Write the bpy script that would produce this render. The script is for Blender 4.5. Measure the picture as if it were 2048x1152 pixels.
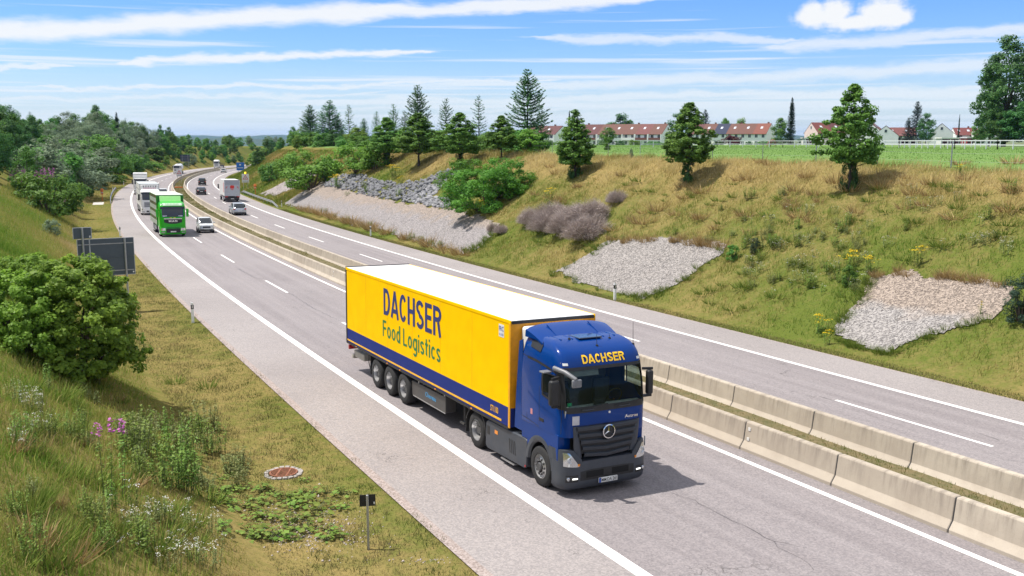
import bpy, bmesh, math, random
import numpy as np
from mathutils import Matrix, Vector
random.seed(7); rng = np.random.default_rng(11)
R = math.radians
for o in list(bpy.data.objects): bpy.data.objects.remove(o)
scene = bpy.context.scene
COL = scene.collection

# ------------------------------------------------------------------ camera
F_PX, PITCH, CAM_H = 1944.04, 0.154123, 8.6306
cam_d = bpy.data.cameras.new('camera'); cam = bpy.data.objects.new('camera', cam_d); COL.objects.link(cam)
cam_d.sensor_width = 36.0; cam_d.lens = 36.0 * F_PX / 2048.0
cam_d.clip_start = 0.1; cam_d.clip_end = 60000
cam.location = (0, 0, CAM_H); cam.rotation_euler = (math.pi / 2 - PITCH, 0, 0)
scene.camera = cam

# ------------------------------------------------------------------ light
SUN_EL, SUN_AZ = R(65), math.atan2(-0.985, 0.151)          # azimuth clockwise from +Y
sun_vec = Vector((math.sin(SUN_AZ) * math.cos(SUN_EL), math.cos(SUN_AZ) * math.cos(SUN_EL), math.sin(SUN_EL)))
sd = bpy.data.lights.new('sun', 'SUN'); sd.energy = 2.85; sd.angle = R(0.53); sd.color = (1.0, 0.945, 0.86)
sun = bpy.data.objects.new('sun', sd); COL.objects.link(sun)
sun.rotation_euler = sun_vec.to_track_quat('Z', 'Y').to_euler(); sun.location = (-40, 10, 80)
scene.view_settings.view_transform = 'Standard'; scene.view_settings.look = 'None'
scene.view_settings.gamma = 1.0; scene.view_settings.exposure = 1.10; scene.view_settings.use_curve_mapping = False
cy_ = scene.cycles
cy_.max_bounces = 6; cy_.diffuse_bounces = 2; cy_.glossy_bounces = 3; cy_.transmission_bounces = 4; cy_.transparent_max_bounces = 8
cy_.volume_bounces = 0; cy_.caustics_reflective = False; cy_.caustics_refractive = False
try: cy_.use_denoising = True
except Exception: pass

# ------------------------------------------------------------------ sky with clouds, all in direction space
world = bpy.data.worlds.new('World'); scene.world = world; world.use_nodes = True
wn, wl = world.node_tree.nodes, world.node_tree.links
wn.clear()
def W(t, **k):
    n = wn.new(t)
    for a, b in k.items(): setattr(n, a, b)
    return n
def wmath(op, a, b=None, clamp=False):
    n = W('ShaderNodeMath', operation=op, use_clamp=clamp)
    for i, v in enumerate((a, b)):
        if v is None: continue
        if isinstance(v, (int, float)): n.inputs[i].default_value = v
        else: wl.new(v, n.inputs[i])
    return n.outputs[0]
def wramp(v, lo, hi, a=0.0, b=1.0):
    n = W('ShaderNodeMapRange', interpolation_type='SMOOTHSTEP', clamp=True)
    wl.new(v, n.inputs[0])
    for i, q in enumerate((lo, hi, a, b)): n.inputs[1 + i].default_value = q
    return n.outputs[0]
sky = W('ShaderNodeTexSky', sky_type='NISHITA'); sky.sun_disc = False
sky.sun_elevation = SUN_EL; sky.sun_rotation = SUN_AZ; sky.altitude = 500
sky.air_density = 1.0; sky.dust_density = 0.6; sky.ozone_density = 4.0
tc = W('ShaderNodeTexCoord'); sep = W('ShaderNodeSeparateXYZ'); wl.new(tc.outputs['Generated'], sep.inputs[0])
DX, DY, DZ = sep.outputs
def wnoise(sx, sy, sz, scale, detail=5, rough=0.55, off=0.0):
    mp = W('ShaderNodeMapping'); mp.inputs['Scale'].default_value = (sx, sy, sz); mp.inputs['Location'].default_value = (off, off * .7, off * .3)
    wl.new(tc.outputs['Generated'], mp.inputs[0])
    n = W('ShaderNodeTexNoise'); n.inputs['Scale'].default_value = scale; n.inputs['Detail'].default_value = detail; n.inputs['Roughness'].default_value = rough
    wl.new(mp.outputs[0], n.inputs['Vector']); return n.outputs['Fac']
fine = wnoise(1, 1, 3.5, 26, 4, .65, 3.1)
finec = wmath('SUBTRACT', fine, .5)
mid = wnoise(1, 1, 2.2, 8, 2, .6, 1.7); midc = wmath('SUBTRACT', mid, .5)
el = wmath('ADD', DZ, wmath('ADD', wmath('MULTIPLY', finec, .013), wmath('MULTIPLY', midc, .016)))
def streak(cx_, ce, slope, half_w, half_h, strength, soft=.5):
    t = wmath('SUBTRACT', el, wmath('ADD', wmath('MULTIPLY', wmath('SUBTRACT', DX, cx_), slope), ce))
    lim = wramp(wmath('ABSOLUTE', wmath('SUBTRACT', wmath('ADD', DX, wmath('MULTIPLY', midc, .12)), cx_)), half_w, half_w * .55)
    th = wmath('MULTIPLY', wmath('ADD', wmath('MULTIPLY', lim, .85), .15), half_h)
    e = wmath('DIVIDE', wmath('ABSOLUTE', t), th)
    m = wramp(e, 1.25, 1.25 - soft)
    m = wmath('MULTIPLY', m, wmath('MULTIPLY', wramp(lim, 0, .35), wramp(DY, 0, .2)))
    return wmath('MULTIPLY', m, strength)
def dirn(px, py):
    u, v = (px - 1024) / F_PX, (276 - py) / F_PX; n = math.sqrt(1 + u * u + v * v); return u / n, v / n
def px_streak(x0, y0, x1, y1, half, strength, soft=.7):
    (a0, e0), (a1, e1) = dirn(x0, y0), dirn(x1, y1); return streak((a0 + a1) / 2, (e0 + e1) / 2, (e1 - e0) / (a1 - a0), abs(a1 - a0) / 2 * 1.12, half / F_PX, strength, soft)
masks = [px_streak(-420, 78, 880, 24, 22, .92, 1.0), px_streak(430, 44, 1390, -4, 16, .88, 1.0), px_streak(270, 127, 870, 112, 9, .86, 1.1), px_streak(1050, 84, 1600, 90, 10, .62, 1.1),
         px_streak(1500, 104, 2300, 52, 13, .66, 1.1), px_streak(0, 140, 190, 134, 4.5, .7, 1.0), px_streak(60, 180, 1150, 164, 5, .72, 1.1), px_streak(1080, 178, 2300, 118, 15, .62, 1.1), px_streak(560, 208, 2200, 176, 9, .66, 1.1), px_streak(-200, 200, 760, 190, 5, .6, 1.1), px_streak(150, 226, 1300, 214, 5, .6, 1.1), px_streak(850, 238, 2300, 206, 8, .62, 1.1), px_streak(-100, 246, 1000, 240, 4, .5, 1.1)]
# puffy cloud made of lobes
puff = None
warp = wmath('ADD', wmath('MULTIPLY', finec, .020), wmath('MULTIPLY', wmath('SUBTRACT', wnoise(1, 1, 1, 60, 3, .65, 5.0), .5), .022))
for (px, py, rx, ry) in ((1612, 44, 40, 26), (1650, 42, 40, 33), (1740, 38, 50, 32), (1692, 55, 60, 18), (1772, 46, 26, 18)):
    ax, ae = (px - 1024) / F_PX, (276 - py) / F_PX
    n = math.sqrt(1 + ax * ax + ae * ae); ax /= n; ae /= n
    q1 = wmath('DIVIDE', wmath('SUBTRACT', DX, ax), rx / F_PX); q2 = wmath('DIVIDE', wmath('SUBTRACT', DZ, ae), ry / F_PX)
    r_ = wmath('SUBTRACT', wmath('SQRT', wmath('ADD', wmath('MULTIPLY', q1, q1), wmath('MULTIPLY', q2, q2))), wmath('MULTIPLY', warp, 42))
    m = wmath('MULTIPLY', wramp(r_, 1.15, .45), wramp(DY, 0, .2))
    puff = m if puff is None else wmath('MAXIMUM', puff, m)
masks.append(wmath('MULTIPLY', puff, .97))
# thin banded veil, denser towards the horizon, goes on all round; thickened overhead, out of view, to add fill light
band = wnoise(1.0, 1.0, 34, 2.6, 3, .55, 9.3); band2 = wnoise(1.6, 1.6, 90, 2.2, 3, .6, 2.2)
veil = wmath('ADD', wmath('MULTIPLY', band, .55), wmath('MULTIPLY', band2, .45))
low = wramp(DZ, .10, .0, 0, 1)
th_lo = wmath('SUBTRACT', .56, wmath('ADD', wmath('MULTIPLY', low, .13), wmath('MULTIPLY', wramp(DZ, .15, .32), .24)))
veilm = wmath('MULTIPLY', wramp(wmath('SUBTRACT', veil, th_lo), -.02, .11), wmath('ADD', wmath('MULTIPLY', low, .15), wramp(DZ, .15, .32, .60, .80)))
masks.append(veilm)
haze_low = wmath('MULTIPLY', wramp(DZ, .09, -.01), .50)
tot = masks[0]
for m in masks[1:]: tot = wmath('MAXIMUM', tot, m)
inv = wmath('MULTIPLY', wmath('SUBTRACT', 1.0, tot), wmath('SUBTRACT', 1.0, haze_low)); tot = wmath('SUBTRACT', 1.0, inv, True)
hs = W('ShaderNodeHueSaturation'); hs.inputs['Saturation'].default_value = 1.25; wl.new(sky.outputs[0], hs.inputs['Color'])
tint = W('ShaderNodeMix', data_type='RGBA', blend_type='MULTIPLY'); tint.inputs[0].default_value = 1; tint.inputs[7].default_value = (.70, .80, 1.06, 1); wl.new(hs.outputs[0], tint.inputs[6])
bg1 = W('ShaderNodeBackground'); bg1.inputs['Strength'].default_value = 0.075; wl.new(tint.outputs[2], bg1.inputs['Color'])
bg2 = W('ShaderNodeBackground'); bg2.inputs['Strength'].default_value = 0.46
cm = W('ShaderNodeMix', data_type='RGBA'); cm.inputs[6].default_value = (.76, .88, 1.0, 1); cm.inputs[7].default_value = (.97, .985, 1.0, 1); wl.new(wramp(DZ, -.01, .08), cm.inputs[0]); wl.new(cm.outputs[2], bg2.inputs['Color'])
mx = W('ShaderNodeMixShader'); wl.new(tot, mx.inputs[0]); wl.new(bg1.outputs[0], mx.inputs[1]); wl.new(bg2.outputs[0], mx.inputs[2])
wo = W('ShaderNodeOutputWorld'); wl.new(mx.outputs[0], wo.inputs['Surface'])
world.cycles.sampling_method = 'NONE'

# ------------------------------------------------------------------ road geometry (fitted to the photograph's lane lines)
DS = 2.0
S0, S1 = -60.0, 700.0
SS = np.arange(S0, S1 + .1, DS)
KN = np.array([-60, -6, 30, 60, 90, 120, 150, 180, 210, 240, 270, 300, 340, 380, 480, 700.])
KV = np.array([0, -2e-05, -.000485, -.00062, -.000889, -.000756, -.000726, -.000684, -.000663, -.0009, -.000948, -.000853, -.000853, -.000974, -.001103, -.0012])
GN = np.array([-60, -6, 50, 100, 150, 200, 250, 300, 380, 480, 700.])
GV = np.array([-.0185, -.018463, -.010646, -.012148, -.010202, -.01376, -.01291, -.010667, -.010715, -.011404, -.010])
CF = -0.016777
def _integrate():
    k = np.interp(SS, KN, KV); g = np.interp(SS, GN, GV)
    i0 = int(round((-6 - S0) / DS))
    th = np.concatenate([[0], np.cumsum((k[1:] + k[:-1]) / 2 * DS)]); th += 2.043358 - th[i0]
    tm = (th[1:] + th[:-1]) / 2
    x = np.concatenate([[0], np.cumsum(np.cos(tm) * DS)]); y = np.concatenate([[0], np.cumsum(np.sin(tm) * DS)])
    z = np.concatenate([[0], np.cumsum((g[1:] + g[:-1]) / 2 * DS)])
    return x - x[i0] + 4.587916, y - y[i0] + 14.333209, z - np.interp(0, SS, z), th
CX, CY, CZ, CT = _integrate()
O_P, O_I, O_NB, O_FB, O_L2, O_D2, O_R2, O_P2 = -2.655, 6.783, 7.362, 10.0, 10.88, 14.19, 17.264, 19.874
def line_xy(s, o):
    s = np.asarray(s, float); th = np.interp(s, SS, CT)
    return np.interp(s, SS, CX) + o * np.sin(th), np.interp(s, SS, CY) - o * np.cos(th)
def to_so(x, y):
    x = np.atleast_1d(np.asarray(x, float)); y = np.atleast_1d(np.asarray(y, float))
    s = np.empty_like(x); o = np.empty_like(x)
    for a in range(0, len(x), 20000):
        xx, yy = x[a:a + 20000], y[a:a + 20000]
        i = ((xx[:, None] - CX[None, ::4]) ** 2 + (yy[:, None] - CY[None, ::4]) ** 2).argmin(1) * 4
        for _ in range(3):
            dx, dy = xx - CX[i], yy - CY[i]
            ds = dx * np.cos(CT[i]) + dy * np.sin(CT[i])
            i = np.clip(i + np.round(ds / DS / 1.5).astype(int), 0, len(SS) - 1)
        dx, dy = xx - CX[i], yy - CY[i]
        s[a:a + 20000] = SS[i] + dx * np.cos(CT[i]) + dy * np.sin(CT[i]); o[a:a + 20000] = dx * np.sin(CT[i]) - dy * np.cos(CT[i])
    return s, o
def _hash(i, j, seed):
    n = (i * 374761393 + j * 668265263 + seed * 1442695041) & 0x7fffffff
    n = ((n ^ (n >> 13)) * 1274126177) & 0x7fffffff
    return (n & 0xffff) / 65535.0
def vnoise(x, y, scale, seed=0):
    x = np.asarray(x, float) / scale; y = np.asarray(y, float) / scale
    i = np.floor(x).astype(np.int64); j = np.floor(y).astype(np.int64); fx = x - i; fy = y - j
    fx = fx * fx * (3 - 2 * fx); fy = fy * fy * (3 - 2 * fy)
    a, b, c, d_ = _hash(i, j, seed), _hash(i + 1, j, seed), _hash(i, j + 1, seed), _hash(i + 1, j + 1, seed)
    return (a * (1 - fx) + b * fx) * (1 - fy) + (c * (1 - fx) + d_ * fx) * fy
def fbm(x, y, scale, seed=0, n=3):
    return sum(vnoise(x, y, scale / 2 ** k, seed + k * 17) * .5 ** k for k in range(n)) / sum(.5 ** k for k in range(n))
def road_z(s, o): return np.interp(s, SS, CZ) + CF * np.clip(o, -7, 23)
TOE_R = O_P2 + 1.9
def field_z(s, o):
    return 7.25 - .0042 * np.maximum(np.asarray(s) - 50, 0) - .0016 * np.maximum(np.asarray(o) - 45, 0) - .012 * np.maximum(np.asarray(s) - 300, 0)
def terrain_so(s, o):
    s = np.asarray(s, float); o = np.asarray(o, float)
    zr = road_z(s, o)
    z = zr - .03
    # right cutting
    dR = o - O_P2
    v = np.interp(dR, [0, .25, 1.0, 1.9], [0, -.05, -.12, -.12])
    Hc = np.maximum(field_z(s, o) - zr, .5)
    up = np.clip((o - TOE_R) / 1.72, 0, None)
    k = .55
    rise = Hc - k * np.log1p(np.exp(np.clip((Hc - up) / k, -40, 40)))     # soft min(up, Hc)
    rise0 = Hc - k * np.log1p(np.exp(np.clip(Hc / k, -40, 40)))
    rise = np.where(o > TOE_R, rise - rise0, 0)
    bump = (fbm(s, o, 5.0, 3) - .5) * .5 * np.clip((o - TOE_R) / 3, 0, 1) * np.clip((46 - o) / 6, .05, 1)
    z = np.where(o > O_P2, zr + v + rise + bump, z)
    # left cutting
    dL = O_P - o
    vl = np.interp(dL, [0, .3, 2.2, 4.2], [0, -.05, -.16, -.08])
    HL = 7.2 + .004 * s
    upl = np.clip((dL - 4.0) / 1.62, 0, None)
    risel = HL - k * np.log1p(np.exp(np.clip((HL - upl) / k, -40, 40))) - (HL - k * np.log1p(np.exp(HL / k)))
    bl = (fbm(s, o, 4.0, 9) - .5) * .55 * np.clip((dL - 4) / 2.5, 0, 1)
    z = np.where(o < O_P, zr + vl + np.where(dL > 4, risel, 0) + bl, z)
    return z
def height(x, y):
    s, o = to_so(x, y); return terrain_so(s, o)
def pix_ray(px, py):
    u = (px - 1024) / F_PX; v = (py - 576) / F_PX; cp, sp = math.cos(PITCH), math.sin(PITCH)
    return np.array([u, cp - v * sp, -sp - v * cp])
def at(px, py, tmin=8, tmax=520):
    """where the sight line of a photo pixel meets the ground"""
    r = pix_ray(px, py); t = np.arange(tmin, tmax, .5)
    P = np.array([0, 0, CAM_H])[None] + t[:, None] * r[None]
    d = P[:, 2] - height(P[:, 0], P[:, 1])
    w = np.where(d < 0)[0]
    if len(w) == 0: i = len(t) - 1; return Vector(P[i])
    i = w[0]
    if i > 0:
        a, b = d[i - 1], d[i]; f = a / (a - b); p = P[i - 1] + (P[i] - P[i - 1]) * f
    else: p = P[i]
    return Vector(p)
def on_so(s, o, dz=0.0):
    x, y = line_xy(s, o); return Vector((float(x), float(y), float(terrain_so(s, o)) + dz))
def road_matrix(s, o, back=False, dth=0.0, dz=0.0):
    """frame standing on the carriageway: +X along travel"""
    x, y = line_xy(s, o); th = float(np.interp(s, SS, CT)); g = float(np.interp(s, GN, GV))
    t = Vector((math.cos(th), math.sin(th), g)).normalized(); r = Vector((math.sin(th), -math.cos(th), CF)).normalized()
    n = r.cross(t).normalized()
    if n.z < 0: n = -n
    fx = -t if back else t
    fx = Matrix.Rotation(dth, 3, n) @ fx; ly = n.cross(fx)
    M = Matrix((fx, ly, n)).transposed().to_4x4(); M.translation = Vector((float(x), float(y), float(road_z(s, o)) + dz)); return M
def px_x(px, D): return (px - 1024) / F_PX * D
# ------------------------------------------------------------------ materials
MATS = {}
def new_mat(name):
    m = bpy.data.materials.new(name); m.use_nodes = True; nt = m.node_tree
    b = nt.nodes['Principled BSDF']; MATS[name] = m; return m, nt, b
def lk(nt, a, b): nt.links.new(a, b)
def node(nt, t, **k):
    n = nt.nodes.new(t)
    for a, v in k.items(): setattr(n, a, v)
    return n
def mixc(nt, fac, a, b, mode='MIX'):
    n = node(nt, 'ShaderNodeMix', data_type='RGBA', blend_type=mode)
    for i, v in ((0, fac), (6, a), (7, b)):
        if isinstance(v, (int, float)): n.inputs[i].default_value = v
        elif isinstance(v, (tuple, list)): n.inputs[i].default_value = (*v, 1) if len(v) == 3 else v
        else: lk(nt, v, n.inputs[i])
    return n.outputs[2]
def noise(nt, scale, detail=4, rough=.55, coord='Object', vec=None, sc=(1, 1, 1)):
    n = node(nt, 'ShaderNodeTexNoise'); n.inputs['Scale'].default_value = scale; n.inputs['Detail'].default_value = detail; n.inputs['Roughness'].default_value = rough
    if vec is None:
        t = node(nt, 'ShaderNodeTexCoord'); vec = t.outputs[coord]
    if sc != (1, 1, 1):
        mp = node(nt, 'ShaderNodeMapping'); mp.inputs['Scale'].default_value = sc; lk(nt, vec, mp.inputs[0]); vec = mp.outputs[0]
    lk(nt, vec, n.inputs['Vector']); return n.outputs['Fac']
def ramp(nt, v, lo, hi, a=0., b=1.):
    n = node(nt, 'ShaderNodeMapRange', clamp=True); lk(nt, v, n.inputs[0])
    for i, q in enumerate((lo, hi, a, b)): n.inputs[1 + i].default_value = q
    return n.outputs[0]
def math_(nt, op, a, b=None):
    n = node(nt, 'ShaderNodeMath', operation=op)
    for i, v in enumerate((a, b)):
        if v is None: continue
        if isinstance(v, (int, float)): n.inputs[i].default_value = v
        else: lk(nt, v, n.inputs[i])
    return n.outputs[0]
def bump(nt, b, h, strength=.3, dist=.02):
    n = node(nt, 'ShaderNodeBump'); n.inputs['Strength'].default_value = strength; n.inputs['Distance'].default_value = dist
    lk(nt, h, n.inputs['Height']); lk(nt, n.outputs[0], b.inputs['Normal'])
def plain(name, c, rough=.6, metal=0., coat=0., var=.12, nscale=6., spec=.5, dirt=0.):
    if name in MATS: return MATS[name]
    m, nt, b = new_mat(name)
    f = noise(nt, nscale, 4)
    col = mixc(nt, ramp(nt, f, .35, .7), tuple(x * (1 - var) for x in c), tuple(min(1, x * (1 + var * .6)) for x in c))
    if dirt > 0:
        g = noise(nt, 1.7, 6, .7); col = mixc(nt, math_(nt, 'MULTIPLY', ramp(nt, g, .42, .75), dirt), col, (.16, .14, .12))
    lk(nt, col, b.inputs['Base Color'])
    b.inputs['Roughness'].default_value = rough; b.inputs['Metallic'].default_value = metal
    b.inputs['Coat Weight'].default_value = coat; b.inputs['Coat Roughness'].default_value = .06
    b.inputs['Specular IOR Level'].default_value = spec
    return m
def emit(name, c, s):
    if name in MATS: return MATS[name]
    m, nt, b = new_mat(name); b.inputs['Base Color'].default_value = (*c, 1); b.inputs['Emission Color'].default_value = (*c, 1); b.inputs['Emission Strength'].default_value = s
    return m
def glass(name, tint=(.45, .55, .55), mixf=.25, base=(.012, .018, .022)):
    """vehicle glazing: reflects, and lets the tinted inside show through"""
    if name in MATS: return MATS[name]
    m, nt, b = new_mat(name)
    b.inputs['Base Color'].default_value = (*base, 1); b.inputs['Roughness'].default_value = .04; b.inputs['Specular IOR Level'].default_value = .8
    tr = node(nt, 'ShaderNodeBsdfTransparent'); tr.inputs[0].default_value = (*tint, 1)
    mx_ = node(nt, 'ShaderNodeMixShader'); mx_.inputs[0].default_value = mixf
    lk(nt, b.outputs[0], mx_.inputs[1]); lk(nt, tr.outputs[0], mx_.inputs[2]); lk(nt, mx_.outputs[0], nt.nodes['Material Output'].inputs[0])
    return m
def foliage(name, dark, light, trans=.3, rough=.55, hue=.04):
    if name in MATS: return MATS[name]
    m, nt, b = new_mat(name)
    at_ = node(nt, 'ShaderNodeAttribute', attribute_name='tint'); oi = node(nt, 'ShaderNodeObjectInfo')
    col = mixc(nt, at_.outputs['Fac'], dark, light)
    h = node(nt, 'ShaderNodeHueSaturation')
    lk(nt, ramp(nt, oi.outputs['Random'], 0, 1, .5 - hue * .6, .5 + hue * .4), h.inputs['Hue'])
    lk(nt, ramp(nt, oi.outputs['Random'], 0, 1, .82, 1.15), h.inputs['Value'])
    lk(nt, col, h.inputs['Color']); lk(nt, h.outputs[0], b.inputs['Base Color'])
    b.inputs['Roughness'].default_value = rough; b.inputs['Specular IOR Level'].default_value = .2
    if trans > 0:
        t = node(nt, 'ShaderNodeBsdfTranslucent'); lk(nt, h.outputs[0], t.inputs[0])
        mx_ = node(nt, 'ShaderNodeMixShader'); mx_.inputs[0].default_value = trans
        lk(nt, b.outputs[0], mx_.inputs[1]); lk(nt, t.outputs[0], mx_.inputs[2]); lk(nt, mx_.outputs[0], nt.nodes['Material Output'].inputs[0])
    return m
def grass_mat(name, cols, trans=.25):
    """blade colour picked by the 'tint' attribute along a list of colours"""
    if name in MATS: return MATS[name]
    m, nt, b = new_mat(name)
    at_ = node(nt, 'ShaderNodeAttribute', attribute_name='tint')
    cr = node(nt, 'ShaderNodeValToRGB'); e = cr.color_ramp.elements
    while len(e) < len(cols): e.new(.5)
    for i, c in enumerate(cols): e[i].position = i / (len(cols) - 1); e[i].color = (*c, 1)
    lk(nt, at_.outputs['Fac'], cr.inputs[0]); lk(nt, cr.outputs[0], b.inputs['Base Color'])
    b.inputs['Roughness'].default_value = .7; b.inputs['Specular IOR Level'].default_value = .04
    t = node(nt, 'ShaderNodeBsdfTranslucent'); lk(nt, cr.outputs[0], t.inputs[0])
    mx_ = node(nt, 'ShaderNodeMixShader'); mx_.inputs[0].default_value = trans
    lk(nt, b.outputs[0], mx_.inputs[1]); lk(nt, t.outputs[0], mx_.inputs[2]); lk(nt, mx_.outputs[0], nt.nodes['Material Output'].inputs[0])
    return m

# ------------------------------------------------------------------ mesh builder
def tag(o, label=None, cat=None, group=None, kind=None):
    if label: o['label'] = label
    if cat: o['category'] = cat
    if group: o['group'] = group
    if kind: o['kind'] = kind
    return o
def link(name, me, parent=None):
    o = bpy.data.objects.new(name, me); COL.objects.link(o)
    if parent is not None: o.parent = parent
    return o
def empty(name, M=None, label=None, cat=None, group=None):
    o = bpy.data.objects.new(name, None); COL.objects.link(o); o.empty_display_size = .3
    if M is not None:
        if isinstance(M, Matrix): o.matrix_world = M
        else: o.location = M
    return tag(o, label, cat, group)
def mesh_np(name, V, Fq, tint=None, mat=None, smooth=False):
    """mesh from arrays: V (n,3), faces (m,3) or (m,4)"""
    V = np.asarray(V, np.float32); Fq = np.asarray(Fq, np.int32); k = Fq.shape[1]; me = bpy.data.meshes.new(name)
    me.vertices.add(len(V)); me.vertices.foreach_set('co', V.ravel())
    me.loops.add(Fq.size); me.loops.foreach_set('vertex_index', Fq.ravel())
    me.polygons.add(len(Fq)); me.polygons.foreach_set('loop_start', np.arange(0, Fq.size, k, dtype=np.int32))
    if smooth: me.polygons.foreach_set('use_smooth', np.ones(len(Fq), bool))
    if tint is not None:
        a = me.attributes.new('tint', 'FLOAT', 'POINT'); a.data.foreach_set('value', np.asarray(tint, np.float32))
    me.update(calc_edges=True)
    if mat: me.materials.append(mat)
    return me
class MB:
    def __init__(s): s.v = []; s.f = []
    def add(s, vs, fs):
        b = len(s.v); s.v += [tuple(float(c) for c in p) for p in vs]; s.f += [tuple(b + i for i in f) for f in fs]; return s
    def box(s, x0, x1, y0, y1, z0, z1):
        return s.add([(x0, y0, z0), (x1, y0, z0), (x1, y1, z0), (x0, y1, z0), (x0, y0, z1), (x1, y0, z1), (x1, y1, z1), (x0, y1, z1)],
                     [(0, 3, 2, 1), (4, 5, 6, 7), (0, 1, 5, 4), (1, 2, 6, 5), (2, 3, 7, 6), (3, 0, 4, 7)])
    def bar(s, a, b, w, h=None):
        """rectangular bar between two points"""
        a, b = Vector(a), Vector(b); d = (b - a).normalized(); u = d.cross(Vector((0, 0, 1)))
        if u.length < 1e-4: u = Vector((1, 0, 0))
        u.normalize(); n = u.cross(d); h = h or w
        c = [(-w / 2, -h / 2), (w / 2, -h / 2), (w / 2, h / 2), (-w / 2, h / 2)]
        return s.add([a + u * p + n * q for p, q in c] + [b + u * p + n * q for p, q in c],
                     [(0, 1, 2, 3), (7, 6, 5, 4), (0, 4, 5, 1), (1, 5, 6, 2), (2, 6, 7, 3), (3, 7, 4, 0)])
    def prism(s, poly, axis, a, b):
        """polygon (2d) extruded along an axis: 'y' -> poly in (x,z), 'x' -> (y,z), 'z' -> (x,y)"""
        f = {'y': lambda p, t: (p[0], t, p[1]), 'x': lambda p, t: (t, p[0], p[1]), 'z': lambda p, t: (p[0], p[1], t)}[axis]
        n = len(poly); vs = [f(p, a) for p in poly] + [f(p, b) for p in poly]
        fs = [tuple(range(n)), tuple(range(2 * n - 1, n - 1, -1))] + [(i, n + i, n + (i + 1) % n, (i + 1) % n) for i in range(n)]
        return s.add(vs, fs)
    def tube(s, pts, rad, n=8, cap=True):
        pts = [Vector(p) for p in pts]; rad = [rad] * len(pts) if isinstance(rad, (int, float)) else rad
        rings = []; u = None
        for i, p in enumerate(pts):
            d = (pts[min(i + 1, len(pts) - 1)] - pts[max(i - 1, 0)]).normalized()
            if u is None:
                u = d.cross(Vector((0, 0, 1)))
                if u.length < 1e-3: u = d.cross(Vector((0, 1, 0)))
            u = (u - d * u.dot(d)).normalized(); w = d.cross(u)
            rings.append([p + (u * math.cos(2 * math.pi * k / n) + w * math.sin(2 * math.pi * k / n)) * rad[i] for k in range(n)])
        return s.loft(rings, cap)
    def loft(s, rings, cap=True, closed=True):
        n = len(rings[0]); vs = [p for r in rings for p in r]; fs = []
        for i in range(len(rings) - 1):
            for k in range(n if closed else n - 1):
                a, b = i * n + k, i * n + (k + 1) % n; fs.append((a, b, b + n, a + n))
        if cap: fs += [tuple(range(n - 1, -1, -1)), tuple(range((len(rings) - 1) * n, len(rings) * n))]
        return s.add(vs, fs)
    def grid(s, rows): return s.loft(rows, cap=False, closed=False)
    def lathe(s, prof, axis='y', n=24, c=(0, 0, 0), cap=True):
        """profile of (radius, along-axis) turned about an axis through c"""
        rings = []
        for r, t in prof:
            ring = []
            for k in range(n):
                a = 2 * math.pi * k / n; p, q = r * math.cos(a), r * math.sin(a)
                ring.append({'y': (c[0] + p, c[1] + t, c[2] + q), 'x': (c[0] + t, c[1] + p, c[2] + q), 'z': (c[0] + p, c[1] + q, c[2] + t)}[axis])
            rings.append(ring)
        return s.loft(rings, cap=cap)
    def mesh(s, name, mat, smooth=None):
        me = bpy.data.meshes.new(name); me.from_pydata(s.v, [], s.f)
        bm = bmesh.new(); bm.from_mesh(me); bmesh.ops.recalc_face_normals(bm, faces=bm.faces); bm.to_mesh(me); bm.free()
        if mat: me.materials.append(mat)
        if smooth is not None:
            me.polygons.foreach_set('use_smooth', [True] * len(me.polygons)); me.set_sharp_from_angle(angle=R(smooth))
        me.update(); return me
    def build(s, name, mat, parent=None, bevel=0., smooth=None, seg=2):
        o = link(name, s.mesh(name, mat, smooth if smooth is not None else (35 if bevel else None)), parent)
        if bevel:
            b = o.modifiers.new('bevel', 'BEVEL'); b.width = bevel; b.segments = seg; b.limit_method = 'ANGLE'; b.angle_limit = R(35)
        return o
def copy_tree(o, parent=None):
    c = o.copy(); COL.objects.link(c); c.parent = parent
    for ch in list(o.children): copy_tree(ch, c)
    return c
_text_cache = {}
def text_poly(txt, bold=0.0, sx=1.0):
    """triangulated lettering as (verts 2d, faces); cap height about 0.7"""
    key = (txt, bold, sx)
    if key in _text_cache: return _text_cache[key]
    cu = bpy.data.curves.new('t', 'FONT'); cu.body = txt; cu.offset = bold; cu.resolution_u = 4; cu.space_character = 1 + bold * 2.2
    ob = bpy.data.objects.new('t', cu); COL.objects.link(ob); dg = bpy.context.evaluated_depsgraph_get(); dg.update()
    me = bpy.data.meshes.new_from_object(ob.evaluated_get(dg))
    vs = np.array([v.co[:2] for v in me.vertices]); fs = [tuple(p.vertices) for p in me.polygons]
    bpy.data.objects.remove(ob); bpy.data.meshes.remove(me); bpy.data.curves.remove(cu)
    vs = vs - vs.min(0); _text_cache[key] = (vs, fs); return vs, fs
def lettering(txt, mat, parent, fmap, w, h, bold=.0, name='lettering'):
    """fmap(u 0..w, v 0..h) -> local point"""
    vs, fs = text_poly(txt, bold); mxv = vs.max(0)
    mb = MB(); mb.add([fmap(p[0] / mxv[0] * w, p[1] / mxv[1] * h) for p in vs], fs)
    me = bpy.data.meshes.new(name); me.from_pydata(mb.v, [], mb.f); me.materials.append(mat)
    return link(name, me, parent)

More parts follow.
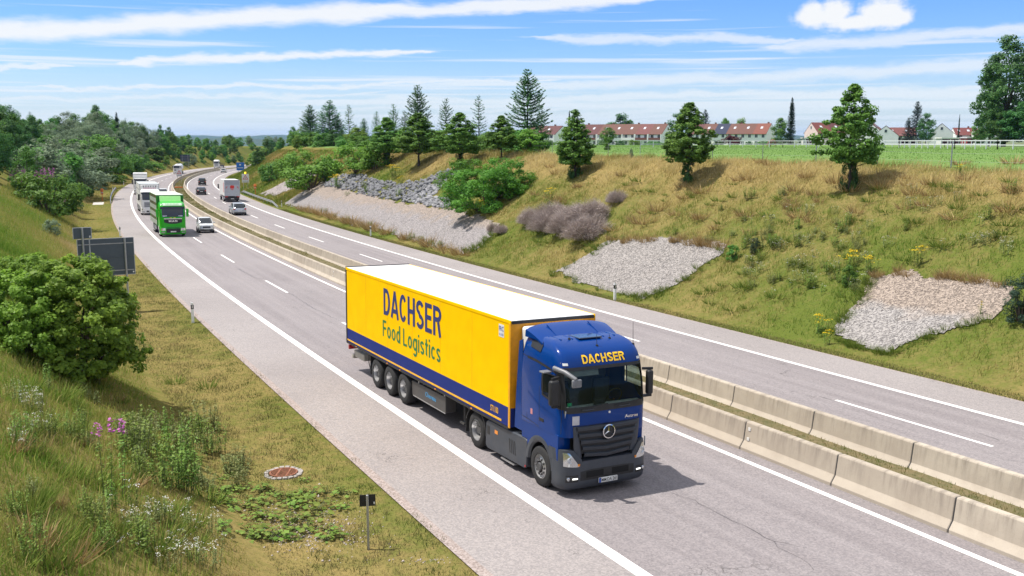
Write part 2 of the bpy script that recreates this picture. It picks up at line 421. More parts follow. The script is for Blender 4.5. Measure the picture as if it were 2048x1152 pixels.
# ------------------------------------------------------------------ grotesque stroke lettering
def _arc(cx, cy, rx, ry, a0, a1, n=10): return [(cx + rx * math.cos(R(a0 + (a1 - a0) * i / n)), cy + ry * math.sin(R(a0 + (a1 - a0) * i / n))) for i in range(n + 1)]
def glyph(ch, w, t):
    """centre lines inside a cell w wide, 1 high (x height .72 for small letters); t = stroke width -> (advance, strokes)"""
    h, l, r, b, tp = t / 2, t / 2, w - t / 2, t / 2, 1 - t / 2; xh = .72; m = w / 2
    if ch == 'D': return w, [[(l, 0), (l, 1)], [(l, tp), (w * .45, tp)] + _arc(w * .45, .5, r - w * .45, .5 - h, 90, -90, 14) + [(w * .45, b), (l, b)]]
    if ch == 'A': return w * 1.08, [[(h * .5, 0), (w * .54, 1)], [(w * 1.08 - h * .5, 0), (w * .54, 1)], [(w * .24, .27), (w * .84, .27)]]
    if ch == 'C': return w, [_arc(m, .5, m - h, .5 - h, 38, 322, 24)]
    if ch == 'H': return w, [[(l, 0), (l, 1)], [(r, 0), (r, 1)], [(l, .5), (r, .5)]]
    if ch == 'S': return w, [_arc(m, .735, m - h, .265 - h, 20, 270, 14)[:-1] + _arc(m, .265 + h * .0, m - h, .265 - h + .0, 90, -160, 14)]
    if ch == 'E': return w * .86, [[(l, 0), (l, 1)], [(l, tp), (w * .86, tp)], [(l, .52), (w * .8, .52)], [(l, b), (w * .86, b)]]
    if ch == 'R': return w, [[(l, 0), (l, 1)], [(l, tp), (w * .5, tp)] + _arc(w * .5, .735, r - w * .5, .265 - h, 90, -90, 10) + [(l, .47 + h)], [(w * .62, .48), (r, 0)]]
    if ch == 'F': return w * .86, [[(l, 0), (l, 1)], [(l, tp), (w * .86, tp)], [(l, .52), (w * .78, .52)]]
    if ch == 'L': return w * .84, [[(l, 0), (l, 1)], [(l, b), (w * .84, b)]]
    if ch == 'M': return w * 1.2, [[(l, 0), (l, 1)], [(l, 1), (w * .6, .12)], [(w * 1.2 - l, 1), (w * .6, .12)], [(w * 1.2 - l, 0), (w * 1.2 - l, 1)]]
    if ch == 'N': return w, [[(l, 0), (l, 1)], [(l, 1), (r, 0)], [(r, 0), (r, 1)]]
    if ch == 'o': return w * .9, [_arc(w * .45, xh / 2, w * .45 - h, xh / 2 - h, 0, 360, 20)]
    if ch == 'd': return w * .9, [_arc(w * .45, xh / 2, w * .45 - h, xh / 2 - h, 0, 360, 20), [(w * .9 - l, 0), (w * .9 - l, 1.03)]]
    if ch == 'g': return w * .9, [_arc(w * .45, xh / 2, w * .45 - h, xh / 2 - h, 0, 360, 20), [(w * .9 - l, xh), (w * .9 - l, -.05)] + _arc(w * .45, -.06, w * .45 - h, .2, 0, -150, 8)]
    if ch == 'i': return t, [[(h, 0), (h, xh)], [(h, .86), (h, 1.0)]]
    if ch == 's': return w * .8, [_arc(w * .4, xh * .735, w * .4 - h, xh * .265 - h * .8, 20, 270, 12)[:-1] + _arc(w * .4, xh * .265, w * .4 - h, xh * .265 - h * .8, 90, -160, 12)]
    if ch == 't': return w * .55, [[(w * .25, .94), (w * .25, .15)] + _arc(w * .42, .15, w * .17, .15 - h, 180, 270, 5), [(0, xh - h), (w * .55, xh - h)]]
    if ch == 'c': return w * .82, [_arc(w * .42, xh / 2, w * .42 - h, xh / 2 - h, 42, 318, 20)]
    return w * .5, []
def stroke_text(txt, mat, parent, fmap, width, height, cellw=.62, t=.17, gap=.12, name='letter', pname='lettering'):
    """each letter is a mesh of its own; fmap(u, v, lift) -> local point; width/height in metres (height = cap height)"""
    x = 0; glyphs = []
    for ch in txt:
        if ch == ' ': x += cellw * .45; continue
        adv, st = glyph(ch, cellw, t); glyphs.append((x, st)); x += adv + gap
    k = width / (x - gap)
    for gx, st in glyphs:
        mb = MB()
        for si, pl in enumerate(st):
            closed = len(pl) > 4 and math.hypot(pl[0][0] - pl[-1][0], pl[0][1] - pl[-1][1]) < 1e-6
            P = [((gx + a) * k, b_ * height) for a, b_ in pl]; tw = t * k / 2; th = t * height * .92 / 2; A, B = [], []
            n = len(P)
            for i in range(n):
                a = P[(i - 1) % (n - 1)] if closed and i == 0 else P[max(i - 1, 0)]; b_ = P[1] if closed and i == n - 1 else P[min(i + 1, n - 1)]
                d1 = Vector((P[i][0] - a[0], P[i][1] - a[1])); d2 = Vector((b_[0] - P[i][0], b_[1] - P[i][1]))
                if d1.length < 1e-9: d1 = d2
                if d2.length < 1e-9: d2 = d1
                d1.normalize(); d2.normalize(); n1, n2 = Vector((-d1.y, d1.x)), Vector((-d2.y, d2.x)); mi = (n1 + n2)
                mi = n1 if mi.length < .2 else mi.normalized() / max(mi.normalized().dot(n1), .55)
                A.append(fmap(P[i][0] + mi.x * tw, P[i][1] + mi.y * th, si * .0012)); B.append(fmap(P[i][0] - mi.x * tw, P[i][1] - mi.y * th, si * .0012))
            mb.grid([A, B])
        me = bpy.data.meshes.new(name); me.from_pydata(mb.v, [], mb.f); me.materials.append(mat); link(name, me, parent)
# ------------------------------------------------------------------ ground
def mat_ground():
    m, nt, b = new_mat('ground_grass')
    z = node(nt, 'ShaderNodeAttribute', attribute_name='field').outputs['Fac']; t = node(nt, 'ShaderNodeAttribute', attribute_name='tint').outputs['Fac']
    n1 = noise(nt, .9, 6, .65); n2 = noise(nt, 9, 4, .6)
    n3 = noise(nt, 3.2, 6, .7); f = math_(nt, 'ADD', math_(nt, 'MULTIPLY', t, .8), math_(nt, 'ADD', math_(nt, 'MULTIPLY', math_(nt, 'SUBTRACT', n1, .5), .7), math_(nt, 'MULTIPLY', math_(nt, 'SUBTRACT', n3, .5), 1.1)))
    g = mixc(nt, ramp(nt, f, .1, .5), (.102, .130, .027), (.178, .155, .053)); g = mixc(nt, ramp(nt, f, .45, .95), g, (.28, .205, .085))
    g = mixc(nt, ramp(nt, n2, .5, .8, 0, .65), g, (.055, .05, .02))
    fld = mixc(nt, ramp(nt, n1, .3, .7), (.11, .19, .055), (.16, .25, .08))
    lk(nt, mixc(nt, z, g, fld), b.inputs['Base Color']); b.inputs['Roughness'].default_value = .95; b.inputs['Specular IOR Level'].default_value = .0
    bump(nt, b, n2, .6, .05); return m
def grid_mesh(name, srow, orow, zf, mat, attrs=None, uv=False):
    s, o = np.meshgrid(srow, orow, indexing='ij'); x, y = line_xy(s.ravel(), o.ravel()); z = zf(s.ravel(), o.ravel())
    n, k = s.shape; i = np.arange(n * k).reshape(n, k)
    F_ = np.stack([i[:-1, :-1], i[:-1, 1:], i[1:, 1:], i[1:, :-1]], -1).reshape(-1, 4)
    me = mesh_np(name, np.stack([x, y, z], 1), F_, None, mat, True)
    for an, fn in (attrs or {}).items():
        a = me.attributes.new(an, 'FLOAT', 'POINT'); a.data.foreach_set('value', np.asarray(fn(s.ravel(), o.ravel()), np.float32))
    if uv:
        u = me.uv_layers.new(name='UVMap'); li = np.empty(len(me.loops), np.int32); me.loops.foreach_get('vertex_index', li)
        u.data.foreach_set('uv', np.stack([s.ravel()[li], o.ravel()[li]], 1).astype(np.float32).ravel())
    return me
def dryness(s, o):
    s = np.asarray(s, float); o = np.asarray(o, float)
    d = fbm(s, o, 9, 21, 3) * 1.1 + fbm(s, o, 2.2, 5, 2) * .5 - .44
    crest = np.exp(-((o - (TOE_R + 12.2)) / 2.6) ** 2) * .5
    d = d + crest
    left = (o < O_P)
    dl = O_P - o
    d = np.where(left, fbm(s, o, 7, 33, 3) * .8 + .10 + .14 * np.exp(-((dl - 2.6) / 1.7) ** 2) - .14 * np.clip((dl - 5.5) / 3, 0, 1), d)
    return np.clip(d, 0, 1)
srow = np.concatenate([np.arange(-60, 0, 2), np.arange(0, 80, .8), np.arange(80, 200, 2), np.arange(200, 700.1, 5)])
orow = np.concatenate([np.arange(-320, -60, 20), np.arange(-60, -22, 3), np.arange(-22, O_P - .01, .6), [O_P, 0, 3, 7, 7.9, 8.9, 9.9, 10.4, 14, 17], [O_P2], np.arange(O_P2 + .4, 42, .6), np.arange(42, 70, 3), np.arange(70, 200, 12), np.arange(200, 661, 40)])
def crest_o(s):
    zr = road_z(s, 30.0); return TOE_R + 1.72 * (field_z(s, 36.0) - zr)
ground_z = lambda s, o: terrain_so(s, o) - np.where((o > O_P - .05) & (o < O_P2 + .05), .06, 0)
fieldf = lambda s, o: np.clip((o - crest_o(s) - .6) / .7, 0, 1)
gm = mat_ground()
ground = link('ground', grid_mesh('ground', srow, orow, ground_z, gm, {'field': fieldf, 'tint': dryness})); tag(ground, kind='structure')
# far land out to the horizon: plateau to the sides, a valley straight down the road
def far_land():
    az = np.radians(np.arange(0, 360, 2.0)); rr = np.array([430, 520, 640, 800, 1100, 1600, 2500, 4000, 6500, 9000.])
    A, Rr = np.meshgrid(az, rr, indexing='ij'); deg = (np.degrees(A) + 180) % 360 - 180
    val = np.exp(-((deg + 15) / 7.5) ** 2)
    plate = np.where(deg > -10, 4.2, 2.0) - np.clip((Rr - 700) / 3000, 0, 1) * 6
    z = plate * (1 - val) + val * (-11 - np.clip((Rr - 500) / 1500, 0, 1) * 25)
    z = np.where(Rr > 3000, np.minimum(z, -8 - 0 * Rr), z)
    x, y = np.sin(A) * Rr, np.cos(A) * Rr; n, k = A.shape; i = np.arange(n * k).reshape(n, k); ip = np.roll(i, -1, 0)
    F_ = np.stack([i[:, :-1], i[:, 1:], ip[:, 1:], ip[:, :-1]], -1).reshape(-1, 4)
    m, nt, b = new_mat('far_fields'); f = noise(nt, .004, 3); f2 = noise(nt, .02, 3)
    c = mixc(nt, ramp(nt, f, .4, .6), (.05, .10, .035), (.17, .19, .07)); c = mixc(nt, ramp(nt, f2, .5, .62), c, (.03, .055, .02))
    lk(nt, c, b.inputs['Base Color']); b.inputs['Roughness'].default_value = 1
    return mesh_np('far_terrain', np.stack([x.ravel(), y.ravel(), z.ravel()], 1), F_, None, m, True)
tag(link('far_terrain', far_land()), kind='structure')
def hill(name, dist, a0, a1, hfun, c):
    a = np.radians(np.linspace(a0, a1, 220)); rows = []
    for k, (dd, hh) in enumerate(((0, 0), (500, .75), (900, 1.0), (1700, .5), (2600, 0))):
        r = dist + dd; rows.append(np.stack([np.sin(a) * r, np.cos(a) * r, -35 + hh * (hfun(np.degrees(a)) + 35)], 1))
    V = np.concatenate(rows); n = len(a); i = np.arange(5 * n).reshape(5, n)
    F_ = np.stack([i[:-1, :-1], i[:-1, 1:], i[1:, 1:], i[1:, :-1]], -1).reshape(-1, 4)
    m, nt, b = new_mat(name); f = noise(nt, .006, 5, .6); lk(nt, mixc(nt, ramp(nt, f, .35, .65), c, tuple(x * 1.9 for x in c)), b.inputs['Base Color']); b.inputs['Roughness'].default_value = 1
    tag(link(name, mesh_np(name, V, F_, None, m, True)), kind='structure')
hill('hills', 7800, -60, 50, lambda d: 24 + 9 * np.sin(d * .55 + 1) + 5 * np.sin(d * 1.7) + 1.5 * np.sin(d * 6.1), (.022, .045, .02))
hill('nearer_hills', 4200, -60, 50, lambda d: 2 + 4 * np.sin(d * .8 + 2.4) + 3 * np.sin(d * 2.3) + 1.0 * np.sin(d * 8), (.022, .042, .018))

# ------------------------------------------------------------------ carriageways
def mat_asphalt(name, shoulder_lo, shoulder_hi, edges):
    m, nt, b = new_mat(name)
    uv = node(nt, 'ShaderNodeUVMap').outputs[0]; sp = node(nt, 'ShaderNodeSeparateXYZ'); lk(nt, uv, sp.inputs[0]); o = sp.outputs[1]
    wob = math_(nt, 'MULTIPLY', math_(nt, 'SUBTRACT', noise(nt, .8, 4, .6, vec=uv), .5), .06)
    oo = math_(nt, 'ADD', o, wob)
    sh = math_(nt, 'MULTIPLY', ramp(nt, oo, shoulder_lo - .02, shoulder_lo + .02), ramp(nt, oo, shoulder_hi + .02, shoulder_hi - .02))
    long_ = noise(nt, 1.0, 5, .6, vec=uv, sc=(.035, 1.6, 1)); big = noise(nt, .12, 4, .55, vec=uv)
    lane = mixc(nt, ramp(nt, long_, .35, .66), (.202, .183, .186), (.250, .229, .231))
    lane = mixc(nt, ramp(nt, big, .45, .7, 0, .5), lane, (.265, .245, .245))
    shc = mixc(nt, ramp(nt, big, .35, .65), (.248, .227, .222), (.29, .267, .26))
    c = mixc(nt, sh, lane, shc)
    # aggregate
    vor = node(nt, 'ShaderNodeTexVoronoi'); vor.inputs['Scale'].default_value = 26; lk(nt, uv, vor.inputs['Vector'])
    sepc = node(nt, 'ShaderNodeSeparateColor'); lk(nt, vor.outputs['Color'], sepc.inputs[0])
    c = mixc(nt, 1.0, c, mixc(nt, sepc.outputs[0], (.80, .80, .82), (1.18, 1.16, 1.16)), 'MULTIPLY')
    # cracks: thin dark meandering lines
    wv = node(nt, 'ShaderNodeTexVoronoi', feature='DISTANCE_TO_EDGE'); wv.inputs['Scale'].default_value = 1.0
    mp = node(nt, 'ShaderNodeMapping'); mp.inputs['Scale'].default_value = (.055, .21, 1); nz = node(nt, 'ShaderNodeTexNoise'); nz.inputs['Scale'].default_value = 1.4; nz.inputs['Detail'].default_value = 6
    lk(nt, uv, nz.inputs['Vector']); vm = node(nt, 'ShaderNodeVectorMath', operation='ADD'); vs = node(nt, 'ShaderNodeVectorMath', operation='SCALE'); vs.inputs['Scale'].default_value = 1.6
    lk(nt, nz.outputs['Color'], vs.inputs[0]); lk(nt, uv, vm.inputs[0]); lk(nt, vs.outputs[0], vm.inputs[1]); lk(nt, vm.outputs[0], mp.inputs[0]); lk(nt, mp.outputs[0], wv.inputs['Vector'])
    crack = math_(nt, 'MULTIPLY', ramp(nt, wv.outputs['Distance'], .0045, .0012), ramp(nt, noise(nt, .35, 3, vec=uv), .5, .62))
    c = mixc(nt, math_(nt, 'MULTIPLY', crack, .7), c, (.055, .05, .05))
    # crumbling gravelly edge
    for e, sgn in edges:
        d = math_(nt, 'MULTIPLY', math_(nt, 'SUBTRACT', oo, e), sgn)
        c = mixc(nt, ramp(nt, d, 0, .04), c, mixc(nt, sepc.outputs[1], (.20, .16, .145), (.40, .34, .32)))
    lk(nt, c, b.inputs['Base Color']); b.inputs['Roughness'].default_value = .82; b.inputs['Specular IOR Level'].default_value = .3
    bump(nt, b, sepc.outputs[0], .25, .01); return m
sr = np.concatenate([np.arange(-60, 120, 1.5), np.arange(120, 700.1, 4)])
flat = lambda dz: (lambda s, o: np.interp(s, SS, CZ) + CF * np.asarray(o) + dz)
near_road = link('carriageway', grid_mesh('carriageway', sr, np.array([O_P - .28, O_P, -1.2, 0, 3.5, 6.8, 7.7]), flat(0), mat_asphalt('asphalt_near', -5, .0, [(O_P, -1)]), None, True)); tag(near_road, kind='structure')
far_road = link('opposite_carriageway', grid_mesh('opposite_carriageway', sr, np.array([10.2, 10.9, 14.2, 17.3, 18.6, O_P2, O_P2 + .12]), flat(0), mat_asphalt('asphalt_far', O_R2, 40, [(O_P2, 1)]), None, True)); tag(far_road, kind='structure')
def mat_paint():
    m, nt, b = new_mat('road_paint'); n = noise(nt, 3, 6, .7); n2 = noise(nt, 40, 3)
    c = mixc(nt, ramp(nt, n, .45, .75, 0, .35), (.74, .73, .71), (.52, .50, .48)); c = mixc(nt, ramp(nt, n2, .6, .75, 0, .3), c, (.4, .38, .38))
    lk(nt, c, b.inputs['Base Color']); b.inputs['Roughness'].default_value = .7; return m
paint = mat_paint()
def strip(name, parent, s0, s1, o, w, dz=.005, step=1.5, mat=paint):
    n = max(2, int((s1 - s0) / step) + 1); return link(name, grid_mesh(name, np.linspace(s0, s1, n), np.array([o - w / 2, o + w / 2]), flat(dz), mat), parent)
strip('edge_line', near_road, -40, 560, 0, .30); strip('edge_line', near_road, -40, 560, O_I, .19)
strip('edge_line', far_road, -40, 560, O_L2, .17); strip('edge_line', far_road, -40, 560, O_R2, .24)
for k in range(-2, 26): strip('lane_dash', near_road, 41.2 + 17.6 * k, 47.3 + 17.6 * k, 3.46, .15)
for k in range(-2, 26): strip('lane_dash', far_road, 1.2 + 18.1 * k, 7.3 + 18.1 * k, O_D2 + .02, .15)
# repair seams in the near lanes
seam = plain('bitumen', (.055, .05, .052), .5)
def crack(parent, pix, w):
    """meandering sealed crack laid on the asphalt"""
    P = []
    for px, py in pix:
        r_ = pix_ray(px, py); t = 30.0
        for _ in range(30):
            p = np.array([0, 0, CAM_H]) + t * r_; s, o = to_so(p[0], p[1]); t += (p[2] - float(np.interp(s[0], SS, CZ) + CF * o[0])) / -r_[2]
        P.append((float(s[0]), float(o[0])))
    g = random.Random(int(pix[0][0])); S_, O_ = [], []
    for (s0, o0), (s1, o1) in zip(P[:-1], P[1:]):
        n = max(2, int(math.hypot(s1 - s0, o1 - o0) / .25))
        for k in range(n): S_.append(s0 + (s1 - s0) * k / n + g.gauss(0, .03)); O_.append(o0 + (o1 - o0) * k / n + g.gauss(0, .035))
    S_, O_ = np.array(S_), np.array(O_); ds, do = np.gradient(S_), np.gradient(O_); l_ = np.hypot(ds, do) + 1e-6; ww = w / 2 * np.array([g.uniform(.25, 1.2) for _ in S_]); A = np.stack(line_xy(S_ - do / l_ * ww, O_ + ds / l_ * ww), 1); B = np.stack(line_xy(S_ + do / l_ * ww, O_ - ds / l_ * ww), 1); z = np.interp(S_, SS, CZ) + CF * O_ + .004; n = len(S_)
    V = np.concatenate([np.c_[A, z], np.c_[B, z]]); F_ = np.array([(i, i + 1, n + i + 1, n + i) for i in range(n - 1)]); link('crack', mesh_np('crack', V, F_, None, seam), parent)
for pix, w in (([(478, 538), (500, 551), (515, 557), (536, 558)], .05), ([(560, 577), (590, 592), (620, 612), (650, 628), (684, 643)], .035), ([(1270, 965), (1310, 978), (1345, 985), (1400, 1008), (1450, 1034), (1500, 1058), (1545, 1083), (1600, 1116), (1640, 1151)], .018), ([(1545, 1083), (1590, 1092), (1640, 1101)], .012)): crack(near_road, pix, w)
for pix, w in (([(1640, 793), (1655, 797), (1670, 800)], .03), ([(1950, 865), (1985, 876), (2010, 886)], .03), ([(1700, 815), (1760, 838), (1850, 870)], .012)): crack(far_road, pix, w)
# grassy strip between the barrier rows
def mat_median():
    m, nt, b = new_mat('median_soil'); n = noise(nt, 3, 5, .65)
    lk(nt, mixc(nt, ramp(nt, n, .35, .65), (.085, .085, .03), (.17, .13, .065)), b.inputs['Base Color']); b.inputs['Roughness'].default_value = .95; bump(nt, b, n, .6, .06); return m
med = link('median_strip', grid_mesh('median_strip', sr, np.array([7.55, 7.9, 8.9, 9.9, 10.35]), lambda s, o: np.interp(s, SS, CZ) + CF * np.asarray(o) + .10 + .05 * fbm(s, o, 1.3, 8, 2), mat_median())); tag(med, kind='structure')

# ------------------------------------------------------------------ concrete barrier segments
def mat_concrete():
    m, nt, b = new_mat('barrier_concrete')
    tcn = node(nt, 'ShaderNodeTexCoord'); oi = node(nt, 'ShaderNodeObjectInfo')
    va = node(nt, 'ShaderNodeVectorMath', operation='ADD'); lk(nt, tcn.outputs['Object'], va.inputs[0]); vc = node(nt, 'ShaderNodeCombineXYZ')
    lk(nt, math_(nt, 'MULTIPLY', oi.outputs['Random'], 40.0), vc.inputs[0]); lk(nt, vc.outputs[0], va.inputs[1]); v = va.outputs[0]
    n1 = noise(nt, 1.6, 5, .6, vec=v); streaks = noise(nt, 2.2, 5, .65, vec=v, sc=(3.2, 1, .35)); n3 = noise(nt, 30, 3, vec=v)
    base = mixc(nt, oi.outputs['Random'], (.38, .33, .27), (.49, .435, .36))
    c = mixc(nt, ramp(nt, n1, .35, .7, 0, .55), base, (.33, .28, .23))
    sz = node(nt, 'ShaderNodeSeparateXYZ'); lk(nt, tcn.outputs['Object'], sz.inputs[0])
    top = ramp(nt, sz.outputs[2], .15, .8); c = mixc(nt, math_(nt, 'MULTIPLY', math_(nt, 'MULTIPLY', ramp(nt, streaks, .46, .72), top), .75), c, (.17, .145, .125))
    low = ramp(nt, math_(nt, 'ADD', sz.outputs[2], math_(nt, 'MULTIPLY', math_(nt, 'SUBTRACT', n1, .5), .3)), .3, .2); c = mixc(nt, math_(nt, 'MULTIPLY', low, .15), c, (.5, .45, .39))
    c = mixc(nt, ramp(nt, n3, .55, .8, 0, .3), c, (.24, .21, .18))
    lk(nt, c, b.inputs['Base Color']); b.inputs['Roughness'].default_value = .9; b.inputs['Specular IOR Level'].default_value = .2; bump(nt, b, n3, .25, .01); return m
conc = mat_concrete()
def barrier_mesh(L_):
    prof = [(-.30, -.03), (-.30, .08), (-.17, .27), (-.105, .77), (-.085, .80), (.085, .80), (.105, .77), (.17, .27), (.30, .08), (.30, -.03)]
    mb = MB(); mb.prism(prof, 'x', -L_ / 2 + .012, L_ / 2 - .012); me = mb.mesh('concrete_barrier', conc)
    bm = bmesh.new(); bm.from_mesh(me); e = [x for x in bm.edges if abs(x.verts[0].co.x - x.verts[1].co.x) < .01]
    bmesh.ops.bevel(bm, geom=e, offset=.02, segments=1, affect='EDGES'); bm.to_mesh(me); bm.free(); return me
jointm = plain('joint_rubber', (.03, .03, .032), .8)
def joint_mesh():
    prof = [(-.285, 0), (-.285, .075), (-.158, .265), (-.094, .765), (-.08, .785), (.08, .785), (.094, .765), (.158, .265), (.285, .075), (.285, 0)]
    mb = MB(); mb.prism(prof, 'x', -.02, .02); return mb.mesh('joint_filler', jointm)
jm = joint_mesh()
plate_m = plain('reflector_white', (.75, .75, .73), .4)
def barrier_row(o, L_, s_first, s_end, label, group, back):
    me = barrier_mesh(L_); s = s_first - L_ * 3; k = 0
    while s < s_end:
        b_ = link('concrete_barrier', me); b_.matrix_world = road_matrix(s + L_ / 2, o, back); tag(b_, label if o > 9 or not (s < 4.0 < s + L_ or s < 45.5 < s + L_) else ('concrete barrier segment carrying two white reflector plates, near the lorry cab' if s < 20 else 'concrete barrier segment carrying two white reflector plates, behind the trailer'), 'barrier', group)
        j = link('joint_filler', jm, b_); j.location = (L_ / 2, 0, 0)
        s += L_; k += 1
barrier_row(7.665, 3.5, .7, 420, 'stained concrete safety barrier segment in the row beside the blue and yellow lorry', 'barrier segments beside the lorry carriageway', False)
barrier_row(10.28, 3.62, .6, 420, 'pale concrete safety barrier segment in the row beside the silver estate car', 'barrier segments beside the opposite carriageway', False)
# ------------------------------------------------------------------ shared vehicle materials
def carpaint(name, c, flake=.0, rough=.28, dirt=.12, coat=.25, spec=.3):
    m = plain(name, c, rough, 0, coat, .05, 2.0, spec, dirt); return m
rubber = plain('tyre_rubber', (.022, .022, .023), .85, var=.25, nscale=20)
black_p = plain('black_plastic', (.018, .018, .02), .55, var=.2)
dark_metal = plain('chassis_metal', (.03, .031, .034), .6, .2, dirt=.3)
rim_m = plain('rim_silver', (.50, .50, .51), .35, .75, dirt=.25)
rim_dark = plain('hub_dark', (.09, .09, .095), .5, .4)
chrome = plain('chrome', (.78, .78, .80), .12, 1.0)
grey_p = plain('grey_plastic', (.042, .050, .066), .5, var=.08, dirt=.15)
grille_m = plain('grille_grey', (.030, .036, .048), .45, var=.1)
lamp_m = plain('lamp_reflector', (.62, .64, .66), .12, .85)
amber = plain('amber_lamp', (.75, .25, .02), .3)
red_l = plain('red_lamp', (.45, .01, .015), .25, coat=.6)
plate_w = plain('plate_white', (.72, .72, .70), .5)
plate_b = plain('plate_blue', (.01, .06, .35), .5)
ink = plain('black_ink', (.012, .012, .014), .6)
wind_g = glass('windscreen_glass', (.72, .84, .80), .80)
dark_g = glass('tinted_glass', (.5, .6, .58), .6)
cabin_m = plain('cabin_lining', (.22, .22, .22), .8); dash_m = plain('dashboard', (.42, .42, .41), .7)
white_paint = carpaint('white_lacquer', (.78, .78, .77))
lit = emit('running_light', (1, .98, .92), 1.2)

def make_wheel_meshes(r, w, rr, dual=False, front=True):
    """tyre, rim and hub lathed about y, outer face towards -y"""
    h = w / 2
    t = MB(); t.lathe([(rr, -h * .8), (rr * 1.02, -h), (r * .86, -h * 1.02), (r * .96, -h * .86), (r, -h * .62), (r, h * .62), (r * .96, h * .86), (r * .86, h), (rr, h), (rr, -h * .8)], 'y', 32, cap=False)
    rm = MB()
    if front: rm.lathe([(rr, -h * .9), (rr * .93, -h * .95), (rr * .88, -h * .55), (rr * .80, -h * .62), (rr * .55, -h * .95), (rr * .50, -h * .98), (rr * .5, -h * .4), (rr * .99, h * .3)], 'y', 32, cap=False)
    else: rm.lathe([(rr, -h * .9), (rr * .93, -h * .95), (rr * .86, -h * .2), (rr * .80, h * .25), (rr * .5, h * .3), (rr * .45, -h * .1), (rr * .30, -h * .15), (rr * .2, -h * .2), (rr * .2, h * .6), (rr * .99, h * .8)], 'y', 32, cap=False)
    hb = MB(); hb.lathe([(rr * .36, -h * .5), (rr * .36, -h * (1.05 if front else .3)), (rr * .28, -h * (1.18 if front else .42)), (.01, -h * (1.2 if front else .45))], 'y', 16)
    for k in range(10):
        a = 2 * math.pi * k / 10; q = rr * (.62 if front else .62); y0 = -h * (.88 if front else -.2)
        hb.lathe([(.028 * r / .5, y0 + .04), (.028 * r / .5, y0 - .02), (.015 * r / .5, y0 - .03)], 'y', 6, (q * math.cos(a), 0, q * math.sin(a)))
    return t.mesh('wheel', rubber, 40), rm.mesh('rim', rim_m, 35), hb.mesh('hub', rim_dark, 35)
def put_wheel(parent, ms, x, y, z):
    """left side copies are turned round so the rim faces out"""
    w = link('wheel', ms[0], parent); w.location = (x, y, z)
    if y > 0: w.rotation_euler = (0, 0, math.pi)
    for nm, m in (('rim', ms[1]), ('hub', ms[2])): link(nm, m, w)
    return w
W_TRAIL = make_wheel_meshes(.53, .37, .31, front=False); W_FRONT = make_wheel_meshes(.52, .31, .31); W_REAR = make_wheel_meshes(.52, .33, .31, front=False)

class Cab:
    """cab-over lorry front: superellipse plan sections, so every panel can sit on the same surface"""
    def __init__(s, xb, xf, w, zs, n=7.0):
        s.xb, s.n = xb, n; s.z = np.array([a[0] for a in zs]); s.fx = np.array([a[1] for a in zs]); s.w_ = np.array([a[2] for a in zs]); s.rx = np.array([a[3] for a in zs])
    def xf(s, z): return np.interp(z, s.z, s.fx)
    def w(s, z): return np.interp(z, s.z, s.w_)
    def front(s, y, z, off=0.):
        w = s.w(z); t = min(abs(y) / w, .9995); return s.xb + (s.xf(z) - s.xb) * (1 - t ** s.n) ** (1 / s.n) + off
    def side(s, x, z, off=0.):
        a = s.xf(z) - s.xb; t = min(max(x - s.xb, 0) / a, .999); return s.w(z) * (1 - t ** s.n) ** (1 / s.n) + off
    def ring(s, z, N=44):
        """closed outline: rear right -> front -> rear left"""
        w, a, rx = s.w(z), s.xf(z) - s.xb, np.interp(z, s.z, s.rx); pts = [(rx, -w * .985), (rx + .06, -w)]
        for k in range(N + 1):
            t = -math.pi / 2 + math.pi * k / N; c, si = math.cos(t), math.sin(t)
            pts.append((s.xb + a * abs(c) ** (2 / s.n), w * math.copysign(abs(si) ** (2 / s.n), si)))
        pts += [(rx + .06, w), (rx, w * .985)]; return [(p[0], p[1], z) for p in pts]
    def patch(s, y0, y1, z0, z1, off, ny=14, nz=5, zfun=None):
        rows = []
        for j in range(nz + 1):
            row = []
            for i in range(ny + 1):
                y = y0 + (y1 - y0) * i / ny; za, zb = (zfun(y) if zfun else (z0, z1)); z = za + (zb - za) * j / nz; row.append((s.front(y, z, off), y, z))
            rows.append(row)
        return rows
def solid_patch(rows, thick):
    """give a surface grid a little depth along x"""
    mb = MB(); mb.grid(rows); back = [[(p[0] - thick, p[1], p[2]) for p in r] for r in rows]; mb.grid(back)
    rim = rows[0] + [r[-1] for r in rows[1:]] + rows[-1][-2::-1] + [r[0] for r in rows[-2:0:-1]]; rb = [(p[0] - thick, p[1], p[2]) for p in rim]
    mb.loft([rim, rb], cap=False); return mb

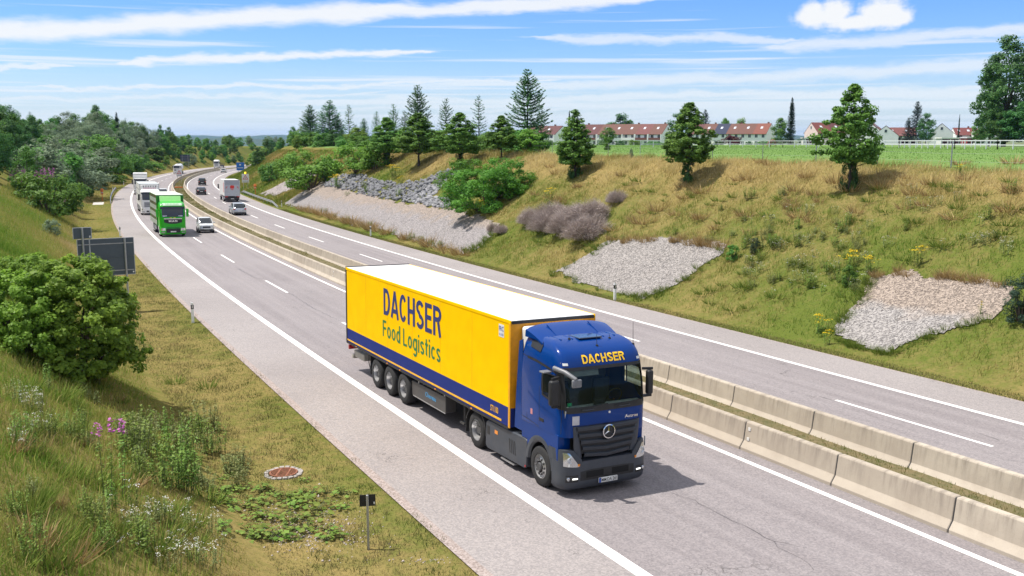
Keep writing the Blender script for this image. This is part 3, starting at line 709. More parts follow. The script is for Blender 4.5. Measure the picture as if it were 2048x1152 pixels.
# ------------------------------------------------------------------ the yellow and blue lorry
def hero():
    M = road_matrix(19.064, 1.718, True, .017)
    T = empty('articulated_truck', M, 'articulated lorry with blue cab pulling a yellow and blue refrigerated trailer', 'truck')
    yel = carpaint('trailer_yellow', (.98, .55, .0), rough=.5, dirt=.0, coat=0, spec=.03); navy = carpaint('trailer_navy', (.020, .036, .19), rough=.5, dirt=.01, coat=0, spec=.05)
    blue = carpaint('cab_blue', (.0006, .036, .20), rough=.26, dirt=0, coat=.35, spec=.08); roofw = plain('trailer_roof_white', (.80, .80, .80), .5, dirt=.04)
    Lg, Wd, Z0, Z1, ZB = 13.6, 1.30, 1.15, 4.02, 1.67
    # ---- trailer
    MB().box(.05, Lg - .06, -Wd + .02, Wd - .02, Z0 + .02, Z1 - .05).build('trailer_box', plain('trailer_core', (.5, .5, .5), .6), T)
    for sg in (-1, 1):
        y0, y1 = (-Wd, -Wd + .03) if sg < 0 else (Wd - .03, Wd)
        sp_ = MB().box(.04, Lg - .05, y0, y1, ZB + .004, Z1 - .02).build('side_panel', yel, T, .006)
        MB().box(.04, Lg - .05, y0, y1, Z0, ZB).build('skirt_panel', navy, T, .006)
        MB().box(.06, 13.1, sg * (Wd + .004) - .004, sg * (Wd + .004) + .004, 1.205, 1.262).build('stripe', plain('stripe_yellow', (.85, .45, .01), .4), T)
        MB().box(0, Lg, y0 + sg * .012, y1 + sg * .012, Z1 - .10, Z1).build('roof_rail', yel, T, .012)
        MB().box(0, Lg - .1, y0 + sg * .008, y1 + sg * .008, Z0 - .07, Z0 - .005).build('side_rail', black_p, T)
        for x in (0.0, Lg - .10): MB().box(x, x + .10, y0 + sg * .014, y1 + sg * .014, Z0 - .02, Z1 - .08).build('corner_post', plain('trailer_post', (.80, .36, .004), .4) if x > 1 else black_p, T, .01)
        for k in range(1, 6):
            MB().box(k * 2.25, k * 2.25 + .006, sg * (Wd + .0015) - .0015, sg * (Wd + .0015) + .0015, ZB + .02, Z1 - .12).build('panel_seam', plain('seam_ochre', (.60, .29, .01), .6), T)
    MB().box(.02, Lg - .02, -Wd + .03, Wd - .03, Z1 - .045, Z1 - .004).build('roof', roofw, T, .01)
    MB().box(-.04, .02, -Wd - .01, Wd + .01, Z0 - .05, Z1 + .025).build('rear_frame', black_p, T, .01)
    for sg in (-1, 1): MB().box(-.065, -.04, sg * .05 if sg > 0 else -1.2, 1.2 if sg > 0 else -.05, Z0 + .05, Z1 - .1).build('rear_door', yel, T, .01)
    MB().box(Lg - .06, Lg - .0, -Wd + .01, Wd - .01, ZB, Z1 - .1).build('front_wall', plain('front_wall_shaded_yellow', (.80, .33, .004), .4), T)  # trailer yellow, with the shade on the front put into the colour
    MB().box(Lg - .06, Lg - .0, -Wd + .01, Wd - .01, Z0, ZB - .004).build('front_skirt', navy, T)
    MB().box(Lg - .05, Lg + .02, -Wd + .05, Wd - .05, Z1 - .098, Z1 - .02).build('front_header', black_p, T)
    fr = MB(); fr.box(Lg, Lg + .40, -1.0, 1.06, 2.35, 3.86); fo = fr.build('refrigeration_unit', white_paint, T, .08, seg=3)
    MB().box(Lg + .405, Lg + .412, -.8, .8, 2.6, 3.4).build('intake_grille', grille_m, fo)
    # lettering on both flanks
    dk, gr = plain('lettering_navy', (.02, .035, .17), .45), plain('lettering_green', (.004, .19, .055), .45)
    for sg in (-1, 1):
        yy = sg * (Wd + .006)
        def fm(x0, z0): return (lambda u, v: (x0 + u, yy, z0 + v)) if sg < 0 else (lambda u, v: (Lg - x0 - u, yy, z0 + v))
        fs_ = lambda x0, z0: (lambda u, v, lift, g=fm(x0, z0): (lambda p: (p[0], p[1] + sg * lift, p[2]))(g(u, v)))
        stroke_text('DACHSER', dk, T, fs_(4.12, 2.80), 4.98, .93, .60, .165, .10)
        stroke_text('Food Logistics', gr, T, fs_(4.02, 2.02), 5.02, .58, .58, .15, .11)
        lettering('ST1100', plain('stripe_yellow', (.85, .45, .01), .4), T, fm(12.45, 1.36), .46, .17, .02)
        pl = MB().box(*sorted((fm(12.92, 0)(0, 0)[0], fm(12.92, 0)(.30, 0)[0])), *sorted((sg * (Wd + .002), sg * (Wd + .006))), 3.50, 3.84).build('certificate_plate', plate_w, T)
        lettering('FRC', plate_b, pl, lambda u, v, g=fm(12.94, 3.66): (lambda p: (p[0], sg * (Wd + .008), p[2]))(g(u, v)), .26, .13, .02)
        lettering('02-2020', plate_b, pl, lambda u, v, g=fm(12.95, 3.54): (lambda p: (p[0], sg * (Wd + .008), p[2]))(g(u, v)), .24, .06, .0)
    # running gear
    MB().box(.3, 12.8, -.62, -.48, .82, 1.14).build('chassis_rail', dark_metal, T); MB().box(.3, 12.8, .48, .62, .82, 1.14).build('chassis_rail', dark_metal, T)
    for k in range(8): MB().box(.6 + k * 1.7, .7 + k * 1.7, -1.2, 1.2, .98, 1.13).build('cross_member', dark_metal, T)
    for k in range(3):
        x = 3.24 + k * 1.31
        MB().tube([(x, -1.0, .53), (x, 1.0, .53)], .075, 10).build('axle', dark_metal, T)
        for sg in (-1, 1):
            put_wheel(T, W_TRAIL, x, sg * 1.10, .53)
    for sg in (-1, 1):
        ys = sorted((sg * .92, sg * 1.27))
        mb = MB(); mb.box(2.62, 6.5, *ys, 1.085, 1.105); mb.build('mudguard', black_p, T)
        MB().box(2.58, 2.61, *ys, .36, 1.1).build('mud_flap', rubber, T)
        # pallet locker between landing legs and axles
        lk_ = MB(); lk_.prism([(6.45, .94), (6.5, .45), (9.2, .47), (9.2, .98)], 'y', sg * 1.21, sg * .85); lko = lk_.build('pallet_locker', plain('locker_grey', (.055, .052, .052), .5, dirt=.2), T, .02)
        MB().box(6.6, 9.2, *sorted((sg * 1.212, sg * 1.222)), .452, .478).build('locker_trim', rim_m, lko)
        lettering('Chereau', plain('lettering_sky', (.03, .30, .62), .4), lko, (lambda u, v: (7.62 + u, -1.216, .66 + v)) if sg < 0 else (lambda u, v: (8.5 - u, 1.216, .66 + v)), .85, .15, .015)
        for x in (7.0, 9.05): MB().box(x, x + .06, *sorted((sg * 1.1, sg * 1.2)), .92, 1.08).build('bracket', rim_m, T)
        MB().tube([(10.15, sg * .98, 1.1), (10.15, sg * .98, .42)], .06, 8).build('landing_leg', dark_metal, T)
        MB().box(10.0, 10.3, *sorted((sg * .85, sg * 1.1)), .36, .42).build('landing_foot', dark_metal, T)
        MB().tube([(2.4, sg * 1.25, 1.12), (2.38, sg * 1.25, .75), (2.52, sg * 1.25, .55), (2.6, sg * 1.2, .52)], .018, 6).build('hose', black_p, T)
    MB().box(.12, .30, -1.15, 1.15, .50, .66).build('underrun_bar', plain('underrun_grey', (.42, .40, .36), .5, .3, dirt=.3), T, .02)
    for y in (-.55, .55): MB().box(.2, .3, y - .05, y + .05, .62, 1.1).build('underrun_bracket', dark_metal, T)
    MB().box(.25, 1.4, -1.1, -.7, .58, .84).build('battery_box', plain('underrun_grey', (.42, .40, .36), .5), T, .03)
    for sg in (-1, 1): MB().box(-.08, .02, *sorted((sg * .75, sg * 1.22)), .82, 1.0).build('tail_lamp', red_l, T, .01)
    for x in (1.1, 4.4, 5.6, 8.6, 11.2): MB().box(x, x + .09, -Wd - .02, -Wd - .004, 1.105, 1.14).build('marker_lamp', amber, T)

    # ---- tractor running gear
    MB().box(10.5, 15.9, -.55, -.40, .62, .92).build('chassis_rail', dark_metal, T); MB().box(10.5, 15.9, .40, .55, .62, .92).build('chassis_rail', dark_metal, T)
    MB().lathe([(.45, .0), (.45, .1), (.2, .1)], 'z', 20, (11.6, 0, 1.0)).build('fifth_wheel', dark_metal, T)
    XF, XR = 15.10, 11.41
    for sg in (-1, 1):
        put_wheel(T, W_FRONT, XF, sg * 1.08, .52); put_wheel(T, W_REAR, XR, sg * 1.08, .52); put_wheel(T, W_REAR, XR, sg * .73, .52)
        # rear mudguard: arched strip
        arc = [(XR + .66 * math.cos(a), .56 + .62 * math.sin(a)) for a in np.linspace(R(-5), R(165), 15)]
        rows = [[(p[0], sg * y, p[1]) for p in arc] for y in (.6, 1.255)]; lip = [[(p[0], sg * 1.255, p[1]) for p in arc], [(XR + (p[0] - XR) * .95, sg * 1.255, .56 + (p[1] - .56) * .94) for p in arc]]
        mb = MB(); mb.grid(rows); mb.grid(lip); mb.build('rear_mudguard', black_p, T, smooth=50)
        MB().box(XR - .70, XR - .67, *sorted((sg * .62, sg * 1.24)), .30, .75).build('mud_flap', rubber, T)
        # side skirt between axles
        poly = [(XR + .66, .95), (XR + .62, .28), (XR + .72, .20), (14.3, .24), (14.42, .34), (14.46, 1.02), (14.3, 1.06), (12.2, 1.02)]
        sk = MB().prism(poly, 'y', sg * 1.25, sg * .95).build('side_skirt', grey_p, T, .03)
        for k in range(4): MB().prism([(13.45 + k * .1, .82), (13.50 + k * .1, .45), (13.535 + k * .1, .45), (13.485 + k * .1, .82)], 'y', sg * 1.252, sg * 1.256).build('vent_slot', black_p, sk)
        MB().box(12.62, 12.80, *sorted((sg * 1.252, sg * 1.258)), .74, .84).build('caution_sticker', amber, sk)
        MB().box(12.15, 12.30, *sorted((sg * 1.252, sg * 1.256)), .62, .86).build('filler_flap', black_p, sk)
        MB().box(13.0, 13.75, *sorted((sg * 1.05, sg * 1.26)), .15, .18).build('step_plate', rim_m, T)
        MB().box(14.35, 14.40, *sorted((sg * 1.252, sg * 1.262)), .30, .35).build('marker_lamp', red_l, T)
    MB().box(12.3, 14.1, -.9, .9, .98, 1.03).build('catwalk', plain('chequer_plate', (.45, .44, .43), .45, .6, nscale=40, var=.4), T)
    for y in (-.3, .0, .3): MB().tube([(14.05, y, 1.9), (13.9, y + .05, 1.2), (13.7, y + .1, 1.25), (13.62, y, 2.0)], .02, 6).build('air_hose', black_p, T)

    # ---- cab
    xb = 15.15
    C_ = Cab(xb, 16.25, 1.25, [(1.0, 16.22, 1.245, 14.12), (1.55, 16.25, 1.25, 14.10), (2.2, 16.25, 1.25, 14.10), (2.75, 16.17, 1.25, 14.10), (3.18, 16.06, 1.235, 14.12), (3.28, 16.03, 1.225, 14.12), (3.42, 15.97, 1.20, 14.14), (3.54, 15.87, 1.165, 14.14), (3.64, 15.70, 1.12, 14.16), (3.71, 15.50, 1.06, 14.18), (3.755, 15.28, .98, 14.2), (3.77, 15.2, .9, 14.22)])
    zl = [1.52, 1.7, 1.95, 2.20, 2.24, 2.5, 2.75, 3.0, 3.18, 3.22, 3.28, 3.35, 3.42, 3.48, 3.54, 3.59, 3.64, 3.675, 3.71, 3.735, 3.755, 3.77]
    rings = [C_.ring(z) for z in zl]; n = len(rings[0]); mb = MB(); vs = [p for r in rings for p in r]; fs = []
    for i in range(len(rings) - 1):
        for k in range(n):
            a, b_ = i * n + k, i * n + (k + 1) % n; ym = (vs[a][1] + vs[b_][1]) / 2; xm = (vs[a][0] + vs[b_][0]) / 2; zm = (zl[i] + zl[i + 1]) / 2
            if 2.24 < zm < 3.18 and abs(ym) < 1.16 and xm > 15.9: continue                      # windscreen opening
            if 2.5 < zm < 3.0 and abs(ym) > 1.16 and 15.2 < xm < 15.95: continue            # door window openings
            fs.append((a, b_, b_ + n, a + n))
    fs.append(tuple((len(rings) - 1) * n + k for k in range(n))); mb.add(vs, fs); body = mb.build('cab_body', blue, T, smooth=38)
    # lower cab with wheel arch cut out
    arc = [(XF + .60 * math.cos(a), .56 + .64 * math.sin(a)) for a in np.linspace(R(178), R(8), 16)]
    poly = [(14.14, 1.06), (14.42, 1.06)] + [p for p in arc if p[1] > .62] + [(15.72, .56), (15.98, .56), (16.0, 1.56), (14.14, 1.56)]
    for sg in (-1, 1): MB().prism(poly, 'y', sg * 1.243, sg * .9).build('door_lower_panel', blue, T, .015)
    MB().box(14.2, 15.98, -.9, .9, 1.15, 1.55).build('cab_floor', dark_metal, T)
    for sg in (-1, 1):
        a_ = np.linspace(R(176), R(4), 18); rows = []
        for rr_, yy in ((.555, 1.20), (.60, 1.256), (.70, 1.256), (.72, 1.246)): rows.append([(XF + rr_ * math.cos(a), sg * yy, .55 + rr_ * 1.06 * math.sin(a)) for a in a_])
        MB().grid(rows).build('wheel_arch_trim', grey_p, T, smooth=50)
        MB().grid([[(XF + .6 * math.cos(a), sg * y, .55 + .63 * math.sin(a)) for a in a_] for y in (.7, 1.24)]).build('inner_arch', black_p, T)
        st = MB(); st.box(15.66, 15.98, *sorted((sg * .95, sg * 1.22)), .26, .34); st.box(15.70, 15.98, *sorted((sg * .95, sg * 1.18)), .52, .56); st.build('entry_step', grey_p, T)
    # grey bumper
    Bm = Cab(15.3, 16.33, 1.27, [(.22, 16.22, 1.22, 15.72), (.30, 16.29, 1.255, 15.72), (.55, 16.32, 1.265, 15.74), (1.05, 16.30, 1.262, 15.78), (1.18, 16.27, 1.25, 15.80)])
    br = [[(max(p[0], 15.74), p[1], p[2]) for p in Bm.ring(z)] for z in (.22, .26, .30, .42, .55, .7, .82, .92)]
    MB().loft(br).build('bumper', grey_p, T, smooth=40)
    for sg in (-1, 1): solid_patch(Bm.patch(sg * .74, sg * 1.2615, .915, 1.2, -.001, 14, 4, lambda y: (.915, .97 + .24 * min(1, max(0, (abs(y) - .74) / .22)))), .16).build('bumper_corner', grey_p, T, smooth=40)
    # bumper mouth, fog lamps, number plate
    MB().grid(Bm.patch(-.78, .78, .46, .70, .004, 16, 3, lambda y: (.44, .70 - .10 * max(0, abs(y) - .5)))).build('bumper_intake', black_p, T)
    MB().grid(Bm.patch(-.62, -.12, .50, .66, .007, 6, 2)).build('intake_mesh', plain('mesh_black', (.006, .006, .007), .9), T); MB().grid(Bm.patch(.12, .62, .50, .66, .007, 6, 2)).build('intake_mesh', MATS['mesh_black'], T)
    pr_ = solid_patch([[(16.36, y, z) for y in np.linspace(-.27, .27, 5)] for z in (.335, .455)], .03).build('number_plate', plate_w, T)
    MB().box(16.3602, 16.3625, -.27, -.215, .335, .455).build('country_band', plate_b, pr_)
    lettering('MM:DA 261', ink, pr_, lambda u, v: (16.363, -.20 + u, .352 + v), .45, .085, .01)
    for sg in (-1, 1):
        MB().grid(Bm.patch(sg * .84, sg * 1.15, .42, .60, .003, 8, 2)).build('lamp_recess', black_p, T)
        MB().grid(Bm.patch(sg * .86, sg * 1.0, .49, .525, .012, 5, 1)).build('daytime_light', lit, T)
        yc = sg * 1.09; xc = Bm.front(yc, .51, .0); MB().lathe([(.045, -.02), (.045, .012), (.03, .018)], 'x', 14, (xc, yc, .51)).build('fog_lamp', lamp_m, T)
        # headlamp: leaf-shaped patch in the bumper corner
        hz = lambda y: (.80 + .10 * max(0, abs(y) - .95), .85 + .30 * min(1, max(0, (abs(y) - .84) / .22)))
        hl = MB().grid(Bm.patch(sg * .82, sg * 1.19, 0, 0, .008, 12, 4, hz)).build('headlight', lamp_m, T, smooth=60)
        yq = sg * 1.04; xq = Bm.front(yq, .97, .0); MB().lathe([(.085, -.02), (.085, .018), (.06, .02), (.05, .005), (.01, .012)], 'x', 16, (xq, yq, .97)).build('lens', plain('lens_glass', (.55, .6, .66), .05, .6, 1.0), hl)
        MB().grid(Bm.patch(sg * .80, sg * .86, .815, .875, .011, 3, 2)).build('indicator', amber, hl)
        MB().grid(Bm.patch(sg * .95, sg * 1.2, 1.02, 1.16, .005, 8, 2, lambda y: (1.27, 1.28))).build('trim_line', black_p, T) if False else None
        MB().box(16.05, 16.1, *sorted((sg * 1.262, sg * 1.275)), 1.0, 1.25).build('side_marker', plate_w, T, .008) if sg > 0 else None
    # grille: dark bed with separate slats
    bot = lambda y: 1.0 + .14 * abs(y) / .85; top = 1.79
    MB().grid(C_.patch(-.86, .86, 0, 0, .012, 16, 6, lambda y: (bot(y) - .02, top))).build('grille_bed', plain('grille_black', (.012, .013, .016), .6), T)
    for k in range(5):
        zc = 1.07 + k * .165; yw = (.66 + .055 * k)
        rows = []
        for dz, off in ((-.055, .012), (-.045, .050), (.02, .062), (.05, .030), (.055, .012)):
            rows.append([(C_.front(y, zc + dz, off), y, zc + dz - .06 * (1 - abs(y) / yw) * (1 - k / 5.5)) for y in np.linspace(-yw, yw, 19)])
        MB().grid(rows).build('grille_slat', grille_m, T, smooth=40)
    for sg in (-1, 1):   # grille cheeks
        rows = [[(C_.front(sg * y, z, .03 if 0 < i < 3 else .008), sg * y, z) for i, y in enumerate((.70 + .16 * (z - 1) / .8 + .0, .76 + .14 * (z - 1) / .8, .86 + .08 * (z - 1) / .8, .92 + .05 * (z - 1) / .8))] for z in np.linspace(1.0, 1.8, 8)]
        MB().grid(rows).build('grille_cheek', grey_p, T, smooth=40)
    # three-pointed star in a ring
    xs = C_.front(0, 1.60, .085); e_ = MB(); e_.lathe([(.155, -.02), (.178, -.01), (.178, .012), (.155, .02), (.15, 0), (.155, -.02)], 'x', 32, (xs, 0, 1.60), cap=False)
    em = e_.build('badge_ring', chrome, T, smooth=40); MB().lathe([(.15, -.03), (.15, -.012), (.01, -.012)], 'x', 24, (xs, 0, 1.60)).build('badge_disc', black_p, em)
    for k in range(3):
        a = math.pi / 2 + k * 2 * math.pi / 3; c, s_ = math.cos(a), math.sin(a)
        MB().add([(xs - .005, .024 * -s_, 1.60 + .024 * c), (xs - .005, .024 * s_, 1.60 - .024 * c), (xs, .16 * c, 1.60 + .16 * s_), (xs + .022, 0, 1.60), (xs - .008, -.02 * c, 1.60 - .02 * s_)], [(0, 3, 2), (3, 1, 2), (0, 4, 3), (4, 1, 3)]).build('badge_point', chrome, em)
    # front flap details
    rows = C_.patch(-.98, .98, 1.80, 1.806, .003, 18, 1); MB().grid(rows).build('flap_seam', black_p, T)
    MB().grid(C_.patch(-1.17, 1.17, 2.12, 2.27, .012, 22, 3)).build('wiper_cowl', black_p, T, smooth=60)
    for y in (-.75, .2): MB().bar((C_.front(y, 2.2, .03), y, 2.2), (C_.front(y + .75, 2.26, .03), y + .75, 2.28), .02, .03).build('wiper', black_p, T)
    for y in (-.58, .48): MB().bar((C_.front(y, 2.19, .03), y - .17, 2.19), (C_.front(y, 2.19, .03), y + .17, 2.19), .03, .02).build('grab_handle', grey_p, T)
    MB().grid(C_.patch(-.985, -.80, 1.83, 2.05, .005, 4, 2)).build('toll_sticker', plain('sticker_grey', (.5, .49, .52), .6), T)
    lettering('Actros', chrome, T, lambda u, v: (C_.front(.52 + u, 1.88, .006), .52 + u, 1.86 + v), .40, .075, .01)
    MB().lathe([(.03, -.01), (.03, .012), (.01, .016)], 'x', 12, (C_.front(.06, 2.06, 0), .06, 2.06)).build('roundel', plate_w, T)
    # windscreen, dark surround and what shows behind it
    MB().grid(C_.patch(-1.155, 1.155, 2.24, 3.19, .006, 26, 7)).build('windscreen', wind_g, T, smooth=60)
    for sg in (-1, 1): MB().grid(C_.patch(sg * 1.12, sg * 1.235, 2.2, 3.2, .010, 8, 5)).build('pillar_trim', black_p, T, smooth=60)
    MB().grid(C_.patch(-1.13, 1.13, 3.13, 3.21, .009, 22, 1)).build('screen_header', black_p, T, smooth=60)
    MB().grid(C_.patch(-1.1, -.15, 2.98, 3.15, -.05, 10, 2)).build('sun_blind', cabin_m, T)
    ins = MB(); ins.box(14.3, 14.33, -1.18, 1.18, 1.6, 3.5); ins.box(14.3, 16.0, -1.2, 1.2, 1.58, 1.60); ins.box(14.3, 15.9, -1.15, 1.15, 3.3, 3.33); ins.build('cabin_lining', cabin_m, T)
    ds = MB(); ds.prism([(15.7, 1.62), (15.74, 2.16), (15.9, 2.22), (16.16, 2.20), (16.12, 1.62)], 'y', -1.15, 1.15); ds.build('dashboard', dash_m, T, .03)
    for y in (-.62, .62):
        se = MB(); se.box(15.0, 15.45, y - .24, y + .24, 1.9, 2.05); se.box(14.92, 15.05, y - .24, y + .24, 2.0, 2.62); se.box(14.92, 15.02, y - .13, y + .13, 2.64, 2.85); se.build('seat', plain('seat_cloth', (.06, .06, .07), .9), T, .04)
    sw = MB(); ring = [(15.62 + .06 * math.sin(a), .62 + .22 * math.cos(a), 2.27 + .2 * math.sin(a)) for a in np.linspace(0, 2 * math.pi, 17)]; sw.tube(ring, .018, 6, False); sw.build('steering_wheel', black_p, T)
    MB().box(16.08, 16.10, -.3, .02, 2.24, 2.38).build('dash_screen', ink, T); MB().box(16.10, 16.104, -1.06, -.93, 2.27, 2.36).build('green_sticker', plain('sticker_green', (.02, .4, .16), .5), T)
    # sides: windows, doors, seams, handles
    for sg in (-1, 1):
        def sp(x, z, off=.006): return (x, sg * (C_.side(x, z) + off), z)
        def side_poly(name, pts, mat, off=.006, par=T):
            mb = MB(); mb.add([sp(x, z, off) for x, z in pts], [tuple(range(len(pts)))]); return mb.build(name, mat, par)
        def side_strip(name, pts, wd, mat, off=.004):
            mb = MB(); r0, r1 = [], []
            for i, (x, z) in enumerate(pts):
                a, b_ = pts[max(i - 1, 0)], pts[min(i + 1, len(pts) - 1)]; dx, dz = b_[0] - a[0], b_[1] - a[1]; l_ = math.hypot(dx, dz); nx, nz = -dz / l_ * wd / 2, dx / l_ * wd / 2
                r0.append(sp(x + nx, z + nz, off)); r1.append(sp(x - nx, z - nz, off))
            mb.grid([r0, r1]); return mb.build(name, mat, T)
        dw = side_poly('door_window', [(15.22, 2.42), (15.6, 2.36), (16.02, 2.22), (15.98, 2.7), (15.9, 3.0), (15.28, 3.0), (15.2, 2.9)], dark_g, .008)
        side_strip('window_surround', [(15.2, 2.9), (15.22, 2.42), (15.6, 2.36), (16.02, 2.22), (15.98, 2.7), (15.9, 3.0), (15.28, 3.0), (15.2, 2.9)], .06, black_p, .012)
        side_strip('drip_rail', [(14.42, 3.22), (14.9, 3.20), (15.4, 3.14), (15.8, 3.08), (16.0, 3.04)], .06, black_p, .006)
        side_poly('roof_quarter_window', [(14.50, 3.50), (15.02, 3.44), (15.06, 3.60), (14.98, 3.68), (14.60, 3.68), (14.48, 3.62)], black_p, .02)
        for pts in ([(14.42, 1.6), (14.42, 3.22)], [(15.06, 1.6), (15.06, 2.5), (15.1, 3.15)], [(16.05, 1.6), (16.06, 2.2)], [(14.14, 1.63), (14.42, 1.62), (15.06, 1.55)], [(14.12, 3.25), (14.42, 3.22)]):
            side_strip('panel_gap', pts, .014, black_p, .002)
        side_strip('swage_line', [(14.45, 2.34), (14.9, 2.16), (15.3, 2.08), (15.9, 1.98)], .02, blue, .012)
        MB().box(15.08, 15.30, *sorted((sg * 1.245, sg * 1.262)), 1.72, 1.80).build('door_handle', black_p, T, .015)
        MB().box(14.62, 14.72, *sorted((sg * 1.250, sg * 1.254)), 1.78, 1.92).build('notice_sticker', plain('sticker_pink', (.6, .25, .25), .5), T)
        # mirrors on arms
        mr = MB(); mr.box(15.98, 16.14, *sorted((sg * 1.29, sg * (1.54 if sg < 0 else 1.46))), 2.33, 2.95); mo = mr.build('mirror', black_p, T, .05, seg=3)
        MB().bar((15.95, sg * 1.22, 2.98), (16.05, sg * 1.48, 2.98), .05, .06).build('mirror_arm', black_p, mo); MB().bar((15.98, sg * 1.22, 2.28), (16.05, sg * 1.45, 2.30), .08, .06).build('mirror_arm', black_p, mo)
        if sg < 0:
            MB().box(15.5, 15.72, -1.52, -1.28, 3.05, 3.10).build('kerb_mirror', plain('mirror_grey', (.17, .175, .19), .4), T, .02)
            MB().tube([(15.75, -1.24, 3.18), (16.15, -1.16, 3.14), (16.42, -1.02, 3.0)], [.06, .06, .055], 8).build('front_mirror_arm', MATS['mirror_grey'], T, smooth=50)
            fm2 = MB(); fm2.box(16.36, 16.44, -1.12, -.86, 2.80, 3.0); fm2.build('front_mirror', MATS['mirror_grey'], T, .03, seg=3)
        MB().grid(C_.patch(sg * 1.0, sg * 1.12, 3.26, 3.32, .01, 4, 1)).build('roof_marker_lamp', plate_w, T)
        # side wing behind the cab
        MB().prism([(13.72, 1.20), (14.14, 1.20), (14.14, 3.62), (13.95, 3.55), (13.80, 2.2)], 'y', sg * 1.235, sg * 1.205).build('side_deflector', blue, T, .01)
    # roof spoiler, hatch, aerials, fascia lettering
    rows = []
    for t in np.linspace(0, 1, 8):
        x = 14.08 + .78 * t; zt = 3.98 - .235 * t ** 1.4; rows.append([(x + .14 * abs(y) ** 3, y * (1.2 - .06 * t), zt - .10 * abs(y) ** 4) for y in np.linspace(-1, 1, 17)])
    under = [[(p[0] - .02, p[1], min(p[2] - .05, 3.70)) for p in r] for r in rows]
    mb = MB(); mb.grid(rows); mb.grid(under); rim_ = rows[0] + [r[-1] for r in rows[1:]] + rows[-1][-2::-1] + [r[0] for r in rows[-2:0:-1]]; rb = under[0] + [r[-1] for r in under[1:]] + under[-1][-2::-1] + [r[0] for r in under[-2:0:-1]]; mb.loft([rim_, rb], cap=False)
    mb.build('roof_spoiler', blue, T, smooth=45)
    for y in (-.62, .62): MB().bar((14.3, y, 3.97), (14.86, y, 3.74), .02, .03).build('spoiler_rib', blue, T)
    MB().box(14.95, 15.42, -.33, .35, 3.755, 3.79).build('roof_hatch', plain('hatch_glass', (.02, .035, .07), .12, coat=.5), T, .015)
    for y in (-.78, -.45, .47, .8): MB().bar((14.85, y, 3.762), (15.30, y, 3.755), .03, .03).build('roof_rib', blue, T)
    for (x, y, z, h) in ((15.3, -.55, 3.74, .1), (15.45, .55, 3.70, .1), (15.72, 0, 3.60, .28), (15.7, 1.1, 3.55, .55)):
        MB().tube([(x, y, z - .02), (x, y, z + .05)], [.045, .03], 8).build('aerial_base', black_p, T); MB().tube([(x, y, z + .04), (x - .02, y, z + h + .04)], [.008, .005], 5).build('aerial', black_p, T)
    ly_ = plain('lettering_yellow', (.95, .58, .01), .4, var=.03)
    stroke_text('DACHSER', ly_, T, lambda u, v, lift: (C_.front(-.60 + u, 3.28 + v, .022 + lift), -.60 + u, 3.28 + v), 1.22, .20, .74, .20, .11)
    return T
hero()
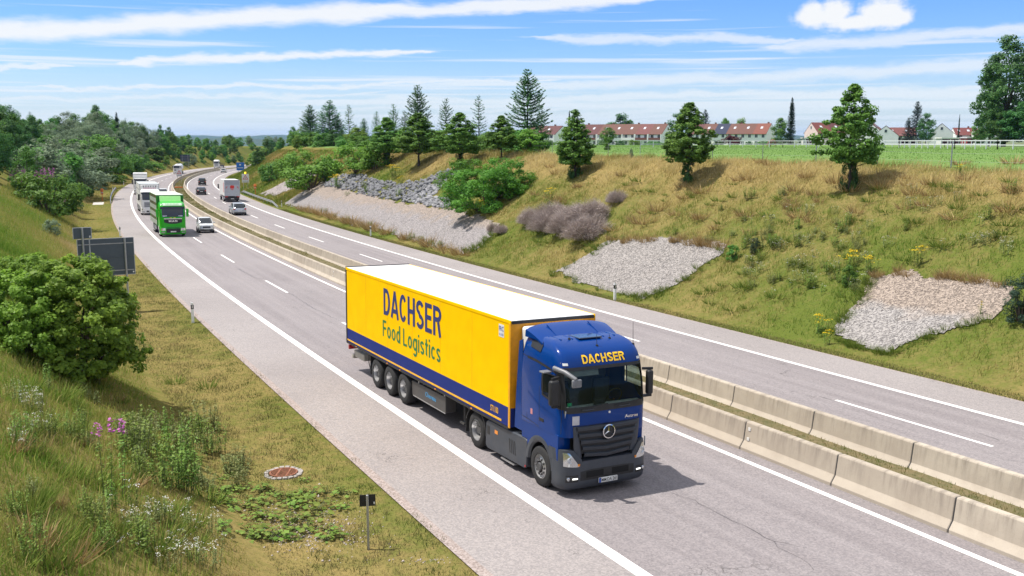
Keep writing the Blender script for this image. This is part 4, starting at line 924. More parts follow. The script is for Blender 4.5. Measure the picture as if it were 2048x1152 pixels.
# ------------------------------------------------------------------ other lorries
W_SMALL = make_wheel_meshes(.50, .30, .30, front=False)
def lorry_cab(T, paintm, h=3.55, w=1.24, length=2.2, grille='plain', letters=None, trimm=None):
    """cab-over front at x = 0, facing +x"""
    C2 = Cab(-1.1, 0, w, [(.9, -.02, w, -length), (2.0, 0, w, -length), (2.9, -.16, w - .01, -length), (3.05, -.2, w - .02, -length), (h - .2, -.42, w - .08, -length + .05), (h - .05, -.75, w - .2, -length + .1), (h, -1.0, w - .35, -length + .12)], 6.0)
    MB().loft([C2.ring(z, 24) for z in (.95, 1.5, 2.0, 2.5, 2.9, 3.05, (3.05 + h - .2) / 2, h - .2, h - .12, h - .05, h)]).build('cab_body', paintm, T, smooth=40)
    Bm = Cab(-.9, .05, w + .01, [(.26, -.03, w - .03, -.6), (.34, .04, w, -.6), (.9, .06, w + .01, -.6), (1.0, .04, w, -.6)], 6.0)
    MB().loft([[(max(p[0], -.55), p[1], p[2]) for p in Bm.ring(z, 24)] for z in (.26, .34, .6, .9, 1.0)]).build('bumper', trimm or paintm, T, smooth=40)
    ws = MB().grid(C2.patch(-w + .10, w - .10, 1.98, 2.92, .008, 16, 4)).build('windscreen', plain('dark_windscreen', (.018, .024, .032), .06, 0, .3, spec=.6), T, smooth=60)
    MB().grid(C2.patch(-w + .08, w - .08, 2.74, 2.98, .02, 16, 2)).build('sun_visor', plain('visor_dark', (.015, .02, .03), .2), T, smooth=60)
    for y in (-.5, .35): MB().bar((C2.front(y, 2.03, .03), y - .25, 2.03), (C2.front(y, 2.1, .03), y + .35, 2.07), .02).build('wiper', black_p, ws)
    for sg in (-1, 1):
        MB().add([(x, sg * (C2.side(x, z) + .006), z) for x, z in ((-1.15, 2.1), (-.35, 1.95), (-.42, 2.85), (-1.1, 2.85))], [(0, 1, 2, 3)]).build('door_window', MATS['dark_windscreen'], T)
        MB().grid(Bm.patch(sg * .72, sg * 1.14, .62, .88, .006, 6, 2)).build('headlight', lamp_m, T)
        MB().grid(Bm.patch(sg * .78, sg * 1.1, .40, .50, .006, 6, 1)).build('fog_lamp', plain('lamp_grey', (.3, .31, .32), .2, .5), T)
        MB().box(-.42, -.28, *sorted((sg * (w + .06), sg * (w + .30))), 1.95, 2.75).build('mirror', paintm if grille == 'lion' else black_p, T, .05)
        MB().bar((-.4, sg * (w - .03), 2.6), (-.35, sg * (w + .1), 2.65), .04).build('mirror_arm', black_p, T)
        MB().box(-1.85, -1.10, *sorted((sg * (w - .2), sg * (w + .004))), .88, 1.06).build('wheel_arch_trim', trimm or paintm, T, .03)
        put_wheel(T, W_SMALL, -1.38, sg * 1.06, .5)
        MB().box(-.98, -.6, *sorted((sg * (w - .3), sg * (w - .02))), .35, .95).build('entry_step', grey_p, T, .02)
    if grille == 'lion':
        MB().grid(C2.patch(-.84, .84, 0, 0, .012, 12, 3, lambda y: (1.30 + .30 * max(0, abs(y) - .35), 1.78))).build('grille', black_p, T)
        MB().grid(C2.patch(-.84, .84, 1.76, 1.83, .03, 12, 1)).build('grille_bar', chrome, T)
        MB().grid(Bm.patch(-.66, .66, .42, .98, .006, 10, 3)).build('lower_intake', black_p, T)
    else:
        MB().grid(C2.patch(-.8, .8, 1.05, 1.72, .012, 12, 3)).build('grille', plain('grille_light', (.32, .33, .35), .4), T)
        for z in (1.15, 1.35, 1.55): MB().grid(C2.patch(-.78, .78, z, z + .05, .02, 10, 1)).build('grille_bar', plain('grille_line', (.12, .12, .13), .5), T)
        MB().grid(Bm.patch(-.55, .55, .42, .6, .006, 8, 1)).build('lower_intake', black_p, T)
    pl = solid_patch([[(.085, y, z) for y in (-.26, 0, .26)] for z in (.48, .59)], .02).build('number_plate', plate_w, T)
    return C2, Bm
def undercarriage(T, x0, x1, axles, w=1.06):
    for sg in (-1, 1):
        MB().box(x0, x1, *sorted((sg * .42, sg * .55)), .75, 1.0).build('chassis_rail', dark_metal, T)
        for x in axles: put_wheel(T, W_SMALL, x, sg * w, .5)
        MB().box(x0 + 2.5 if x0 + 5 < x1 else x0, x1 - 2.6 if x0 + 5 < x1 else x1, *sorted((sg * 1.12, sg * 1.2)), .45, .85).build('side_guard', plain('side_guard_grey', (.22, .23, .25), .5), T)
def green_lorry():
    T = empty('livestock_truck', road_matrix(83.6, 1.72, True), 'bright green livestock lorry with dark windscreen and slatted side openings', 'truck')
    g = carpaint('lorry_green', (.018, .40, .012), rough=.3, dirt=.04); pale = carpaint('lorry_pale_green', (.33, .72, .25)); dg = carpaint('lorry_dark_green', (.006, .16, .012))
    C2, Bm = lorry_cab(T, g, 3.45, 1.23, 2.15, 'lion')
    stroke_text('MAN', chrome, T, lambda u, v, l: (C2.front(-.40 + u, 1.5, .026 + l), -.40 + u, 1.47 + v), .80, .20, .62, .17, .18)
    MB().grid(C2.patch(-.9, .9, 3.08, 3.32, .05, 14, 2)).build('roof_sign', plain('roof_sign_grey', (.42, .58, .42), .5), T)
    for k in range(9): MB().grid(C2.patch(-.62 + k * .14, -.53 + k * .14, 3.13, 3.27, .056, 2, 1)).build('sign_mark', plain('sign_dark_mark', (.10, .22, .10), .5), T)
    for y in (-.95, .95): MB().lathe([(.07, -.02), (.07, .03), (.02, .04)], 'x', 10, (C2.front(y, 3.2, .02), y, 3.2)).build('spot_lamp', lamp_m, T)
    for y in (-.2, .16): MB().grid(C2.patch(y - .1, y + .1, 1.86, 1.93, .01, 2, 1)).build('yellow_decal', plain('decal_yellow', (.75, .6, .05), .5), T)
    for y in (-.75, .7): MB().grid(C2.patch(y - .2, y + .2, 2.02, 2.12, .014, 2, 1)).build('dash_paper', plain('paper_white', (.55, .6, .7), .6), T)
    MB().box(-10.6, -2.45, -1.26, 1.26, 1.0, 3.98).build('body_core', dg, T)
    MB().box(-10.65, -2.42, -1.28, 1.28, 3.98, 4.06).build('roof', plain('lorry_roof', (.55, .60, .53), .6, dirt=.15), T, .03)
    MB().box(-2.45, -2.40, -1.28, 1.28, .98, 3.97).build('front_bulkhead', dg, T)
    MB().prism([(-2.39, 3.25), (-1.9, 3.4), (-2.2, 3.92), (-2.39, 3.92)], 'y', -1.0, 1.0).build('wind_deflector', pale, T, .03)
    for sg in (-1, 1):
        for k in range(5):
            x0 = -10.6 + k * 1.63
            MB().box(x0, x0 + .14, *sorted((sg * 1.262, sg * 1.285)), 1.0, 3.97).build('body_post', g, T)
            for j in range(4): MB().box(x0 + .16, x0 + 1.61, *sorted((sg * 1.262, sg * 1.278)), 1.05 + j * .73, 1.05 + j * .73 + .42).build('side_slat', plain('slat_grey', (.42, .42, .42), .5, .3), T)
            for j in range(4): MB().box(x0 + .35, x0 + 1.3, *sorted((sg * 1.262, sg * 1.270)), 1.05 + j * .73 + .45, 1.05 + j * .73 + .70).build('air_opening', plain('opening_maroon', (.10, .02, .03), .7), T)
        MB().box(-2.6, -2.40, *sorted((sg * 1.262, sg * 1.30)), 1.0, 3.97).build('corner_post', g, T)
    undercarriage(T, -10.5, -2.0, (-6.6, -7.9)); return T
green_lorry()
def white_livestock():
    T = empty('box_truck', road_matrix(119.0, 1.85, True), 'white lorry with dark horn shaped marks on its roof sign, following the green lorry', 'truck')
    C2, Bm = lorry_cab(T, white_paint, 3.4, 1.23, 2.15)
    MB().box(-2.0, -1.3, -1.12, 1.12, 3.3, 3.92).build('roof_sign', white_paint, T, .06)
    for k in range(6):
        y = -.75 + k * .3; mb = MB(); mb.tube([(-1.285, y - .1, 3.84), (-1.285, y - .02, 3.78), (-1.285, y, 3.62)], .03, 5); mb.tube([(-1.28, y + .1, 3.84), (-1.28, y + .02, 3.78), (-1.28, y, 3.64)], .028, 5); mb.build('horn_mark', plain('mark_dark', (.05, .06, .07), .6), T)
    for k in range(8): MB().box(-1.298, -1.29, -.8 + k * .2, -.66 + k * .2, 3.42, 3.56).build('red_mark', plain('mark_rose', (.45, .14, .22), .6), T)
    MB().box(-13.5, -2.3, -1.26, 1.26, 1.05, 3.95).build('body_box', plain('body_white', (.62, .63, .62), .5, dirt=.2), T, .02); MB().box(-13.5, -2.28, -1.27, 1.27, 3.95, 4.02).build('roof', plain('roof_dull', (.42, .45, .45), .6), T)
    for k in range(6):
        for j in range(3): MB().box(-13.2 + k * 1.8, -11.8 + k * 1.8, -1.272, -1.262, 1.6 + j * .8, 1.72 + j * .8).build('side_slot', plain('slot_grey', (.25, .26, .27), .6), T)
    undercarriage(T, -13.4, -2.0, (-9.8, -11.0, -12.2)); return T
white_livestock()
def plain_lorry(s, o, label, h=4.0, L_=12.0, body=True, roof_d=True):
    T = empty('box_truck', road_matrix(s, o, True), label, 'truck')
    lorry_cab(T, white_paint, 3.0 if not roof_d else 3.4, 1.22, 2.1)
    if body:
        MB().box(-L_, -2.25, -1.27, 1.27, 1.05, h).build('body_box', plain('body_clean_white', (.75, .75, .74), .5, dirt=.08), T, .03)
        MB().box(-2.245, -2.235, -1.1, 1.1, h - .22, h - .12).build('body_seam', plain('slot_grey', (.25, .26, .27), .6), T)
    undercarriage(T, -L_ + .1, -2.0, (-L_ + 2, -L_ + 3.3)); return T
plain_lorry(181.0, 1.55, 'plain white high box lorry, last of the close convoy behind the green lorry', 4.0, 9.0, True, False)
def tank_lorry():
    T = empty('tank_truck', road_matrix(345.0, 1.7, True), 'white rounded tank lorry passing behind the danger sign on the median', 'truck')
    lorry_cab(T, white_paint, 3.1, 1.22, 2.1)
    mb = MB(); mb.lathe([(.2, -11), (1.0, -10.9), (1.2, -10.5), (1.2, -3.0), (1.0, -2.5), (.2, -2.4)], 'x', 20, (0, 0, 2.35)); mb.build('tank', plain('tank_white', (.74, .76, .78), .35), T, smooth=50)
    MB().box(-10, -3, -.25, .25, 3.53, 3.62).build('catwalk', dark_metal, T); undercarriage(T, -11, -2.0, (-8, -9.3)); return T
tank_lorry()
def transporter():
    T = empty('car_transporter', road_matrix(451.0, 1.9, True), 'distant white lorry pulling an empty dark open frame trailer', 'truck')
    lorry_cab(T, white_paint, 3.7, 1.22, 2.1)
    MB().box(-15, -2.4, -1.2, 1.2, 1.0, 1.2).build('deck', dark_metal, T)
    for x in (-14.5, -11, -8, -5, -2.8):
        for sg in (-1, 1): MB().box(x, x + .15, *sorted((sg * 1.1, sg * 1.22)), 1.2, 2.5 - (x + 2.8) * -.05).build('stanchion', dark_metal, T)
    for sg in (-1, 1): MB().bar((-14.5, sg * 1.16, 1.9), (-2.8, sg * 1.16, 2.5), .1, .14).build('upper_rail', dark_metal, T)
    undercarriage(T, -15, -2.0, (-11.8, -13)); return T
transporter()
def red_white_lorry():
    T = empty('delivery_truck', road_matrix(151.0, 15.75, False), 'white delivery lorry seen from behind with a red emblem on its tail lift', 'truck')
    wb = plain('delivery_white', (.70, .70, .69), .45, dirt=.12); sil = plain('tail_silver', (.50, .52, .55), .35, .4, dirt=.1); red = plain('emblem_red', (.65, .03, .02), .45)
    L_, h, w = 7.6, 3.65, 1.26
    MB().box(.02, L_, -w, w, 1.0, h).build('body_box', wb, T, .03); MB().box(0, .06, -w - .01, w + .01, h - .12, h + .02).build('rear_header', plain('header_grey', (.30, .31, .33), .5), T)
    for sg in (-1, 1): MB().box(-.02, .03, *sorted((sg * (w - .16), sg * w)), .98, h - .12).build('rear_post', sil, T)
    lift = MB().box(-.06, -.02, -w + .17, w - .17, 1.02, 2.85).build('tail_lift', sil, T, .015)
    MB().box(-.01, .02, -w + .17, w - .17, 2.87, h - .14).build('rear_shutter', plain('shutter_grey', (.36, .38, .42), .5), T)
    mb = MB(); mb.prism([(-.30, 2.75), (.22, 2.80), (.34, 2.62), (.34, 2.30), (.22, 2.28), (.22, 2.05), (.12, 2.05), (.12, 2.28), (.02, 2.28), (.02, 1.98), (-.08, 1.98), (-.08, 2.30), (-.18, 2.30), (-.18, 2.08), (-.26, 2.08), (-.26, 2.36), (-.36, 2.45)], 'x', -.075, -.062); mb.build('red_emblem', red, lift)
    for sg in (-1, 1):
        for k in range(3): MB().box(-.066, -.061, *sorted((sg * (.78 + k * .08), sg * (.83 + k * .08))), 2.45 - .12 * k, 2.65 - .05 * k).build('red_mark', red, lift)
        MB().box(-.10, .02, *sorted((sg * .72, sg * 1.18)), .82, .98).build('tail_lamp', red_l, T, .01)
        MB().box(1.0, 1.02, *sorted((sg * .5, sg * 1.2)), .3, .9).build('mud_flap', rubber, T)
        MB().box(L_ + 1.5, L_ + 1.62, *sorted((sg * 1.32, sg * 1.55)), 1.9, 2.7).build('mirror', black_p, T, .04)
        MB().box(.4, 1.8, *sorted((sg * (w + .002), sg * (w + .012))), 1.6, 3.2).build('side_graphic', plain('graphic_rose', (.62, .35, .35), .5), T)
        MB().box(.5, 2.3, *sorted((sg * 1.1, sg * 1.2)), .45, .85).build('side_guard', MATS['side_guard_grey'], T)
        for x in (2.9, 6.9 + 1.6): put_wheel(T, W_SMALL, x, sg * 1.06, .5)
    MB().box(-.04, .1, -1.1, 1.1, .42, .80).build('underrun_bar', dark_metal, T, .02); MB().box(-.055, -.041, -.26, .26, .5, .61).build('number_plate', plate_w, T)
    MB().box(.1, L_ + 1.5, -.5, .5, .7, 1.0).build('chassis', dark_metal, T)
    cabc = MB(); cabc.prism([(L_ + .15, .6), (L_ + 2.1, .6), (L_ + 2.15, 1.9), (L_ + 1.9, 2.9), (L_ + .15, 2.95)], 'y', -1.2, 1.2); cabc.build('cab_body', wb, T, .08)
    return T
red_white_lorry()

# ------------------------------------------------------------------ cars
W_CAR = make_wheel_meshes(.325, .21, .215)
def car(name, label, M, paintm, L_=4.5, w=.90, h=1.5, belt=.98, nose=.78, tail=.95, hood=.28, ws=.44, roof0=.52, roof1=.86, rear=.98, wheel=.325, facing='rear', wb=None):
    """body sections run from the rear bumper (x=-L/2) to the front one (x=+L/2). hood/ws/roof fractions are measured from the front"""
    T = empty(name, M, label, 'car'); H2 = L_ / 2; X = lambda f: H2 - f * L_
    gc = .20
    def sec(x, wz, z1, z0=gc):
        pts = []
        for (fy, fz) in ((-.86, 0), (-1, .18), (-1.0, .55), (-.97, .82), (-.86, 1.0), (0, 1.03), (.86, 1.0), (.97, .82), (1.0, .55), (1, .18), (.86, 0)): pts.append((x, fy * wz, z0 + fz * (z1 - z0)))
        return pts
    xs = [(X(0), w * .80, nose * .84, .28), (X(.02), w * .90, nose * .95, .22), (X(.08), w * .97, nose, gc), (X(hood * .7), w, nose + (belt - nose) * .7, gc), (X(hood), w, belt - .02, gc), (X(.5), w, belt, gc), (X(.8), w, belt + .02, gc), (X(.93), w * .97, tail, gc), (X(.985), w * .91, tail * .97, .24), (X(1.0), w * .82, tail * .9, .3)]
    MB().loft([sec(a, b_, c, d) for a, b_, c, d in xs]).build('body', paintm, T, smooth=45)
    # greenhouse
    def ring(z, f0, f1, wt):
        r_ = []; x0, x1 = X(f0), X(f1)
        for (a, b_) in ((0, -.55), (0, .55), (.12, .93), (.5, 1.0), (.85, .95), (1, .60), (1, -.60), (.85, -.95), (.5, -1.0), (.12, -.93)): r_.append((x0 + (x1 - x0) * a, wt * b_, z))
        return r_
    gl = plain('car_glass', (.022, .028, .034), .05, 0, .3, spec=.6)
    gh = MB().loft([ring(belt - .03, hood - .01, rear, w * .93), ring(belt + (h - belt) * .55, (hood + ws) / 2 + .01, (rear + roof1) / 2 + .01, w * .85), ring(h - .05, ws, roof1, w * .76)]).build('greenhouse', gl, T, smooth=30)
    MB().loft([ring(h - .055, ws - .005, roof1 + .015, w * .775), ring(h - .02, ws + .02, roof1 - .02, w * .72), ring(h, ws + .08, roof1 - .08, w * .55)]).build('roof', paintm, T, smooth=60)
    for sg in (-1, 1):
        for f_b, f_t in ((hood, ws), ((ws + roof1) / 2, (ws + roof1) / 2), (rear - .02, roof1)):
            MB().bar((X(f_b + .01), sg * w * .925, belt - .02), (X(f_t + .005), sg * w * .77, h - .05), .06, .05).build('pillar', paintm, gh)
        MB().box(X(hood + .06), X(hood + .02), *sorted((sg * w * .97, sg * (w * .97 + .18))), belt + .0, belt + .14).build('mirror', paintm, T, .03)
        for f_ in (.18, .80): put_wheel(T, W_CAR, X(f_), sg * (w - .11), wheel); MB().lathe([(wheel * 1.14, -.01), (wheel * 1.14, .012)], 'y', 22, (X(f_), sg * (w - .006), wheel)).build('wheel_arch', black_p, T)
        MB().box(X(1.0) - .005, X(.96), *sorted((sg * w * .62, sg * w * .90)), tail * .72, tail * .9).build('tail_lamp', red_l, T, .02)
        MB().box(X(.07), X(.0) + .0, *sorted((sg * w * .55, sg * w * .86)), nose * .76, nose * .92).build('headlight', lamp_m, T, .03)
        MB().box(X(.62), X(.30), *sorted((sg * (w - .004), sg * (w + .006))), belt * .72, belt * .735).build('door_crease', black_p, T)
    MB().box(X(1.0) - .03, X(.95), -w * .86, w * .86, .26, .46).build('rear_bumper', black_p, T, .04); MB().box(X(.05), X(0) + .03, -w * .84, w * .84, .24, .42).build('front_bumper', black_p, T, .04)
    MB().box(X(1.0) - .02, X(1.0) + .05, -.26, .26, tail * .60, tail * .60 + .11).build('number_plate', plate_w, T)
    MB().box(X(0) - .05, X(0) + .035, -.26, .26, .40, .50).build('front_plate', plate_w, T)
    MB().box(X(0) - .08, X(0) + .008, -w * .5, w * .5, nose * .62, nose * .82).build('grille', black_p, T)
    return T
silver = plain('car_silver', (.55, .58, .61), .3, .5, .3); blackcar = plain('car_black', (.013, .014, .017), .25, 0, .4); whitecar = plain('car_white', (.76, .77, .77), .3, 0, .4); anth = plain('car_anthracite', (.022, .026, .026), .3, .2, .3)
car('city_car', 'short silver two seat city car overtaking the green lorry', road_matrix(87.4 + 1.3, 5.35, True), plain('car_pale_silver', (.66, .68, .70), .3, .3, .3), 2.6, .78, 1.55, .98, .86, 1.05, .24, .50, .5, .92, 1.0, .29)
car('estate_car', 'silver sport utility car with raked rear window in the overtaking lane', road_matrix(115.5 + 2.3, 12.75, False), silver, 4.6, .92, 1.62, 1.02, .86, 1.08, .28, .43, .5, .90, 1.0, .35)
car('saloon_car', 'black saloon car with pale rear window in the overtaking lane', road_matrix(178.6 + 2.3, 12.5, False), blackcar, 4.6, .90, 1.45, .95, .78, 1.02, .28, .44, .5, .78, .94)
car('off_road_car', 'dark upright off road car ahead of the black saloon', road_matrix(233.8 + 2.3, 14.4, False), anth, 4.7, .93, 1.80, 1.12, .98, 1.15, .27, .40, .5, .94, 1.0, .38)
car('hatchback_car', 'white hatchback car alongside the white lorries, partly hidden by the green one', road_matrix(172, 5.4, True), whitecar, 4.3, .88, 1.48, .96, .80, 1.0, .28, .45, .5, .88, 1.0)
car('estate_car', 'far off pale car near the blue information sign', road_matrix(374, 15.2, False), whitecar, 4.6, .90, 1.5, .96, .80, 1.0, .28, .44, .5, .90, 1.0)
# ------------------------------------------------------------------ roadside furniture
galv = plain('galvanised', (.40, .41, .42), .45, .6, dirt=.2); sign_back = plain('sign_back_grey', (.075, .095, .115), .5, .2, var=.06); sign_white = plain('sign_white', (.68, .68, .70), .45)
conc_pale = plain('slab_concrete', (.50, .47, .43), .9, nscale=9, var=.2); orange = plain('call_box_orange', (.75, .16, .02), .45); sign_red = plain('sign_red', (.55, .02, .03), .4); sign_blue = plain('sign_blue', (.008, .13, .52), .4)
def face_road(s, o, back, dth=0.):
    """upright frame: +X looks along (or against) the road, z vertical"""
    th = float(np.interp(s, SS, CT)) + (math.pi if back else 0) + dth; M = Matrix.Rotation(th, 4, 'Z'); M.translation = on_so(s, o); return M
# big sign seen from behind, half in the bush
def big_sign():
    T = empty('road_sign', face_road(38.6, -5.72, False, .05) @ Matrix.Translation((0, 0, .2)), 'large dark grey road sign seen from behind, its post beside the round green bush', 'road sign')
    # local: +x away from camera along the road, +y to the left of it; right post at y=0
    for y in (0, 2.05):
        MB().tube([(0, y, -.2), (0, y, 3.75 if y < 1 else 4.35)], .055, 10).build('post', galv, T, smooth=60); MB().lathe([(.16, 0), (.16, .05), (.06, .08)], 'z', 12, (0, y, .02)).build('post_flange', galv, T)
    MB().box(-.35, .35, -.32, .32, -.05, .04).build('footing', plain('footing_rust', (.33, .22, .17), .9), T, .05)
    for k, (z0, z1) in enumerate(((1.76, 2.72), (2.74, 3.72))):
        p = MB().box(.07, .10, -.44, 2.32, z0, z1).build('panel', sign_back, T, .004)
    rim_ = plain('sign_rim', (.42, .44, .46), .5, .3)
    fr = MB(); fr.bar((.085, -.44, 3.73), (.085, 2.32, 3.73), .05, .03); fr.bar((.085, -.44, 1.755), (.085, 2.32, 1.755), .05, .03); fr.bar((.085, -.45, 1.75), (.085, -.45, 3.73), .05, .03); fr.bar((.085, 2.33, 1.75), (.085, 2.33, 3.73), .05, .03); fr.build('panel_rim', rim_, T)
    for z in (2.0, 2.73, 3.45): MB().bar((.06, -.40, z), (.06, 2.3, z), .03, .05).build('cross_rail', galv if z != 2.73 else sign_back, T)
    MB().box(.055, .07, 1.7, 1.76, 1.8, 3.7).build('join_strip', rim_, T)
    sm = MB().box(.07, .10, 1.62, 2.48, 3.77, 4.34).build('upper_panel', sign_back, T, .004)
    f2 = MB(); f2.bar((.085, 1.61, 4.35), (.085, 2.49, 4.35), .05, .03); f2.bar((.085, 1.61, 3.77), (.085, 1.61, 4.35), .05, .03); f2.bar((.085, 2.49, 3.77), (.085, 2.49, 4.35), .05, .03); f2.build('upper_rim', rim_, sm)
    MB().box(.062, .069, -.40, -.33, 1.84, 1.92).build('inspection_sticker', plate_w, T); MB().box(.062, .069, 1.66, 1.72, 3.82, 3.92).build('inspection_sticker', plate_w, sm)
big_sign()
def small_sign():
    p = at(737, 1099); s, o = to_so(p.x, p.y)
    T = empty('marker_sign', face_road(float(s[0]), float(o[0]), False, -.28), 'small black backed marker sign on a short post beside the gravelly weeds', 'road sign'); T.location = p
    MB().box(-.025, .025, -.025, .025, -.1, 1.22).build('post', galv, T, .006); MB().box(.028, .036, -.175, .165, .96, 1.22).build('panel', plain('marker_black', (.012, .013, .017), .5), T, .003)
    MB().box(.02, .04, -.03, .03, 1.08, 1.10).build('clip', galv, T); MB().box(.0275, .0278, -.16, -.13, 1.0, 1.05).build('sticker', plate_w, T)
small_sign()
# delineator posts
dl_w, dl_b = plain('delineator_white', (.85, .85, .84), .5, dirt=.03), plain('delineator_black', (.015, .015, .017), .6)
def delineator_proto():
    T = empty('delineator_post')
    pr_ = lambda r_: [(-.06 * r_, -.07 * r_), (.06 * r_, -.05 * r_), (.06 * r_, .05 * r_), (-.06 * r_, .07 * r_)]
    mb = MB(); mb.prism(pr_(1), 'z', -.1, .70); mb.build('post', dl_w, T)
    mb = MB(); mb.prism(pr_(1.03), 'z', .70, .92); mb.build('black_band', dl_b, T)
    mb = MB(); a = [(x, y, .92) for x, y in pr_(1)]; b_ = [(x, y, 1.0 + (.05 if y > 0 else 0)) for x, y in pr_(1)]; mb.loft([a, b_]); mb.build('cap', dl_w, T)
    MB().box(.058, .066, -.02, .02, .74, .90).build('reflector', plain('reflector_silver', (.7, .7, .72), .2, .4), T); MB().box(-.068, -.06, -.02, .02, .74, .90).build('reflector', MATS['reflector_silver'], T); return T
dp = delineator_proto(); used = False
for (s, o, lab) in ((32.9, -3.25, 'white delineator post with black band on the mown verge near the large grey sign'), (86.3, -3.05, 'white delineator post with black band level with the green lorry'), (205, -4.3, 'white delineator post standing before the curved guard rail'), (237, -3.7, 'white delineator post by the wooded bend, beyond the guard rail'), (325, -3.7, 'distant white delineator post on the outside of the bend'),
                  (31.2, 20.45, 'white delineator post at the foot of the middle gravel patch'), (80.0, 20.7, 'white delineator post below the long gravel slope'), (136.3, 21.6, 'white delineator post at the end of the guard rail by the gravel slope'), (-20, 20.5, 'white delineator post on the verge of the opposite carriageway')):
    if s < 0: continue
    o_ = dp if not used else copy_tree(dp); used = True; o_.matrix_world = face_road(s, o, False); tag(o_, lab, 'delineator', 'delineator posts along the verges')
# steel guard rails
def guard_rail(pts, label, side, dip=True):
    """pts: (s, o) run; posts every 4 m; ends dip to the ground"""
    s0, s1 = pts[0][0], pts[-1][0]; n = max(2, int(abs(s1 - s0) / 2)); sv = np.linspace(s0, s1, n + 1); ov = np.interp(sv, sorted(p[0] for p in pts), [p[1] for p in sorted(pts)])
    base = on_so(sv[n // 2], ov[n // 2]); T = empty('guard_rail', base, label, 'guard rail')
    prof = [(-.0, .155), (.05, .13), (.05, .09), (0, .05), (0, -.05), (.05, -.09), (.05, -.13), (0, -.155)]
    def hgt(i): return .62 * min(1, (i + .3) / 3, (n - i + .3) / 3) if dip else .62
    rings = []
    for i, (s, o) in enumerate(zip(sv, ov)):
        p = on_so(s, o) - base; th = float(np.interp(s, SS, CT)); r_ = Vector((math.sin(th), -math.cos(th), 0)) * side
        front = [p + r_ * a + Vector((0, 0, hgt(i) + b_)) for a, b_ in prof]; back = [p + r_ * (a - .012) + Vector((0, 0, hgt(i) + b_)) for a, b_ in prof[::-1]]; rings.append(front + back)
    MB().loft(rings).build('rail', galv, T, smooth=50)
    for i in range(0, n + 1, 1 if n < 16 else 2):
        p = on_so(sv[i], ov[i]) - base; th = float(np.interp(sv[i], SS, CT)); r_ = Vector((math.sin(th), -math.cos(th), 0)) * side
        q = p - r_ * .07; MB().box(q.x - .05, q.x + .05, q.y - .05, q.y + .05, q.z - .2, q.z + hgt(i) + .1).build('post', galv, T)
guard_rail([(150, -3.05), (210, -3.75)], 'steel guard rail curving along the verge beside the white lorries', 1); guard_rail([(136, 21.0), (190, 20.7)], 'steel guard rail beside the red and white delivery lorry', -1)
# emergency call boxes
def call_box(p, label, slab=True):
    s, o = to_so(p.x, p.y); T = empty('emergency_phone', face_road(float(s[0]), float(o[0]), True), label, 'emergency phone'); T.location = p
    MB().box(-.06, .06, -.06, .06, -.1, 1.15).build('post', orange, T); bx = MB().box(-.16, .16, -.19, .19, 1.1, 1.72).build('call_box', orange, T, .03); MB().box(.161, .166, -.14, .14, 1.3, 1.5).build('speech_panel', plain('panel_pale', (.6, .55, .5), .5), bx)
    MB().prism([(-.24, 1.74), (.24, 1.74), (.16, 1.95), (-.16, 1.95)], 'y', -.26, .26).build('hood', orange, T, .03)
    MB().box(-.1, .1, -.14, .14, 1.97, 2.12).build('beacon', plain('beacon_orange', (.8, .3, .05), .3), T, .03)
p1 = at(205, 402); call_box(p1, 'orange emergency telephone post at the edge of the wooded bank')
th_ = float(np.interp(157, SS, CT)); sl = MB().box(-3.4, 3.0, -.8, .8, -.2, .10).build('paved_stand', conc_pale, None, .03); sl.matrix_world = face_road(151.5, -4.9, False); tag(sl, 'pale concrete slab stand in the grass before the emergency telephone', 'slab')
p2 = on_so(175.5, 22.2); call_box(p2, 'orange emergency telephone post below the gravel slope by the guard rail')
# danger signs
def danger_sign(M, label, lamp):
    T = empty('warning_sign', M, label, 'road sign')
    for y in (-.45, .45): MB().tube([(0, y, -.2), (0, y, 3.6)], .045, 8).build('post', galv, T)
    MB().box(.05, .08, -.72, .72, 1.75, 3.55).build('panel', sign_white, T, .01)
    tri = lambda r_, z: [(r_ * math.sin(a), z + r_ * math.cos(a)) for a in (0, 2 * math.pi / 3, -2 * math.pi / 3)]
    MB().prism(tri(.66, 2.72), 'x', .082, .088).build('red_triangle', sign_red, T); MB().prism(tri(.42, 2.72), 'x', .089, .094).build('white_triangle', sign_white, T)
    mb = MB(); mb.tube([(.097, -.1, 2.52), (.097, -.02, 2.66), (.097, .08, 2.72), (.097, -.03, 2.86)], .035, 6); mb.build('bend_arrow', ink, T); MB().box(.082, .085, -.6, .6, 1.85, 2.15).build('supplementary_plate', plain('plate_pale', (.5, .5, .53), .5), T)
    if lamp: MB().lathe([(.05, 0), (.17, .05), (.19, .2), (.12, .34), (.02, .38)], 'z', 14, (.05, 0, 3.6)).build('warning_lamp', emit('lit_amber', (1.0, .55, .02), 1.6), T)
danger_sign(face_road(253.7, 8.8, True), 'white warning sign with red triangle on the median, before the tank lorry', False); danger_sign(face_road(196.0, 22.2, True), 'white warning sign with red triangle under a lit amber lamp', True)
